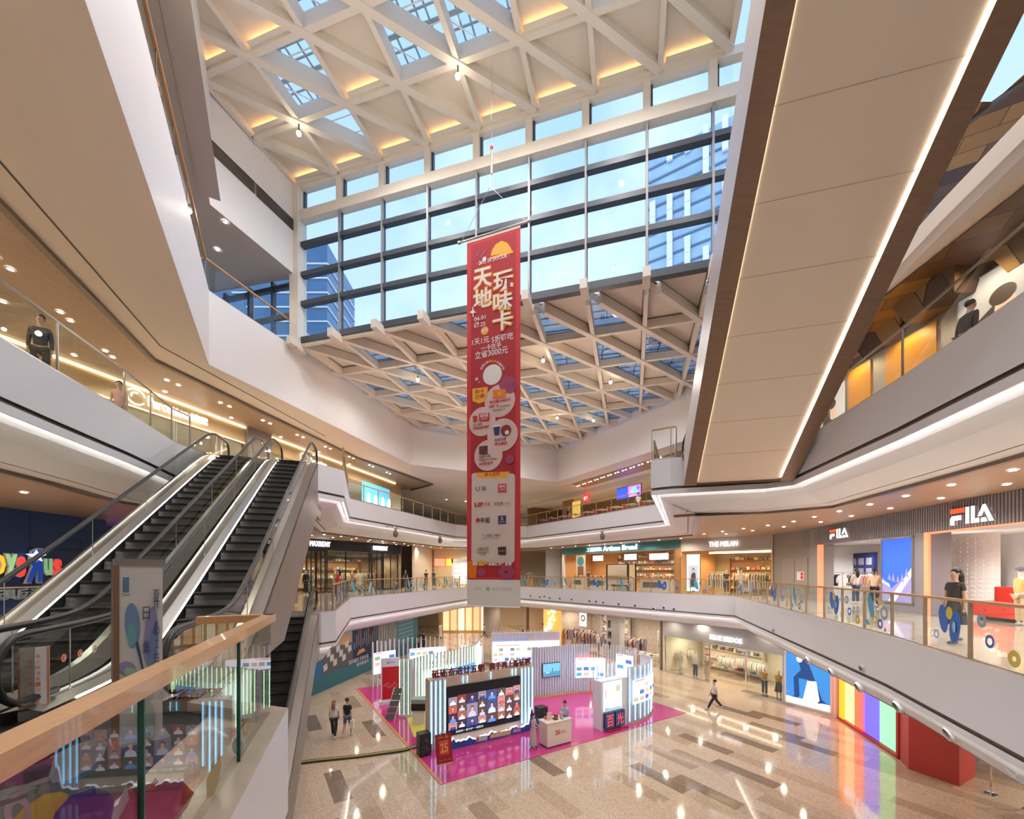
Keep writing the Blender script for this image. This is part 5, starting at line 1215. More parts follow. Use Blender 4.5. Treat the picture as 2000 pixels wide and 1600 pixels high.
# ------------------------------------------------------------------ ground floor right
Gp = [(4.5, 41), (10.2, 33.5), (11.5, 31.5), (14.4, 25.8), (16.9, 21.6)]
H1 = Fr((11.5, 31.5), (16.9, 21.65)); H1.n = Vector((H1.u.y, -H1.u.x))
uF = upx(H1, 1532); SH = mat('ivory_shop', (.82, .74, .62), .6)
shell('right', H1, 0, uF, 0, 4.1, 4.5, 2.75, SH, mat('fascia_grey', (.42, .43, .45), .5), glass=((.15, 3.9), (6.4, uF-.1)), frame=CHROME)
letters('shop_sign', 'white glowing knitwear shop name on the curved white fascia of the ground floor', H1, upx(H1, 1389), upx(H1, 1451), 3.05, 3.38, 'BLUE ERDOS', LW, bold=.0)
for u in (1.2, 3.3, 5.3, 7.2): shoplight(H1, u, -1.8, 2.85, 95, (1, .86, .64))
m = MB(); 
for d in (-.9, -2.4): H1.box(m, .3, uF-.3, d-.06, d+.06, 2.84, 2.88, em('shop_strip', (1, .86, .62), 3))
tag(m.build('ceiling_strip_light'), 'warm strip lights in the ceiling of the ivory knitwear shop', 'light strip')
def art_dancer(c):
    DK = em('pd_dark', (.01, .06, .22), .5); c.rect(0, 0, 1, .12, PW); c.poly([(.3, .82), (.48, .9), (.62, .62), (.82, .2), (.75, .12), (.52, .5), (.3, .5), (.32, .16), (.2, .14), (.18, .5), (.35, .66)], DK)
    c.poly([(.4, .12), (.5, .48), (.7, .5), (.78, .12)], em('pd_pale', (.65, .72, .8), .8)); c.disc(.32, .86, .07, .06, PW); c.poly([(.12, .12), (.3, .18), (.3, .12)], DK); c.poly([(.72, .1), (.92, .14), (.8, .2)], DK); c.rect(.05, .2, .02, .01, PW)
poster('light_box_poster', 'big blue light-box poster of a dancing figure at the end of the knitwear shop', H1, uF+.05, H1.L-.15, .12, 3.2, .02, PSB, art_dancer, frame=WHITE, frw=.07)
m = MB(); H1.box(m, uF, H1.L, -.3, 0, 0, 4.1, WHITE2); struct(m, 'wall_right')
hz = math.atan2(H1.u.y, H1.u.x)
for k, (px, c1, c2, lg) in enumerate(((1330, (.8, .74, .62), (.75, .68, .55), 'skirt'), (1358, (.82, .78, .7), (.06, .09, .2), 'trousers'), (1381, (.5, .38, .3), (.55, .42, .33), 'skirt'), (1493, (.62, .32, .05), (.12, .13, .2), 'trousers'), (1521, (.62, .32, .05), (.1, .1, .14), 'skirt'))):
    mannequin(['mannequin in cream knitwear and skirt near the left end of the knitwear window', 'mannequin in white top and navy trousers in the knitwear window', 'mannequin in a brown dress beside the knitwear shop door', 'mannequin in mustard top and dark trousers right of the door', 'mannequin in mustard top and dark skirt next to the blue poster'][k], tuple(H1.p(upx(H1, px, -.55), -.55, 0.01)), hz+PI, c1, c2, lg)
for k, (px, d) in enumerate(((1322, -1.4), (1345, -2.8), (1420, -2.5), (1440, -3.2), (1480, -2.8))):
    rack(tuple(H1.p(upx(H1, px, d), d, 0.01)), hz, 1.2, ((.82, .78, .68), (.75, .62, .55), (.7, .72, .74), (.8, .7, .45)), 'clothes rail in the ivory knitwear shop, %s from the left' % ['first', 'second', 'third', 'fourth', 'fifth'][k], 'pale knit garment on a rail in the ivory knitwear shop', 'knitwear garments', H=1.5)
# rainbow tube wall and red block
R1 = Fr((16.9, 21.5), (15.7, 16.8)); R1.n = Vector((R1.u.y, -R1.u.x)); R2 = Fr((15.7, 16.8), (15.3, 16.0)); R2.n = Vector((R2.u.y, -R2.u.x)); R3 = Fr((15.3, 16.0), (15.85, 14.7)); R3.n = Vector((R3.u.y, -R3.u.x))
m = MB(); R1.box(m, 0, R1.L, -.4, -.3, 0, 4.1, mat('red_wall', (.50, .05, .04), .45)); REDW = mat('red_wall', (.5, .05, .04)); R1.box(m, 0, R1.L, -.35, .05, 0, .12, REDW); R1.box(m, R1.L-.15, R1.L, -.3, .05, 0, 4.1, REDW); struct(m, 'wall_right')
m = MB(); R1.box(m, .1, .5, -.25, 0, .12, 4.0, em('tube_orange_panel', (1, .22, .01), 1.8)); tag(m.build('orange_panel'), 'orange glowing panel at the left of the rainbow tube wall', 'light panel')
cols = [((1, .55, .2), 2.0)]*6+[((1, .12, .06), 1.8)]*5+[((.9, .08, .35), 1.6)]*1+[((.12, .10, .95), 1.8)]*8+[((.25, .75, .35), 1.5)]*8
for k, (cc, s_) in enumerate(cols):  # colour and strength of each tube
    u = .6+k*(R1.L-.85)/len(cols); q = R1.p(u, -.08, 0); m = MB(); m.tube([q+V(0, 0, .15), q+V(0, 0, 4.0)], .034, em('tube_%.2f_%.2f' % (cc[0], cc[2]), cc, s_*.7), 8)
    nm = {1.8: 'red', 2.0: 'warm orange', 1.6: 'pink', 1.5: 'green'}.get(s_, '') if cc[2] < .9 else 'blue'
    tag(m.build('light_tube'), '%s glowing vertical tube in the rainbow wall of the ground floor' % nm, 'light tube', 'rainbow light tubes, '+nm)
letters('shop_sign', 'white glowing shop name high on the rainbow tube wall, mostly behind the slab edge', R1, .9, 4.5, 3.0, 3.45, 'THE COLORIST', LW, d=.1, bold=.0)
letters('shop_sign', 'white glowing characters beneath the colorist shop name', R1, 1.8, 3.4, 3.55, 3.95, '调色师', LW, d=.1)
t = thing('red_display_block', 'big plain red panel block at the foot of the rainbow tube wall', 'display block', R3.p(.5, 0, 0)); m = MB(); m.prism([tuple(R2.p(0, 0, 0))[:2], tuple(R2.p(R2.L, 0, 0))[:2], tuple(R3.p(R3.L, 0, 0))[:2], (17.2, 15.4), (17.4, 17)], 0, 4.05, REDW); m.build('body', t)
m = MB(); K1 = Fr((17.5, 14.5), (17.0, 3)); K1.n = Vector((K1.u.y, -K1.u.x)); K1.box(m, 0, 12, -3.5, -3.3, 0, 4.1, SH); K1.box(m, 0, 12, 0, .1, 2.9, 4.1, WHITE); struct(m, 'wall_right')
for u in (1.5, 5): shoplight(K1, u, -1.5, 2.8, 200, (1, .88, .7))
for k, (x, y) in enumerate(((16.4, 14.2), (16.5, 13.2))):
    t = thing('stanchion', ['chrome queue post beside the red block', 'chrome queue post nearer the black stand'][k], 'stanchion', (x, y, 0)); MB().tube([(x, y, .02), (x, y, 1.0)], .03, CHROME).build('pole', t); MB().lathe([(0, .05), (.17, .03), (.18, 0)], (x, y, 0), CHROME).build('base', t); MB().lathe([(0, .07), (.05, .05), (.05, 0), (0, 0)], (x, y, 1.0), CHROME).build('cap', t)
t = thing('machine', 'white and black standing device beside the queue posts at lower right', 'machine', (16.9, 12.9, 0)); MB().box((16.7, 12.7, 0), (17.1, 13.1, .12), WHITE).build('foot', t); MB().box((16.75, 12.8, .12), (17.05, 13.0, 1.25), WHITE2).build('body', t); MB().box((16.78, 12.77, .35), (17.02, 12.8, 1.15), BLACK).build('front_panel', t)
# ground far right: fashion chain stores
H2 = Fr((4.6, 42.5), (11.4, 32.1)); H2.n = Vector((H2.u.y, -H2.u.x))
shell('far', H2, 0, H2.L, 0, 4.1, 5, 3.9, mat('store_wall', (.55, .48, .42), .6, noise=.3, nscale=3), WHITE)
for u in (1.5, 4, 7, 10, 12): shoplight(H2, u, -1.8, 3.8, 170, (1, .85, .65))
a, b = upx(H2, 1186), upx(H2, 1212); m = MB(); H2.box(m, a, b, -.5, .1, 0, 4.1, mat('grey_pillar2', (.48, .48, .50), .4)); struct(m, 'wall_far')
letters('shop_sign', 'dark vertical lettering on the grey pillar between the ground floor stores', H2, upx(H2, 1189), upx(H2, 1196), .8, 3.3, 'ESPRIT\nHOMME\nFEMME', BLACK, d=.11, ext=.005)
t = thing('lit_artwork', 'orange panel with glowing white flower shapes at the far ground floor store', 'artwork', (4.0, 41.5, 0)); m = MB(); m.box((3.2, 42.0, 0), (5.0, 42.2, 4.0), em('amber_panel', (.80, .36, .08), .7)); m.build('panel', t); m = MB(); r_ = random.Random(2)
for k in range(16): ell(m, (3.3+r_.random()*1.0, 41.85, 1.6+r_.random()*2.0), (.14, .06, .14), em('flower_white', (1, .9, .7), 2.2), 7, 4)
m.build('flower_shapes', t)
ah = math.atan2(H2.u.y, H2.u.x)
for k, (px, d) in enumerate(((1105, -1), (1118, -2.2), (1138, -.8), (1150, -2.4), (1165, -1), (1230, -1.5), (1245, -2.5))):
    rack(tuple(H2.p(upx(H2, px, d), d, 0)), ah, 1.7, ((.75, .72, .7), (.6, .08, .1), (.08, .08, .1), (.7, .3, .3), (.8, .7, .5), (.2, .2, .3)), 'busy clothes rail in the far ground floor store, %s from the left' % ['first', 'second', 'third', 'fourth', 'fifth', 'sixth', 'seventh'][k], 'garment on a busy rail in the far ground floor store', 'garments in the far store', H=1.75, kind=1, dens=.12)
t = thing('poster_board', 'white board with a wreath picture hanging in the far ground floor store', 'poster', H2.p(upx(H2, 1123), -1.0, 2.2)); c = Canvas(lambda x, y, d: H2.p(upx(H2, 1117)+x, -1+d, 2.2+y), .004); c.rect(0, 0, 1.0, 1.6, em('board_w', (.9, .88, .85), .9)); c.ring(.5, .8, .32, .18, mat('wreath', (.3, .15, .12), .6)); c.mb.build('picture', t)
m = MB(); a, b = upx(H2, 1212), H2.L; H2.box(m, a+1.6, b, -4.2, -4.1, 0, 3.9, mat('aqua_brick', (.35, .5, .62), .5, noise=.5, nscale=4)); struct(m, 'wall_far')
for k, px in enumerate((1219, 1232, 1246, 1259)):
    q = H2.p(upx(H2, px), -.9, 0); t = thing('display_table', 'round-cornered display table of folded clothes at the aqua-walled store, %s from the pillar' % ['first', 'second', 'third', 'fourth'][k], 'table', q); MB().box((q.x-.5, q.y-.4, .7), (q.x+.5, q.y+.4, .76), WHITE).build('tabletop', t)
    for dx in (-.42, .42):
        for dy in (-.32, .32): MB().box((q.x+dx-.03, q.y+dy-.03, 0), (q.x+dx+.03, q.y+dy+.03, .7), CHROME).build('leg', t)
    for i in range(4): tag(MB().box((q.x-.45+i*.24, q.y-.3, .76), (q.x-.25+i*.24, q.y+.1, .84), mat('fold_%d' % (i % 4), ((.8, .8, .8), (.15, .2, .3), (.6, .5, .4), (.85, .7, .6))[i % 4], .8)).build('folded_clothes'), 'folded stack of clothes on a table of the aqua-walled store', 'clothes', 'folded clothes')
# ground far left: warm arcade
m = MB(); m.box((-9.2, 52, 0), (-2, 52.3, 4.1), mat('arcade_warm', (.70, .52, .30), .6)); m.box((1.6, 46, 0), (1.9, 47, 4.1), mat('timber_dark', (.2, .1, .06), .5)); m.box((1.9, 46, 0), (4.4, 46.3, 4.1), BEI); struct(m, 'wall_far')
t = thing('fire_sign', 'small red sign on the beige ground floor wall below the banner', 'sign', (3.4, 45.95, 1.6)); MB().box((3.3, 45.93, 1.6), (3.7, 45.98, 1.85), mat('fire_red', (.7, .03, .03))).build('panel', t)
for k in range(7):
    x = -8.6+k*.95; m = MB(); m.box((x, 51.8, .2), (x+.7, 51.95, 3.3), em('arcade_glow_%d' % (k % 3), ((.9, .62, .34), (.75, .5, .25), (.95, .8, .6))[k % 3], .8)); tag(m.build('lit_shelf'), 'warm glowing shop shelf at the far end of the ground floor, %s from the left' % ['first', 'second', 'third', 'fourth', 'fifth', 'sixth', 'seventh'][k], 'shelf')
m = MB(); m.lathe([(1.0, 0), (1.0, 4.1)], (-2.4, 49, 0), mat('grey_column', (.35, .32, .30), .4), 24); struct(m, 'wall_far')
t = thing('litter_bin', 'dark bin with a plant top in front of the beige ground floor wall', 'bin', (1.1, 44.5, 0)); MB().lathe([(.28, 0), (.28, .85), (.3, .9), (0, .92)], (1.1, 44.5, 0), mat('bin_dark', (.06, .06, .06), .4)).build('body', t); m = MB(); ell(m, (1.1, 44.5, 1.15), (.25, .25, .25), mat('leaf_green', (.06, .16, .04))); m.build('plant_top', t)
# left ground hoarding with city pictures
HL = Fr((-12.3, 24.8), (-9.2, 40.5)); HL.n = Vector((HL.u.y, -HL.u.x))
t = thing('hoarding', 'long hoarding with four city pictures over a teal base on the ground floor', 'hoarding', HL.p(8, 0, 0)); m = MB(); HL.box(m, 0, HL.L, -.2, 0, 0, 4.05, mat('hoarding_teal', (.03, .16, .22), .5)); m.build('panel', t)
c = Canvas(lambda x, y, d: HL.p(x, d, y), .0012); ub = [upx(HL, q) for q in (629, 688, 738, 776, 808)]
c.rect(.2, .9, ub[0]-.2, 3.1, mat('h_blue', (.02, .15, .35), .5)); K_ = lambda n_, c_: mat('city_'+n_, c_, .6)
pic = [('dusk', (.10, .10, .12)), ('night', (.015, .025, .10)), ('grey', (.20, .21, .24)), ('sea', (.08, .22, .32))]
for k in range(4): c.rect(ub[k]+.05, 1.0, ub[k+1]-ub[k]-.1, 2.95, K_(*pic[k]))
w_ = ub[1]-ub[0]; x0 = ub[0]+.05
c.rect(x0, 2.6, w_-.1, 1.3, K_('sunset', (.35, .33, .30))); c.disc(x0+w_*.75, 2.8, .5, .3, K_('glow', (.65, .30, .12)))
for i in range(9): a = i*.9; c.poly([(x0+.1+w_*.1*(i % 9), 1.2+(i*37 % 10)*.12), (x0+.5+w_*.1*(i % 9), 1.3+(i*37 % 10)*.12), (x0+.45+w_*.1*(i % 9), 1.7+(i*37 % 10)*.12), (x0+.05+w_*.1*(i % 9), 1.6+(i*37 % 10)*.12)] if x0+.5+w_*.1*i < ub[1] else [(x0, 1.1), (x0+.3, 1.1), (x0+.2, 1.5)], K_('roof', (.55, .57, .60)))
x0 = ub[1]+.1
for i in range(12): xx = x0+.08+i*(ub[2]-ub[1]-.3)/12; c.rect(xx, 2.0+.1*(i % 3), .12, .5+.45*((i*5) % 4), K_('tower%d' % (i % 2), ((.10, .25, .45), (.35, .16, .06))[i % 2]))
c.poly([(x0+.4, 1.5), (x0+1.6, 1.65), (x0+1.3, 1.9), (x0+.7, 1.85)], K_('boat', (.55, .28, .08)))
for i in range(8): xx = ub[2]+.2+i*(ub[3]-ub[2]-.4)/8; c.rect(xx, 1.2, .1, 1.0+.5*((i*3) % 4), K_('pale', (.42, .44, .48)))
for i in range(7): c.rect(ub[3]+.1, 1.3+i*.36, ub[4]-ub[3]-.3, .08, K_('wave', (.25, .42, .52)))
c.mb.build('city_picture', t)
m = MB(); put_text(m, '深圳福田 共享未来', lambda x, y, d: HL.p(ub[1]+x-.6, .10+d, 1.05+y), 0, 0, 2.6, .32, mat('print_white', (.8, .82, .85), .6)); put_text(m, '城市新名片', lambda x, y, d: HL.p(ub[1]+x+.4, .10+d, .72+y), 0, 0, 1.6, .26, mat('print_white', (.8, .82, .85))); m.build('lettering', t)
# extra shop fittings -------------------------------------------------
def shelf_unit(lb, F_, u0, u1, d, z0, z1, m_, n=4):
    q = F_.p((u0+u1)/2, d, z0); t = thing('shelf_unit', lb, 'shelf', q)
    m = MB(); F_.box(m, u0, u1, d-.02, d, z0, z1, m_); m.build('back_panel', t)
    for k in range(n): z = z0+.25+(z1-z0-.4)*k/max(1, n-1); m = MB(); F_.box(m, u0, u1, d, d+.35, z, z+.03, m_); m.build('shelf_board', t)
    for u in (u0, u1-.03): m = MB(); F_.box(m, u, u+.03, d, d+.35, z0, z1, m_); m.build('side_panel', t)
    r = random.Random(int(u0*100)); i = 0
    for k in range(n):
        z = z0+.28+(z1-z0-.4)*k/max(1, n-1)
        u = u0+.1
        while u < u1-.35:
            w_ = .18+.14*r.random(); h_ = .10+.18*r.random(); cc = [(.8, .78, .74), (.15, .16, .2), (.6, .25, .2), (.7, .55, .35), (.3, .4, .5), (.85, .8, .6)][r.randrange(6)]
            m = MB(); F_.box(m, u, u+w_, d+.05, d+.28, z, z+h_, mat('goods_%d' % int(cc[0]*100), cc, .7)); tag(m.build('folded_clothes'), 'goods on the '+lb.split(',')[0], 'goods', 'goods: '+lb.split(',')[0]); u += w_+.08
shelf_unit('white shelves inside the left sportswear doorway', F, uC+.7, uD-.3, -4.6, 6, 8.4, SHOPW)
shelf_unit('ivory shelves at the back of the knitwear shop', H1, .6, 5.2, -4.2, 0.01, 2.4, SH)
shelf_unit('timber shelves at the back of the fashion shop', F3, 2.0, 5.4, -4.6, 6, 8.6, WD)
shelf_unit('store shelves left of the grey pillar far away', H2, 2.0, 5.6, -4.6, 0, 3.0, WHITE, 5)
shelf_unit('store shelves right of the grey pillar far away', H2, 9.6, 12.0, -3.8, 0, 2.4, WHITE, 4)
shelf_unit('dim shelves at the back of the boutique', F5, 1.0, 7.5, -3.7, 6, 8.6, WD, 4)
shelf_unit('bread shelves on the bakery back wall', F4, 4.5, 12.5, -3.8, 6.9, 9.0, WD, 4)
for k, px in enumerate((1112, 1130, 1158, 1172)): mannequin('dressed mannequin in the far ground floor store, %s from the left' % ['first', 'second', 'third', 'fourth'][k], tuple(H2.p(upx(H2, px), -.7, 0)), ah+PI, ((.1, .1, .12), (.7, .1, .15), (.8, .75, .7), (.2, .25, .4))[k], ((.6, .55, .5), (.1, .1, .1), (.3, .3, .35), (.75, .7, .6))[k])
# ================================================================== hanging banner
BA = Vector((-1.585, 14.6)); BB = Vector((.275, 13.9)); BF = Fr(BA, BB, True); BW = BF.L; BZ0, BZ1 = 6.41, 19.28; BH = BZ1-BZ0
bn = thing('banner', 'tall red promotional banner hanging from the roof in the middle of the hall', 'banner', BF.p(BW/2, 0, BZ0))
RED = mat('banner_red', (.62, .035, .045), .7); RED2 = mat('banner_dark_red', (.42, .018, .028), .7); BWH = mat('banner_white', (.80, .76, .73), .7); GLD = mat('banner_gold', (.85, .42, .03), .6); ORB = mat('banner_orange', (.80, .20, .01), .6)
BEIGE = mat('banner_beige', (.68, .55, .50), .7); PPK = mat('banner_pink', (.72, .50, .46), .7); BPU = mat('banner_purple', (.36, .06, .14), .7); BNV = mat('banner_navy', (.03, .04, .16), .7); BBK = mat('banner_black', (.05, .03, .03), .7); BRD = mat('banner_text_red', (.60, .03, .03), .7); BGR = mat('banner_grey_text', (.52, .49, .47), .7)
m = MB(); n_ = 24
for i in range(n_):
    a, b = BW*i/n_, BW*(i+1)/n_; da, db = .010*math.sin(a*7), .010*math.sin(b*7)
    zt = lambda q: BZ0+.93+0*q
    for z0_, z1_, mm_ in ((BZ0, BZ0+.93, BWH), (BZ0+.93, BZ1-.12, RED), (BZ1-.12, BZ1, BWH)):
        m.face([BF.p(a, da*0, z0_), BF.p(b, db*0, z0_), BF.p(b, db*0, z1_), BF.p(a, da*0, z1_)], mm_)
        m.face([BF.p(a, -.02, z0_), BF.p(b, -.02, z0_), BF.p(b, -.02, z1_), BF.p(a, -.02, z1_)], mm_)
m.build('fabric', bn)
MB().tube([BF.p(-.28, 0, BZ1), BF.p(BW+.28, 0, BZ1)], .035, STEEL, 10).build('top_pole', bn)
MB().tube([BF.p(0, 0, BZ0), BF.p(BW, 0, BZ0)], .02, BWH, 8).build('bottom_pole', bn)
for u in (-.3, BW+.3): mm_ = MB(); mm_.tube([BF.p(u-.05, 0, BZ1), BF.p(u+.05, 0, BZ1)], .055, STEEL, 10); mm_.build('pole_cap', bn)
hk = BF.p(BW/2-.05, 0, 22.2)
m = MB(); m.tube([BF.p(-.22, 0, BZ1), BF.p(BW/2-.1, 0, 20.9), BF.p(BW+.22, 0, BZ1)], .010, STEEL, 5); m.tube([BF.p(BW/2-.1, 0, 20.9), hk, hk+V(0, 0, 3.0)], .010, STEEL, 5); m.build('cable', bn)
m = MB(); m.tube([hk-V(0, 0, .9), hk], .04, STEEL, 8); ell(m, hk, (.06, .06, .08), RED); m.build('chain_hoist', bn)
def bv(px, py):
    u = (px-(912+8*(py-470)/715))/104.5; yt = 470-33*u; yb = 1185+2*u; return (u*BW, (yb-py)/(yb-yt)*BH)
class BC(Canvas):
    def P(s, pts, m_): s.poly([bv(*p) for p in pts], m_)
    def T(s, t, x0, y0, x1, y1, m_, bold=0): 
        d = s.d(); (ax, ay), (bx, by) = bv(x0, y1), bv(x1, y0); vs, fs, tx0, tx1, ty0, ty1 = text_data(t, 0, bold)
        w_ = bx-ax; h_ = (bv(x0, y0)[1]-ay)
        s.mb.data([s.fn(ax+(v.x-tx0)/(tx1-tx0)*w_, ay+(v.y-ty0)/(ty1-ty0)*h_, d) for v in vs], fs, m_)
    def D(s, x, y, r, m_, ry=None): a, b = bv(x, y); k = BW/104.5; s.disc(a, b, r*k, (ry or r)*k, m_, 32)
c = BC(lambda x, y, d: BF.p(x, d, BZ0+y), .0012)
c.P([(921, 480), (1008, 452), (1015, 1128), (927, 1128)], RED2)
c.k = 4
c.P([(960, 500), (963, 488), (970, 477), (981, 470), (992, 474), (999, 484), (1002, 492)], GLD); c.P([(958, 503), (1003, 489), (1004, 493), (959, 507)], GLD)
c.P([(924, 512), (934, 494), (941, 488), (936, 498)], BPU); c.P([(938, 502), (954, 482), (956, 484), (942, 504)], BPU); c.D(948, 506, 4, BWH); c.D(941, 514, 1.8, BWH)
c.T('· DIVE IN SAVOUR ·', 933, 512, 996, 520, BWH, .01)
c.k = 4
for ch, (a, b, c_, d_) in (('天', (927, 529, 962, 567)), ('地', (927, 568, 963, 606)), ('玩', (967, 535, 1003, 572)), ('味', (967, 574, 1003, 611)), ('卡', (967, 612, 1003, 648))):
    c.T(ch, a-2, b-1, c_+3, d_+4, ORB, .045); c.T(ch, a-1.5, b-1, c_+2, d_+2, GLD, .035); c.T(ch, a, b, c_, d_, BWH, .015)
c.D(926, 610, 3.5, BWH); c.P([(918, 611), (926, 609), (934, 611), (926, 613)], BWH); c.P([(925, 600), (927, 600), (928, 620), (926, 620)], BWH)
c.T('06.01', 929, 621, 952, 629, BWH, .01); c.T('~', 931, 631, 938, 633, BWH, .01); c.T('07.25', 929, 634, 952, 642, BWH, .01)
c.k = 4
c.D(950, 646, 7.5, GLD); c.T('限时', 944, 643, 956, 649, BWH, .01)
c.k = 4
c.T('1天1元', 925, 664, 959, 676, BWH, .01); c.T('5折嗨吃', 964, 657, 1006, 671, BWH, .01); c.T('一卡在手', 943, 676, 983, 687, BWH, .01); c.T('立省3000元', 931, 688, 996, 703, BWH, .01)
c.k = 4
for i, ch in enumerate('扫码立享80+优惠特权'):
    an = PI*(.86-.72*i/10); x, y = 966+24*math.cos(an), 731-25*math.sin(an); c.T(ch, x-2.4, y-2.6, x+2.4, y+2.6, GLD if ch in '80+' else BWH, .01)
c.k = 4
c.D(966, 732, 18.5, BWH); c.D(935, 741, 3, PPK); c.D(940, 747, 1.4, PPK)
for i in range(6): an = i*1.05; c.D(997+9*math.cos(an), 752+9*math.sin(an), 8, BPU)
c.k = 4
c.P([(926, 760), (957, 756), (957, 782), (941, 789), (927, 784)], GLD); c.T('购卡', 932, 762, 950, 771, BRD, .02); c.T('立得', 932, 772, 951, 781, BRD, .02)
c.k = 4
for x, y, r in ((981, 783, 28.5), (947, 824, 25.5), (987, 850, 28.5), (960, 890, 27)): c.D(x, y, r+1.0, BEIGE); c.D(x, y, r, PPK)
c.k = 16
c.P([(968, 762), (993, 760), (993, 776), (968, 779)], ORB); c.P([(976, 767), (984, 767), (980, 773)], GLD)
c.T('950得1000元', 961, 783, 1003, 790, BRD, .03); c.T('储值卡', 961, 792, 980, 799, BRD, .03); c.T('(满减券套餐)', 982, 793, 1002, 797, BBK); c.T('赠超级福袋一份', 968, 801, 992, 805, BBK)
c.P([(928, 814), (938, 813), (937, 825), (930, 825)], BRD); c.P([(941, 809), (962, 807), (962, 822), (941, 824)], BRD); c.T('超级', 943, 810, 960, 817, BWH, .01); c.T('福袋', 945, 818, 958, 821, BWH)
c.k = 16
c.T('H2 福袋', 929, 829, 948, 834, BBK); c.T('经典招牌拿铁', 929, 835, 962, 841, BRD, .03)
c.k = 16
c.P([(969, 833), (983, 831), (981, 850), (972, 851)], BNV); c.P([(968, 831), (984, 829), (984, 833), (969, 835)], BWH); c.D(994, 841, 10, mat('banner_maroon', (.25, .02, .03), .6)); c.D(996, 845, 4, BWH)
c.T('茶颜悦色', 972, 857, 995, 864, BBK); c.T('幽兰拿铁', 973, 865, 997, 872, BRD, .03); c.P([(942, 873), (959, 871), (959, 888), (942, 889)], mat('banner_brown', (.12, .03, .03), .6)); c.T('哈根达斯', 942, 891, 965, 897, BBK); c.T('Häagen-Dazs', 942, 897, 977, 904, BBK); c.T('冰淇淋单球', 942, 905, 970, 911, BRD, .03)
c.D(1002, 898, 8, BPU)
c.k = 4
c.P([(927, 928), (930, 925), (1009, 925), (1012, 929), (1013, 1095), (1010, 1099), (931, 1099), (928, 1095)], BEIGE)
c.P([(934, 924), (1002, 921), (998, 931), (993, 934), (944, 935), (938, 932)], GLD); c.T('参与品牌', 953, 924, 983, 932, BRD, .02)
c.k = 16
c.T('U', 936, 952, 944, 961, BNV); c.T('深', 946, 951, 957, 960, BNV); c.T('UPPER', 958, 955, 966, 957, BGR); c.P([(980, 946), (996, 945), (996, 961), (980, 962)], BRD); c.T('寿司', 982, 948, 994, 954, BWH, .01); c.T('大食堂', 982, 955, 994, 959, BWH)
c.T('LIP', 934, 983, 952, 991, BRD, .05); c.T('泰国\n料理', 954, 982, 965, 990, BRD); c.T('宋合肉', 973, 981, 990, 989, BBK); c.T('江南料理', 992, 981, 1004, 987, ORB)
c.k = 16
c.D(941, 1017, 4, BRD); c.T('牛逅', 946, 1012, 965, 1023, BBK, .02); c.P([(981, 1008), (996, 1007), (996, 1023), (981, 1024)], BNV); c.T('S', 986, 1010, 991, 1017, GLD, .03); c.T('SEAFOOD', 983, 1019, 994, 1021, BWH)
c.k = 16
c.P([(950, 1044), (957, 1044), (957, 1053), (950, 1053)], BGR); c.T('和聚 小餐厅', 959, 1044, 985, 1050, BBK); c.P([(959, 1051.5), (985, 1051.5), (985, 1052), (959, 1052)], BBK)
c.P([(938, 1079), (964, 1079), (964, 1079.7), (938, 1079.7)], BBK); c.T('点融日料', 940, 1070, 963, 1077, BBK); c.T('FINE', 944, 1081, 958, 1084, BBK); c.P([(981, 1069), (997, 1068), (997, 1084), (982, 1084)], BBK); c.T('GALLERY', 983, 1075, 995, 1078, GLD)
c.k = 4
c.P([(921, 1096), (940, 1100), (938, 1130), (922, 1130)], ORB); c.D(949, 1118, 8, BPU)
for i in range(6): an = i*1.047; c.D(998+10*math.cos(an), 1118+10*math.sin(an)*.9, 6.5, BPU)
c.k = 16
c.T('更有', 931, 1099, 942, 1106, BWH, .04); c.T('80+', 943, 1096, 962, 1107, GLD, .06); c.T('商家折扣等你享', 963, 1099, 1008, 1106, BWH, .04)
c.k = 4
c.T('UPPERHILLS', 935, 1148, 950, 1151, BGR); c.T('SHENZHEN', 936, 1152, 948, 1154, BGR); c.D(962, 1151, 4, BGR); c.T('卓悦汇 生活馆', 970, 1148, 1008, 1154, BGR)
c.mb.build('banner_print', bn)
# ================================================================== exhibition stand on the pink carpet
OX = Vector((-2.56, 14.8)); bu = Vector((.847, .531)); bn_ = Vector((-.531, .847))
def bo(a, b): q = OX+bu*a+bn_*b; return (q.x, q.y)
PINK = mat('pink_carpet', (.60, .05, .26), .12, coat=.3); YELC = mat('yellow_vinyl', (.72, .66, .12), .15)
m = MB(); m.prism([bo(0, 0), bo(14.1, 0), bo(14.1, 14.2), bo(0, 14.2)], .0, .02, PINK); m.flat([[bo(0, 0), bo(.12, 0), bo(.12, 14.2), bo(0, 14.2)]], .024, mat('orange_edge', (.75, .25, .10), .4)); m.flat([[bo(.6, 4.6), bo(2.3, 4.0), bo(3.4, 6.2), bo(1.2, 7.6)]], .022, YELC)
tag(m.build('carpet'), 'glossy pink square floor covering under the exhibition stand', 'carpet')
SLW = mat('slat_white', (.72, .77, .84), .4); TAN = mat('stand_tan', (.60, .47, .36), .5); CY = emat('tube_cyan', (.25, .68, 1), 2.2); GNL = emat('tube_green', (.60, 1, .55), 1.5); LBX = emat('light_box_white', (.86, .91, 1), .62)
FLD = Fr((-3.47, 17.5), (1.04, 20.3), True)
t = thing('video_wall', 'large video wall of many portraits in a tan frame with blue light tubes', 'video wall', FLD.p(2.65, -.1, .02))
m = MB(); FLD.box(m, 0, 5.31, -.55, -.06, .02, 3.0, TAN); m.build('wall_body', t)
for u in (.06, .26, .46, .68, 4.62, 4.82, 5.02, 5.24): m = MB(); m.tube([FLD.p(u, .03, .35), FLD.p(u, .03, 2.95)], .022, CY, 8); m.build('light_tube', t)
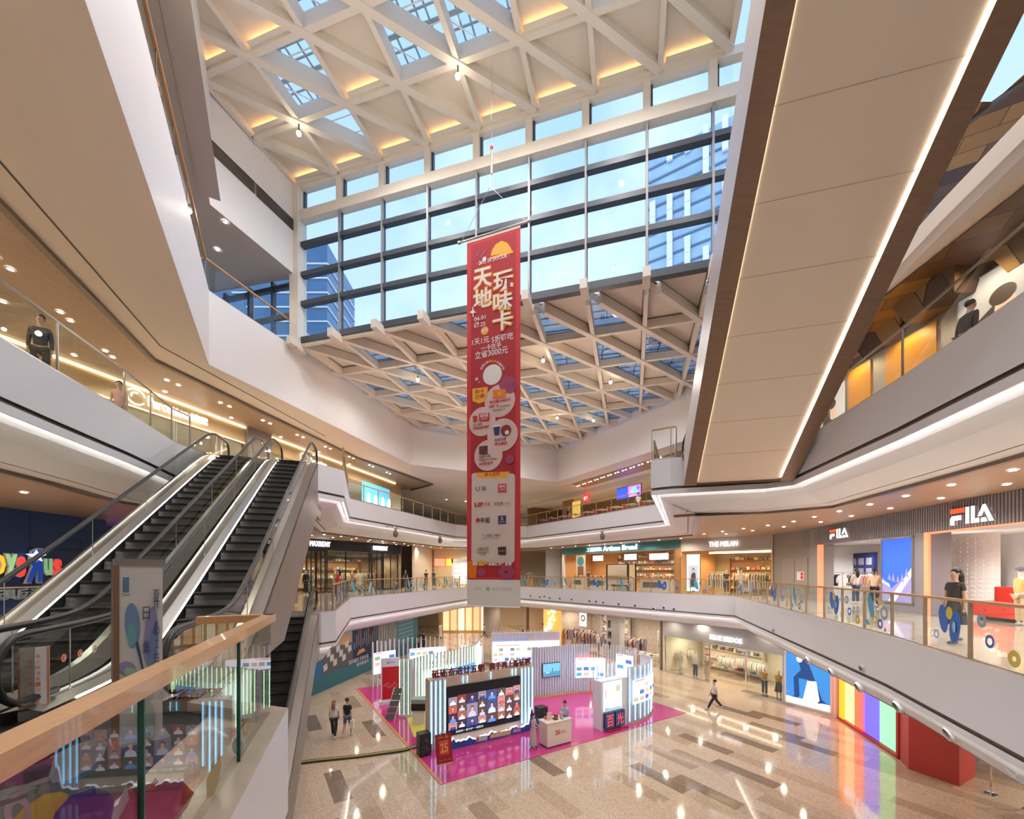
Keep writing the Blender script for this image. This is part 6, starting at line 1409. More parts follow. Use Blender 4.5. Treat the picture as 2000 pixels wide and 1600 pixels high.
for u in [.0+.1*i for i in range(8)]+[4.58+.1*i for i in range(8)]: m = MB(); FLD.box(m, u, u+.03, -.06, .02, .02, 2.98, SLW); m.build('slat', t)
for u in (1.55, 1.75, 2.95, 4.1, 4.3): m = MB(); m.tube([FLD.p(u, .0, 2.68), FLD.p(u, .0, 3.0)], .018, CY, 6); m.build('light_tube', t)
m = MB(); FLD.box(m, .78, 4.52, -.06, .02, .48, 2.62, BLACK); m.build('screen_housing', t)
def em2(n, c_, s_=.9): return emat('vid_'+n, c_, s_*.62)
cv = Canvas(lambda x, y, d: FLD.p(.80+x, .02+d, .50+y), .002); cv.rect(0, 0, 3.7, 2.1, em2('black', (.006, .006, .01), .5))
rv = random.Random(4); BGC = [(.25, .06, .05), (.05, .04, .09), (.30, .28, .38), (.55, .30, .30), (.10, .08, .08), (.06, .10, .25), (.40, .15, .10), (.30, .18, .12)]; SHC = [(.85, .88, 1), (.75, .75, .9), (.03, .05, .3), (.8, .1, .1), (.9, .92, 1), (.1, .3, .9), (.6, .62, .75)]
def portrait(x, y, w_, h_):
    bgi = rv.randrange(8); shi = rv.randrange(7); cv.rect(x, y, w_, h_, em2('bg%d' % bgi, BGC[bgi], .8)); k0 = cv.k
    cx = x+w_*.5; cv.poly([(x+w_*.14, y), (x+w_*.86, y), (x+w_*.8, y+h_*.28), (cx+w_*.1, y+h_*.42), (cx-w_*.1, y+h_*.42), (x+w_*.2, y+h_*.28)], em2('sh%d' % shi, SHC[shi], .9))
    cv.disc(cx, y+h_*.62, w_*.15, h_*.19, em2('hair', (.02, .012, .012), .5), 12); cv.disc(cx, y+h_*.57, w_*.12, h_*.16, em2('face', (.78, .42, .34), .95), 12)
    cv.poly([(cx-w_*.06, y+h_*.34), (cx+w_*.06, y+h_*.34), (cx, y+h_*.2)], em2('face', (.78, .42, .34))); cv.k = 5
cols_ = [.42, .42, .56, .42, .56, .42, .42, .40]
cv.k = 2
x = .04
for i, cw in enumerate(cols_):
    if i in (2, 4): hs = [.42, .62, .45]
    else: hs = [.34, .38, .36, .36]
    y = .22+(.05 if i % 2 else 0)
    for h_ in hs: cv.k = 2; portrait(x, y, cw-.012, h_-.012); y += h_
    x += cw+.012
cv.k = 9; put_text(cv.mb, '谢谢你一直守护 一路繁花', cv.fn, .38, .07, 1.35, .10, em2('cap', (.7, .85, 1), 1.2), depth=cv.d())
cv.mb.build('video_picture', t)
m = MB(); fnn = lambda x, y, d: FLD.p(.12+x, -.25+d, 3.02+y)
put_text(m, '砥砺奋进廿五载', fnn, 0.05, 0, 2.55, .36, mat('title_maroon', (.22, .03, .035), .5), .04, .02); put_text(m, '携手再上新征程', fnn, 2.85, 0, 2.3, .34, mat('title_maroon', (.22, .03, .035)), .04, .02); m.build('title_lettering', t)
def wav(u): return .30+.07*math.sin(u*5.1)+.05*math.sin(u*11+1)+.035*math.sin(u*23)+(.35*math.exp(-((u-.95)/.10)**2))+(.75*math.exp(-((u-5.0)/.09)**2))+(.35*max(0, (u-4.4))*.9)
m = MB(); n_ = 90
for i in range(n_):
    a, b = .55+i*4.9/n_, .55+(i+1)*4.9/n_
    m.face([FLD.p(a, .34, .02), FLD.p(b, .34, .02), FLD.p(b, .34, wav(b)*.85), FLD.p(a, .34, wav(a)*.85)], mat('skyline_navy', (.03, .09, .36), .4)); m.face([FLD.p(a, .30, .02), FLD.p(b, .30, .02), FLD.p(b, .30, wav(b)*.85), FLD.p(a, .30, wav(a)*.85)], mat('skyline_navy', (.03, .09, .36)))
m.build('skyline_board', t)
m = MB()
for i in range(n_):
    a, b = .72+i*4.4/n_, .72+(i+1)*4.4/n_
    m.face([FLD.p(a, .24, .10), FLD.p(b, .24, .10), FLD.p(b, .24, wav(b)*.85+.05), FLD.p(a, .24, wav(a)*.85+.05)], emat('skyline_glow', (.80, .90, 1), 1.1))
m.build('skyline_glow', t)
cc_ = Canvas(lambda x, y, d: FLD.p(2.0+x, .35+d, .05+y), .003)
for x, w_, c_, tx in ((0, .55, (.45, .60, .65), '深圳'), (.68, 1.1, (.62, .50, .22), '我爱我家园'), (1.85, .5, (.30, .16, .50), '福田')): cc_.poly([(x, .06), (x+w_, .02), (x+w_+.04, .24), (x+.05, .28)], mat('tag_%.1f' % x, c_, .5)); cc_.text(tx, x+.08, .09, w_-.14, .12, BWH)
cc_.disc(.06, .17, .07, .07, mat('heart_red', (.75, .05, .04), .5)); cc_.mb.build('slogan_tags', t)
def speaker(lb, u, d):
    q = FLD.p(u, d, .02); s_ = thing('loudspeaker', lb, 'loudspeaker', q)
    m = MB(); FLD.box(m, u-.24, u+.24, d-.22, d+.22, .02, .95, BLACK); m.build('cabinet', s_)
    m = MB(); FLD.box(m, u-.21, u+.21, d+.22, d+.235, .08, .90, mat('grille_dark', (.03, .03, .035), .7)); m.build('grille', s_)
    m = MB(); ell(m, FLD.p(u, d+.235, .32), (.15, .03, .15), DARK, 12, 6); ell(m, FLD.p(u, d+.235, .68), (.1, .03, .1), DARK, 12, 6); m.build('driver', s_)
speaker('black loudspeaker on the floor at the left foot of the video wall', -.32, .15); speaker('black loudspeaker at the right foot of the video wall behind the counter', 5.75, .05)
def slats(root, path, z1, step, w=.05, depth=.14, m_=SLW, z0=.02, every=0, tube=None, side=1, jig=0):
    P = [Vector(p) for p in path]; S = []; acc = 0; k = 0
    for a, b in zip(P, P[1:]):
        L = (b-a).length; u = (b-a)/L; nn = Vector((u.y, -u.x))*side
        while acc < L:
            q = a+u*acc; zt = z1+(jig*math.sin(k*1.7) if jig else 0); m = MB(); e_ = q+nn*depth
            m.bar((q.x+nn.x*depth/2, q.y+nn.y*depth/2, z0), (q.x+nn.x*depth/2, q.y+nn.y*depth/2, zt), w, depth, m_, up=(nn.x, nn.y, 0)); m.build('slat', root)
            if tube and every and k % every == 0: m = MB(); g = q+nn*(depth+.02); m.tube([(g.x, g.y, z0+.15), (g.x, g.y, zt-.05)], .02, tube, 6); m.build('light_tube', root)
            acc += step; k += 1
        acc -= L
def ribbon(root, nm, path, z0, z1, m_, off=.0, side=1, thick=.0):
    P = offset_line(path, off, False, -side); m = MB()
    for a, b in zip(P, P[1:]): m.face([(a.x, a.y, z0), (b.x, b.y, z0), (b.x, b.y, z1), (a.x, a.y, z1)], m_)
    return m.build(nm, root)
def arc(p, n=10):
    p = [Vector(q) for q in p]; out = []
    for i in range(len(p)-1):
        a = p[max(0, i-1)]; b = p[i]; c_ = p[i+1]; d = p[min(len(p)-1, i+2)]
        for k in range(n): t_ = k/n; out.append(.5*((2*b)+(-a+c_)*t_+(2*a-5*b+4*c_-d)*t_*t_+(-a+3*b-3*c_+d)*t_**3))
    out.append(p[-1]); return [tuple(q) for q in out]
def panel_art(root, path, z0, z1, off, side, seed, dark=False):
    """pictures and captions printed on a curved light box"""
    P = offset_line(path, off, False, -side); L = [0]
    for a, b in zip(P, P[1:]): L.append(L[-1]+(b-a).length)
    def at(x):
        x = max(0, min(L[-1]-1e-4, x))
        for i in range(len(L)-1):
            if L[i+1] >= x: t_ = (x-L[i])/(L[i+1]-L[i]); return P[i].lerp(P[i+1], t_)
    r = random.Random(seed); m = MB(); H = z1-z0; W_ = L[-1]; n = max(2, int(W_/.42))
    pc = [emat('pic_%d' % k, c_, .7) for k, c_ in enumerate(((.12, .22, .32), (.10, .30, .45), (.45, .42, .30), (.22, .30, .20), (.06, .15, .45), (.55, .45, .40)))]
    for i in range(n):
        for j in range(3):
            if r.random() < .28: continue
            x0 = W_*(i+.12)/n; x1 = W_*(i+.86)/n; a, b = at(x0), at(x1); y0 = z0+H*(.10+.27*j); y1 = y0+H*.17
            m.face([(a.x, a.y, y0), (b.x, b.y, y0), (b.x, b.y, y1), (a.x, a.y, y1)], pc[r.randrange(6)])
    a, b = at(W_*.06), at(W_*.4); m.face([(a.x, a.y, z1-H*.07), (b.x, b.y, z1-H*.07), (b.x, b.y, z1-H*.035), (a.x, a.y, z1-H*.035)], emat('cap_red', (.7, .1, .1), .8))
    m.build('printed_pictures', root)
# left curved screen with green tubes
t = thing('slat_screen', 'curved white slat screen with pale green light tubes left of the video wall', 'screen', (-4, 24, .02))
p1 = [(-5.85, 21.7), (-5.2, 21.75)]; p2 = arc([(-5.2, 21.9), (-4.6, 23.0), (-3.6, 24.2), (-2.5, 25.9), (-2.3, 27.6)], 6)
slats(t, p1, 3.04, .11, every=2, tube=GNL); slats(t, p2, 3.04, .26, every=1, tube=GNL); ribbon(t, 'light_box', p2[3:14], .75, 2.2, LBX, .03, -1); ribbon(t, 'backing_panel', p1, .02, 3.0, SLW, -.05)
m = MB(); m.prism([(-5.9, 21.6), (-5.15, 21.65), (-5.15, 22.0), (-5.9, 21.9)], .02, .2, WHITE); m.build('plinth', t)
ribbon(t, 'blue_panel', p2[12:19], 1.2, 2.0, emat('blue_picture', (.08, .30, .60), .8), .22, 1)
t = thing('slat_screen', 'rear curved slat screen with white light boxes at the far left of the stand', 'screen', (-6, 29, .02))
p3 = arc([(-9.1, 27.0), (-8.0, 28.2), (-6.2, 29.3), (-4.0, 29.9), (-1.9, 29.6)], 6); slats(t, p3, 3.0, .32, jig=.06); ribbon(t, 'light_box', p3[0:7], .9, 2.3, LBX, .18, 1); ribbon(t, 'light_box', p3[9:17], .9, 2.25, LBX, .18, 1); ribbon(t, 'light_box', p3[19:24], .9, 2.3, LBX, .18, 1)
panel_art(t, p3[0:7], .9, 2.3, .20, 1, 3); panel_art(t, p3[9:17], .9, 2.25, .20, 1, 4); panel_art(t, p3[19:24], .9, 2.3, .2, 1, 5)
# red totem
t = thing('totem_sign', 'free-standing red panel with white head and base at the left of the stand', 'sign', (-6.9, 23.9, .02)); FT_ = Fr((-7.45, 23.6), (-6.45, 23.95), True)
m = MB(); FT_.box(m, -.1, 1.16, -.35, .1, .02, .22, WHITE); m.build('base', t); m = MB(); FT_.box(m, 0, 1.06, -.25, 0, .22, 2.62, SLW); m.build('body', t); c = Canvas(lambda x, y, d: FT_.p(x, d, y), .004); c.rect(.06, .3, .94, 1.85, mat('totem_red', (.58, .015, .02), .4)); c.text('25', .3, 2.33, .2, .12, mat('logo_red', (.6, .03, .05), .5), .02); c.text('周年', .55, 2.34, .2, .1, mat('logo_red', (.6, .03, .05)))
for i in range(6): c.disc(.2+.13*i, 1.1+.1*math.sin(i*2), .16, .07, mat('totem_mist', (.66, .10, .10), .5), rot=.2*i)
c.mb.build('red_panel', t)
t = thing('brochure_stand', 'leaning white frame with dark brochures at the left edge of the pink carpet', 'stand', (-6.1, 21.1, .02)); m = MB()
for dx in (0, .45): m.bar((-6.4+dx, 20.9, .03), (-6.1+dx, 21.5, 1.6), .04, .03, WHITE); m.bar((-6.1+dx, 21.5, 1.6), (-6.0+dx, 21.9, .03), .03, .03, WHITE)
m.build('frame', t)
for k in range(5): f = k/5; m = MB(); a = V(-6.4+.3*f, 20.9+.6*f, .15+1.45*f); m.face([a, a+V(.45, 0, 0), a+V(.5, .1, .26), a+V(.05, .1, .26)], mat('brochure_dark', (.10, .12, .11), .5)); m.build('brochure', t)
t = thing('printer', 'grey box printer on a white cabinet inside the green-lit screen', 'printer', (-4.55, 20.8, .02)); MB().box((-4.95, 20.6, .02), (-4.35, 21.1, .7), WHITE).build('cabinet', t); MB().box((-5.0, 20.55, .7), (-4.3, 21.15, 1.05), BLACK).build('tray', t); MB().box((-5.0, 20.55, 1.05), (-4.3, 21.15, 1.25), mat('printer_grey', (.30, .36, .38), .5)).build('lid', t)
# right structure
t = thing('slat_screen', 'tall curved white slat wall with a television at the back right of the stand', 'screen', (4, 26, .02))
p4 = arc([(1.2, 24.9), (2.4, 25.35), (3.7, 25.95), (5.1, 26.15), (6.5, 25.6), (7.4, 24.6)], 6); slats(t, p4, 3.05, .17, depth=.1); ribbon(t, 'backing_panel', p4[:18], .02, 3.0, SLW, -.03); ribbon(t, 'gold_edge', p4, .02, .12, mat('gold_edge', (.70, .42, .12), .4), .14, 1)
q = p4[13:22]; ribbon(t, 'light_box', q, .95, 2.2, LBX, .16, 1); panel_art(t, q, .95, 2.2, .18, 1, 7); q = p4[24:30]; ribbon(t, 'light_box', q, 1.2, 2.55, LBX, .16, 1); panel_art(t, q, 1.2, 2.55, .18, 1, 8)
m = MB(); a, b = Vector(p4[13]), Vector(p4[19]); nn = Vector((b.y-a.y, -(b.x-a.x))).normalized()*.2; put_text(m, '砥砺奋进廿五载', lambda x, y, d: Vector((a.x+nn.x+(b-a).x*x, a.y+nn.y+(b-a).y*x, 2.24+y)), .1, 0, .8, .14, emat('red_text', (.8, .05, .08), 1)); m.build('lettering', t)
TVF = Fr(p4[3], p4[9], True); s_ = thing('television', 'wall television with a blue sea picture on the slat wall', 'television', TVF.p(.65, .16, 1.3)); m = MB(); TVF.box(m, .05, 1.28, .12, .18, 1.2, 2.05, BLACK); m.build('housing', s_)
c = Canvas(lambda x, y, d: TVF.p(.08+x, .18+d, 1.23+y), .002); c.rect(0, 0, 1.17, .79, emat('tv_sky', (.12, .36, .55), .8)); c.rect(0, 0, 1.17, .3, emat('tv_sea', (.06, .22, .36), .7)); c.rect(.62, .3, .05, .2, emat('tv_dark', (.02, .05, .08), .5)); c.poly([(.1, .2), (.5, .24), (.3, .3)], emat('tv_foam', (.4, .6, .7), .8)); c.mb.build('display', s_)
t = thing('exhibit_column', 'front right exhibit wall with lit white panels, blue tubes and outward curve', 'exhibit wall', (5.4, 20.8, .02))
p5 = arc([(5.75, 20.65), (6.6, 21.3), (7.25, 22.1), (7.6, 23.1), (7.5, 24.2)], 6); slats(t, p5, 2.85, .14, depth=.12, every=3, tube=CY)
ribbon(t, 'backing_panel', p5, .02, 2.7, SLW, -.03); q = p5[1:15]; ribbon(t, 'light_box', q, 1.0, 2.2, LBX, .22, 1); panel_art(t, q, 1.0, 2.2, .24, 1, 9); ribbon(t, 'gold_edge', p5, .02, .1, mat('gold_edge', (.7, .42, .12)), .2, 1)
FR_ = Fr((4.24, 19.7), (5.72, 20.62), True); m = MB(); FR_.box(m, 0, FR_.L, -.55, 0, .02, 2.35, WHITE2); m.build('column_body', t)
for k in range(12): m = MB(); u = .05+k*.14; m.tube([FR_.p(u, -.6, 1.2), FR_.p(u, -.6, 3.0)], .02, CY if k % 2 else SLW, 6); m.build('light_tube', t)
c = Canvas(lambda x, y, d: FR_.p(x, d, y), .004); c.rect(.12, .92, 1.25, 1.38, LBX); 
for (x, y, w_, h_, cc) in ((.6, 1.75, .35, .14, (.6, .6, .45)), (.95, 1.78, .3, .3, (.35, .45, .3)), (.2, .95, 1.1, .06, (.1, .3, .45)), (.22, 1.0, .25, .07, (.2, .35, .5)), (.25, 1.55, .05, .4, (.7, .15, .15))): c.rect(x, y, w_, h_, emat('pan_%.2f' % x, cc, .8))
c.mb.build('light_box', t)
for k, (x, ch) in enumerate(((.12, '百'), (.80, '光'))):
    m = MB(); FR_.box(m, x, x+.62, .02, .16, .12, .86, mat('cube_navy', (.02, .04, .12), .4)); m.build('dark_cube', t)
    m = MB(); put_text(m, ch, lambda xx, yy, d: FR_.p(x+.08+xx, .165+d, .2+yy), 0, 0, .46, .56, emat('cube_red', (.45, .04, .06), 1.0), 0, .02)
    for i in range(6): FR_.box(m, x+.04+i*.1, x+.05+i*.1, .16, .163, .14, .84, emat('cube_blue', (.04, .2, .45), .8))
    m.build('lettering', t)
m = MB(); r_ = random.Random(1)
for k in range(40): u = .1+r_.random()*1.35; q = FR_.p(u, .2+r_.random()*.15, .04); ell(m, q, (.06, .05, .05), mat('red_beads', (.35, .01, .05), .4), 6, 4)
tag(m.build('red_flowers'), 'low bed of dark red flowers at the foot of the front right exhibit wall', 'flowers', kind='stuff')
# rear tall wall
t = thing('exhibit_wall', 'rear tall exhibit wall with a long white lit panel and blue lettering', 'exhibit wall', (1.1, 31, .02)); FB = Fr((-1.5, 30.8), (3.65, 31.6), True)
m = MB(); FB.box(m, 0, FB.L, -.3, 0, .02, 3.0, SLW); m.build('wall_body', t)
for k in range(20): m = MB(); FB.box(m, .1+k*.26, .15+k*.26, .0, .08, 2.45, 3.2, SLW); m.build('slat', t)
q = [tuple(FB.p(.05, 0, 0))[:2], tuple(FB.p(2.6, 0, 0))[:2], tuple(FB.p(FB.L-.05, 0, 0))[:2]]; ribbon(t, 'light_box', q, .8, 2.35, LBX, .05, 1); panel_art(t, q, .8, 2.15, .07, 1, 12); m = MB(); put_text(m, '改革开放实践看深圳 文化自信看岭南', lambda x, y, d: FB.p(.1+x, .1+d, 2.42+y), 0, 0, 2.6, .18, emat('blue_text', (.04, .22, .55), .8)); m.build('lettering', t)
# counter, easel, items, people
FC = Fr((1.51, 17.75), (2.64, 18.42), True)
t = thing('reception_counter', 'cream reception counter with a red anniversary emblem on the pink carpet', 'counter', FC.p(.65, -.3, .02)); CCR = mat('counter_ivory', (.78, .70, .64), .4)
m = MB(); FC.box(m, 0, FC.L, -.62, 0, .08, 1.04, CCR); m.build('body', t); m = MB(); FC.box(m, -.03, FC.L+.03, -.65, .03, 1.04, 1.10, CCR); m.build('worktop', t); m = MB(); FC.box(m, .03, FC.L-.03, -.6, -.03, .02, .08, DARK); m.build('plinth', t)
c = Canvas(lambda x, y, d: FC.p(x, d, y), .004); lr = mat('logo_red', (.6, .03, .05)); c.text('25', .42, .52, .26, .2, lr, .03); c.text('HAPPY', .72, .64, .28, .05, lr); c.text('周年庆', .72, .53, .3, .09, lr); c.mb.build('emblem', t)
for k, (u, d, sx, sy, sz, c_, lb) in enumerate(((.2, -.3, .3, .02, .34, (.75, .55, .45), 'cream card display standing at the left of the counter top'), (.22, -.5, .2, .15, .1, (.6, .15, .1), 'small red box behind the card display'), (.52, -.25, .22, .2, .06, (.05, .06, .07), 'black tray near the middle of the counter top'), (.7, -.42, .18, .14, .16, (.45, .04, .06), 'dark red gift box on the counter top'), (.95, -.35, .16, .12, .22, (.85, .45, .45), 'pink paper bag on the counter top'), (1.12, -.3, .24, .18, .12, (.25, .2, .5), 'purple box at the right of the counter top'), (.84, -.15, .12, .12, .05, (.1, .4, .4), 'teal notebook at the counter front edge'))):
    m = MB(); FC.box(m, u, u+sx*.8, d-sy/2, d+sy/2, 1.10, 1.10+sz, mat('item_%d' % k, c_, .5)); tag(m.build(('card_display', 'gift_box', 'tray', 'gift_box', 'paper_bag', 'gift_box', 'notebook')[k]), lb, ('display', 'box', 'tray', 'box', 'bag', 'box', 'notebook')[k])
t = thing('easel_sign', 'dark red anniversary poster on a wooden easel at the front corner of the carpet', 'easel', (-2.35, 15.2, 0)); FE = Fr((-2.72, 15.0), (-2.16, 15.3), True)
m = MB(); m.face([FE.p(0, 0, .62), FE.p(.62, 0, .62), FE.p(.62, -.22, 1.62), FE.p(0, -.22, 1.62)], mat('easel_red', (.30, .012, .02), .4)); m.face([FE.p(0, -.02, .62), FE.p(.62, -.02, .62), FE.p(.62, -.24, 1.62), FE.p(0, -.24, 1.62)], DARK); m.build('board', t)
c = Canvas(lambda x, y, d: FE.p(x, .0-.22*y+d, .62+y), .004); gl = mat('easel_gold', (.75, .30, .10), .5); er = mat('easel_bright_red', (.60, .03, .02), .5); c.text('周年', .1, .84, .22, .08, gl); c.text('25', .36, .84, .14, .08, gl, .03); c.rect(.12, .28, .38, .5, er); c.text('25', .16, .36, .30, .34, gl, .03); c.text('HAPPY', .14, .72, .34, .05, gl)
for k in range(3): c.text('扫码领礼', .08+k*.17, .1, .13, .04, gl)
c.mb.build('poster', t)
for a, b in ((FE.p(.08, .02, 0), FE.p(.22, -.24, 1.7)), (FE.p(.54, .02, 0), FE.p(.40, -.24, 1.7)), (FE.p(.31, -.75, 0), FE.p(.31, -.24, 1.65))): m = MB(); m.tube([a, b], .016, WOODH, 6); m.build('leg', t)
m = MB(); m.bar(FE.p(.04, .04, .60), FE.p(.58, .04, .60), .05, .03, WOODH); m.bar(FE.p(.14, 0, .3), FE.p(.48, 0, .3), .02, .03, WOODH); m.build('ledge', t)
figure('young woman with dark bun in pale blue top standing behind the counter', (2.45, 19.05, .02), -.4, (.45, .62, .68), (.1, .12, .2), hair='bun', arm=(.7, .7), lean=.15, hscale=.97)
figure('girl in a flowered dress standing at the left side of the counter', (.92, 17.95, .02), 1.0, (.55, .35, .45), (.60, .45, .45), legs='dress', hair='tail', arm=(.9, .9), hscale=.84)
figure('person in white shirt and black trousers walking with long light-brown hair, left of the couple', (-8.15, 19.0, 0), PI+.1, (.80, .80, .78), (.03, .03, .035), stride=.22, hair='long', haircol=(.30, .14, .08), shoes=(.7, .7, .7))
figure('person in black T-shirt and denim shorts walking, right of the couple', (-7.6, 19.15, 0), PI-.1, (.02, .02, .03), (.10, .14, .22), legs='shorts', stride=-.2, hscale=1.03, shoes=(.7, .68, .6))
t = thing('paper_bag', 'white carrier bag held by the person in black T-shirt', 'bag', (-7.36, 19.1, .42)); MB().box((-7.44, 19.02, .42), (-7.28, 19.2, .78), WHITE).build('body', t); MB().tube([(-7.36, 19.05, .78), (-7.36, 19.11, .88), (-7.36, 19.17, .78)], .006, WHITE, 5).build('handle', t)
figure('person in white shirt and black leggings striding past the knitwear shop', (11.15, 22.85, 0), -PI/2-.1, (.78, .78, .80), (.03, .03, .04), stride=.5, shoes=(.5, .55, .6))
figure('person in dark clothes walking away far down the ground floor', (-8.65, 40.6, 0), PI, (.02, .03, .08), (.02, .02, .04), stride=.3)
t = thing('suitcase', 'small black suitcase beside the distant person in dark clothes', 'suitcase', (-9.2, 40.3, 0)); MB().box((-9.4, 40.2, .06), (-9.0, 40.45, .7), BLACK).build('body', t); MB().tube([(-9.3, 40.32, .7), (-9.3, 40.32, 1.0), (-9.1, 40.32, 1.0), (-9.1, 40.32, .7)], .01, STEEL, 5).build('handle', t)
figure('distant person in pale dress on the ground floor below the far railing', (-8.2, 47.4, 0), .5, (.75, .70, .62), (.7, .65, .6), legs='dress', stride=.1, hair='long')
figure('distant person in grey walking left on the ground floor under the banner', (-3.1, 46.6, 0), PI/2, (.35, .35, .38), (.12, .12, .14), stride=.5)
figure('woman in dark top and black skirt walking on the right gallery', (10.1, 9.45, 6), -PI/2, (.06, .05, .05), (.03, .035, .035), legs='skirt', stride=.15, hair='long', hscale=.98, shoes=(.12, .14, .2))
figure('dark-haired woman with a red coat over her shoulders by the boutique door', (-11.4, 27.2, 6), -1.2, (.60, .02, .02), (.45, .02, .03), legs='dress', hair='long', sleeve='long', arm=(.5, .5))
figure('person in black inside the left boutique doorway', (-14.4, 29.0, 6), 0, (.03, .03, .03), (.03, .03, .03), sleeve='long')
for k, (x, y) in enumerate(((-9.9, 38.6), (-8.6, 41.5), (-8.0, 42.3))): figure('dark-haired person near the far end of the gallery, %s from the left' % ['first', 'second', 'third'][k], (x, y, 6), .4*k, (.05, .05, .06), (.1, .1, .1), fingers=False)
figure('bakery assistant in black apron in front of the bread counter', tuple(F4.p(upx(F4, 1170), 1.3, 6)), .8, (.06, .06, .08), (.15, .15, .2))
figure('shopper with ponytail in cream top and black trousers in the left sportswear doorway', tuple(F.p(upx(F, 1708, -.5), -.5, 6)), PI-.8, (.75, .60, .40), (.02, .02, .02), hair='tail', arm=(.8, .8))
figure('shopper in pale top looking at racks at the left of the sportswear doorway', tuple(F.p(upx(F, 1672, -.9), -.9, 6)), PI, (.75, .70, .68), (.05, .07, .12), hair='long', arm=(.6, .6))
mannequin('mannequin in a yellow flowered shirt and grey cap at the right picture edge', tuple(F.p(upx(F, 1993, -.5), -.5, 6)), 1.3, (.80, .55, .22), (.6, .45, .3), hat=(.18, .18, .22))
figure('dark blurred figure behind the upper left railing', (-11.2, 9.85, 12), .6, (.05, .045, .04), (.03, .03, .03), sleeve='long')
figure('person in a pink top behind the upper left railing farther along', (-12.6, 13.3, 12), .6, (.70, .40, .35), (.3, .2, .2))
figure('person in dark grey leaning on the upper right railing', (10.15, 9.3, 12), PI/2, (.06, .06, .06), (.05, .05, .06), sleeve='long', lean=.2)
for k, (px, c_) in enumerate(((1043, (.03, .03, .03)), (1078, (.03, .03, .04)), (1213, (.75, .72, .70)))): figure(['diner in black at the far end of the upper restaurant', 'second diner in black nearer the restaurant sign', 'diner in white below the menu screens'][k], tuple(F10.p(upx(F10, px), -1.9, 12)), 1.0+k, c_, (.05, .05, .06), fingers=False, arm=(.8, .8))
# cable cover
m = MB(); pth = [(-9.9, 15.9), (-8.0, 16.6), (-6.2, 17.05), (-4.6, 17.6), (-3.9, 18.2)]
for a, b in zip(pth, pth[1:]): m.bar((*a, .03), (*b, .03), .26, .05, mat('cable_cover_black', (.03, .03, .03), .5)); m.bar((*a, .056), (*b, .056), .07, .012, mat('cable_cover_yellow', (.6, .45, .03), .5))
tag(m.build('cable_cover'), 'black and yellow cable ramp snaking over the floor left of the stand', 'cable cover')
# totem between the escalators
FTt = Fr((-3.60, 3.80), (-3.395, 4.03), True)
t = thing('totem_sign', 'tall pale totem with blue leaf artwork standing between the escalator feet', 'sign', FTt.p(.25, -.08, 6)); m = MB(); FTt.box(m, 0, FTt.L, -.10, 0, 6.05, 7.72, mat('totem_grey', (.60, .58, .55), .4)); m.build('body', t)
m = MB(); FTt.box(m, -.03, FTt.L+.02, -.18, .02, 7.70, 7.76, STEEL); m.build('top_cap', t); m = MB(); FTt.box(m, -.04, 0, -.17, .02, 6.0, 7.7, mat('totem_side_brown', (.22, .12, .07), .4)); m.build('side_edge', t); m = MB(); FTt.box(m, -.05, FTt.L+.05, -.25, .1, 6, 6.05, STEEL); m.build('base', t)
c = Canvas(lambda x, y, d: FTt.p(x*.61, d, 6.05+y), .002); LB_ = mat('leaf_blue', (.16, .24, .42), .5); LT = mat('leaf_teal', (.14, .34, .36), .5); LG2 = mat('leaf_pale_green', (.30, .42, .33), .5); LP = mat('leaf_violet', (.26, .24, .42), .5); INK = mat('ink_blue', (.05, .07, .16), .5)
c.rect(.04, 1.40, .07, .14, mat('plate_blue', (.12, .20, .32), .3)); c.text('旺角街', .035, 1.365, .08, .02, INK)
c.disc(.15, 1.10, .085, .20, LB_, rot=.08); c.disc(.14, 1.0, .05, .12, LT, rot=.1); c.disc(.36, .98, .075, .28, LP, rot=-.1); c.disc(.38, .86, .06, .2, LB_, rot=-.15)
c.poly([(.18, .92), (.27, .62), (.29, .62), (.21, .95)], INK); c.disc(.09, .70, .10, .06, LP, rot=-.3); c.disc(.13, .66, .08, .04, LG2, rot=-.3); c.poly([(.04, .52), (.16, .60), (.28, .62), (.2, .55)], LG2); c.disc(.27, .52, .075, .05, LT, rot=.0); c.poly([(.19, .51), (.345, .51), (.30, .38), (.25, .36)], LB_); c.disc(.40, .58, .06, .12, LG2, rot=-.3)
for i, ch in enumerate('夏日心集'): c.text(ch, .38 if i % 2 == 0 else .26, 1.30-i*.16, .085, .12, INK)
c.text('林', .38, 1.22, .07, .12, INK); c.text('曼', .39, 1.0, .06, .12, INK); c.text('之', .40, .86, .05, .1, INK); c.text('曲', .39, .72, .06, .11, INK)
c.disc(.3, .2, .1, .18, LG2); c.mb.build('leaf_print', t)
# notice between the balustrades
FN_ = Fr((-5.36, 4.50), (-5.205, 4.67), True); t = thing('notice_board', 'white notice with orange edges and red characters behind the escalator glass', 'notice', FN_.p(.15, 0, 6.05)); m = MB(); FN_.box(m, 0, FN_.L, -.02, 0, 6.12, 6.80, mat('notice_white', (.72, .70, .68), .5)); m.build('board', t)
c = Canvas(lambda x, y, d: FN_.p(x*.73, d, 6.12+y*.85), .002); OG = mat('notice_orange', (.70, .16, .03), .5); c.rect(0, 0, .018, .8, OG); c.rect(.29, 0, .018, .8, OG)
for i, ch in enumerate('每小时消毒一次'): c.text(ch, .17, .66-i*.072, .05, .05, OG)
for i, ch in enumerate('请放心使用'): c.text(ch, .09, .60-i*.072, .05, .05, OG)
c.ring(.15, .11, .06, .052, OG); c.disc(.15, .11, .025, .02, OG); c.mb.build('print', t); m = MB(); FN_.box(m, .0, FN_.L, -.06, .04, 6.0, 6.12, STEEL); m.build('foot', t)
t = thing('round_stickers', 'row of four round safety stickers on the escalator glass beside the notice', 'sticker'); 
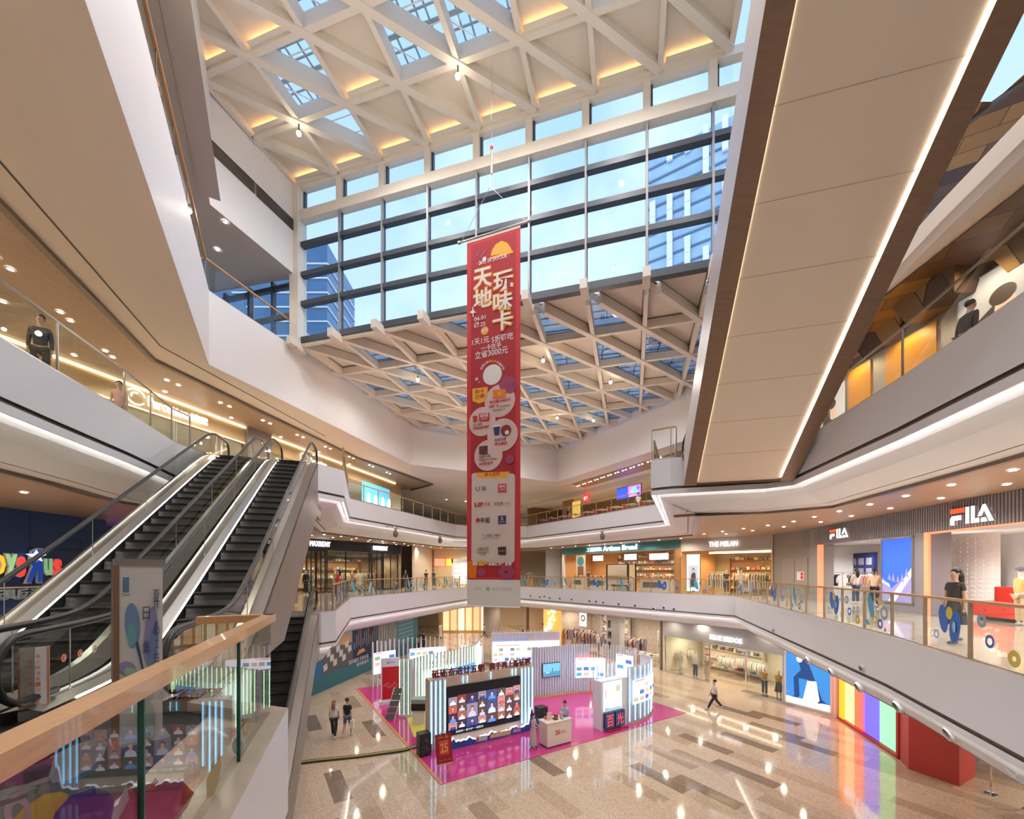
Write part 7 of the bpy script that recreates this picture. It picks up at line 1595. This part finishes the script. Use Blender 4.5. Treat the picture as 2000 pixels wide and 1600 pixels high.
for k in range(4):
    q = efn(6.1+.28*k, -3.455, 6.72); cs = Canvas(lambda x, y, d: efn(6.2+.30*k+x, -3.455+d, 6.60+y), .003); cs.disc(0, 0, .05, .05, OG if k < 3 else WHITE); cs.ring(0, 0, .042, .036, WHITE if k < 3 else OG); cs.poly([(-.02, -.01), (.02, .02), (.01, -.02)], WHITE if k < 3 else BLACK); cs.mb.build('sticker', t)
t = thing('floor_barrier', 'black low barrier box on the floor at the foot of the escalators', 'barrier', (-4.2, 3.6, 6)); MB().box((-4.35, 3.5, 6.0), (-4.05, 3.9, 6.22), BLACK).build('body', t); MB().box((-4.33, 3.52, 6.22), (-4.07, 3.88, 6.24), mat('screen_dark_blue', (.05, .09, .14), .2)).build('top_panel', t)
m = MB(); m.flat([[E2(3.2, -5.9), E2(6.0, -5.9), E2(6.0, -1.7), E2(3.2, -1.7)]], 6.012, mat('black_mat', (.015, .015, .015), .6)); tag(m.build('entrance_mat'), 'black floor mat in front of the escalator feet', 'mat')
# ================================================================== fittings on the slab edges and ceilings
def on_path(path, px, inset):
    P = offset_line(path, inset, False, 1); k = (px-1000)/FPX; best = None
    for a, b in zip(P, P[1:]):
        fa, fb = a.x-k*a.y, b.x-k*b.y
        if fa*fb <= 0 and a.y > 1: t_ = fa/(fa-fb); q = a.lerp(b, t_); u = (b-a).normalized(); best = (q, u, Vector((u.y, -u.x)))
    return best
for k, (px, py) in enumerate(((1583, 1289), (1630, 1312), (1684, 1341), (1762, 1379), (1866, 1433), (1996, 1500))):
    q, u, nn = on_path(L2_far_r, px, .45); z = EYE-(py-HOR)*q.y/FPX; c0 = Vector((q.x, q.y, z)); d = Vector((nn.x, nn.y, -.35)).normalized()
    t = thing('air_nozzle', 'round white jet nozzle under the right gallery edge, %s from the far end' % ['first', 'second', 'third', 'fourth', 'fifth', 'sixth'][k], 'air nozzle', c0); m = MB(); m.tube([c0-d*.1, c0+d*.10, c0+d*.14], [.15, .15, .12], WHITE2, 18, caps=False); m.build('housing', t); m = MB(); m.tube([c0+d*.02, c0+d*.13], [.06, .12], mat('nozzle_grey', (.25, .24, .23), .5), 18, caps=False); m.tube([c0+d*.02, c0+d*.03], .06, DARK, 12); m.build('inner_cone', t)
for k, (px, py) in enumerate(((1037, 1164), (1055, 1166), (1064, 1165), (1074, 1168), (1094, 1169), (1117, 1171), (1152, 1174), (1165, 1175), (1179, 1177), (1209, 1180), (1241, 1183), (1277, 1189), (1297, 1187), (1317, 1190), (1512, 1231), (1685, 1305))):
    r0 = on_path([(-1.2, 42.4)]+L2_far_r, px, 0)
    if r0 is None: continue
    q, u, nn = r0; z = EYE-(py-HOR)*q.y/FPX; c0 = Vector((q.x, q.y, z)); d = Vector((nn.x, nn.y, -.2)).normalized(); m = MB(); m.tube([c0-d*.02, c0+d*.05], .11 if k < 14 else .09, WHITE2, 14); m.tube([c0+d*.05, c0+d*.07], .075 if k < 14 else .06, mat('lens_dark', (.05, .05, .06), .2), 14)
    tag(m.build('recessed_spotlight'), 'small round dark spotlight on the white gallery edge across the hall' if k < 14 else ('single small round fitting on the gallery edge above the knitwear shop' if k == 14 else 'single small round fitting on the gallery edge above the big nozzles'), 'spotlight', 'spotlights on the far gallery edge' if k < 14 else None)
for k, (px, py, path) in enumerate(((753, 1030, L3_landL[-1:]+L3_far), (843, 1045, L3_landL[-1:]+L3_far), (1192, 1032, L3_far+[(5.56, 16.6)]))):
    q, u, nn = on_path(path, px, 0); z = 10.75; c0 = Vector((q.x, q.y, z)); n3 = Vector((nn.x, nn.y, 0)); t = thing('stage_light', ['moving-head light on an arm, nearer one on the left upper gallery edge', 'moving-head light on an arm, farther one on the left upper gallery edge', 'white moving-head light on the right upper gallery edge'][k], 'stage light', c0)
    m = MB(); m.tube([c0, c0+n3*.45, c0+n3*.8+V(0, 0, -.12)], .04, STEEL, 8); m.build('arm', t); m = MB(); m.tube([c0+n3*.8+V(0, 0, -.1), c0+n3*.8+V(0, 0, -.3)], .10, STEEL, 10); m.build('yoke', t); m = MB(); ell(m, c0+n3*.8+V(0, 0, -.55), (.18, .18, .26), mat('lamp_bronze', (.20, .17, .14), .4, .4), 14, 8); m.build('lamp_head', t)
# ceiling downlights (visible lens + a real lamp under a share of them)
dl = None
def downlight(x, y, z, lb, grp, r=.09, lamp=0, col=(1, .87, .68)):
    global dl
    if dl is None:
        t = thing('downlight', lb, 'downlight', (0, 0, 0), grp); MB().lathe([(.065, -.012), (.10, -.014), (.105, 0)], (0, 0, 0), WHITE, 14).build('trim_ring', t); m = MB(); m.face([(.07*math.cos(a), .07*math.sin(a), -.008) for a in [2*PI*i/14 for i in range(14)]], SPOT); m.build('lens', t); dl = t
        t.location = (x, y, z); o = t
    else: o = clone(dl, (x, y, z), 0, lb, grp)
    if lamp: point((x, y, z-.06), lamp, col, .07)
def row(path, inset, z, step, lb, grp, lamp=0, every=2, side=1, skip=None, col=(1, .87, .68), pair=.0):
    P = offset_line(path, inset, False, side); k = 0; acc = step*.5
    for a, b in zip(P, P[1:]):
        L = (b-a).length; u = (b-a)/L
        while acc < L:
            q = a+u*acc
            if skip is None or not skip(q):
                downlight(q.x, q.y, z, lb, grp, lamp=lamp if k % every == 0 else 0, col=col)
                if pair: downlight(q.x+u.x*pair, q.y+u.y*pair, z, lb, grp)
            acc += step; k += 1
        acc -= L
WZ = TR+[(-8.4, 32)]
row(WZ, 1.3, 15.27, 2.3, 'small downlight in the wood ceiling of the upper left gallery', 'downlights in the upper left wood ceiling', 95, 1, pair=.45)
row(WZ, 2.5, 15.27, 3.1, 'small downlight in the wood ceiling of the upper left gallery', 'downlights in the upper left wood ceiling', 0, 2)
row([(10.2, 27.5), (6, 37)], .0, 15.26, .9, 'small downlight in the brown ceiling band over the restaurant', 'downlights over the restaurant', 70, 2, pair=.35)
row([(11.8, 5), (12.2, 14.5)], 0, 15.2, 2.6, 'round downlight in the patterned timber ceiling at upper right', 'downlights in the patterned timber ceiling', 90, 1)
LP2 = [(-9.8, 4), (-10.5, 9.35), (-11.0, 11.6), (-12.2, 14.5)]
row(LP2, 3.0, 9.985, 2.0, 'downlight in the dark ceiling above the toy shop gallery', 'downlights above the toy shop gallery', 130, 1); row(LP2, 5.0, 9.985, 2.6, 'downlight in the dark ceiling above the toy shop gallery', 'downlights above the toy shop gallery', 110, 1)
row([(-9.9, 25.3), (-5.4, 40), (-1.5, 43)], 2.6, 9.985, 1.6, 'downlight in the wood ceiling in front of the black-fronted boutique', 'downlights in front of the boutique', 110, 2); row([(-9.9, 25.3), (-5.4, 40)], 3.8, 9.985, 2.0, 'downlight in the wood ceiling in front of the black-fronted boutique', 'downlights in front of the boutique')
RR = [(9.9, 26.8), (11.2, 20), (10.4, 14.5), (10.0, 12.6), (9.4, 9.6), (8.6, 6.55), (7.5, 2)]
row(RR, 2.2, 9.985, 1.7, 'downlight in the wood ceiling in front of the sportswear shop', 'downlights in front of the sportswear shop', 150, 1, col=(1, .90, .78)); row(RR, 3.6, 9.985, 2.2, 'downlight in the wood ceiling in front of the sportswear shop', 'downlights in front of the sportswear shop')
row([(2.5, 43), (11.5, 29)], 1.2, 9.985, 1.9, 'downlight in the ceiling in front of the bakery', 'downlights in front of the bakery', 120, 2)
row([(-8, 44), (3, 50)], 0, 15.28, 2.2, 'downlight in the white ceiling at the far end upstairs', 'downlights in the far white ceiling')
row([(-9.5, 23), (-5, 39), (-1.2, 43), (13.6, 25), (10.8, 14)], 1.6, 4.09, 2.4, 'downlight in the white ground floor ceiling near the gallery edge', 'downlights of the ground floor ceiling', 45, 1, col=(1, .86, .66))
for x, y in ((-11.2, 16.2), (-12.5, 17.6)): downlight(x, y, 21.28, 'bright downlight in the grey soffit beside the big window', 'downlights in the grey soffit', lamp=60)
for (i, j) in ((3, 1), (0, 1), (5, 2)):
    q = N(i, j); t = thing('pendant_spot', ['bright spotlight hanging from a roof beam above the banner, left of its cable', 'dimmer spotlight hanging from the left roof beams', 'spotlight hanging from the right roof beams'][(3, 0, 5).index(i)], 'spotlight', (q.x, q.y, 24.9)); m = MB(); m.tube([(q.x, q.y, 25.3), (q.x, q.y, 25.0)], .03, DARK, 8); m.build('stem', t); m = MB(); ell(m, (q.x, q.y, 24.93), (.09, .09, .09), emat('bare_bulb', (1, .85, .6), 30)); m.build('bulb', t)
for k, (x, y) in enumerate(((-5, 22), (1.5, 20), (5.3, 22.3), (-2, 27), (3, 27.5), (5.5, 28), (0, 31))):
    t = thing('pendant_spot', 'small bright spotlight under the lower lattice roof', 'spotlight', (x, y, 17.7), 'spotlights under the lower lattice roof'); m = MB(); m.tube([(x, y, 18.0), (x, y, 17.82)], .03, DARK, 8); m.build('stem', t); m = MB(); ell(m, (x, y, 17.78), (.08, .08, .08), emat('bare_bulb', (1, .85, .6), 30)); m.build('bulb', t)

for x, y in ((3.2, 23.2), (0.2, 27.5), (-4.0, 27.0), (5.0, 23.6)): point((x, y, 3.6), 55, (.92, .95, 1), .05)  # added fill lamps to brighten the stand's slat walls, no fittings there
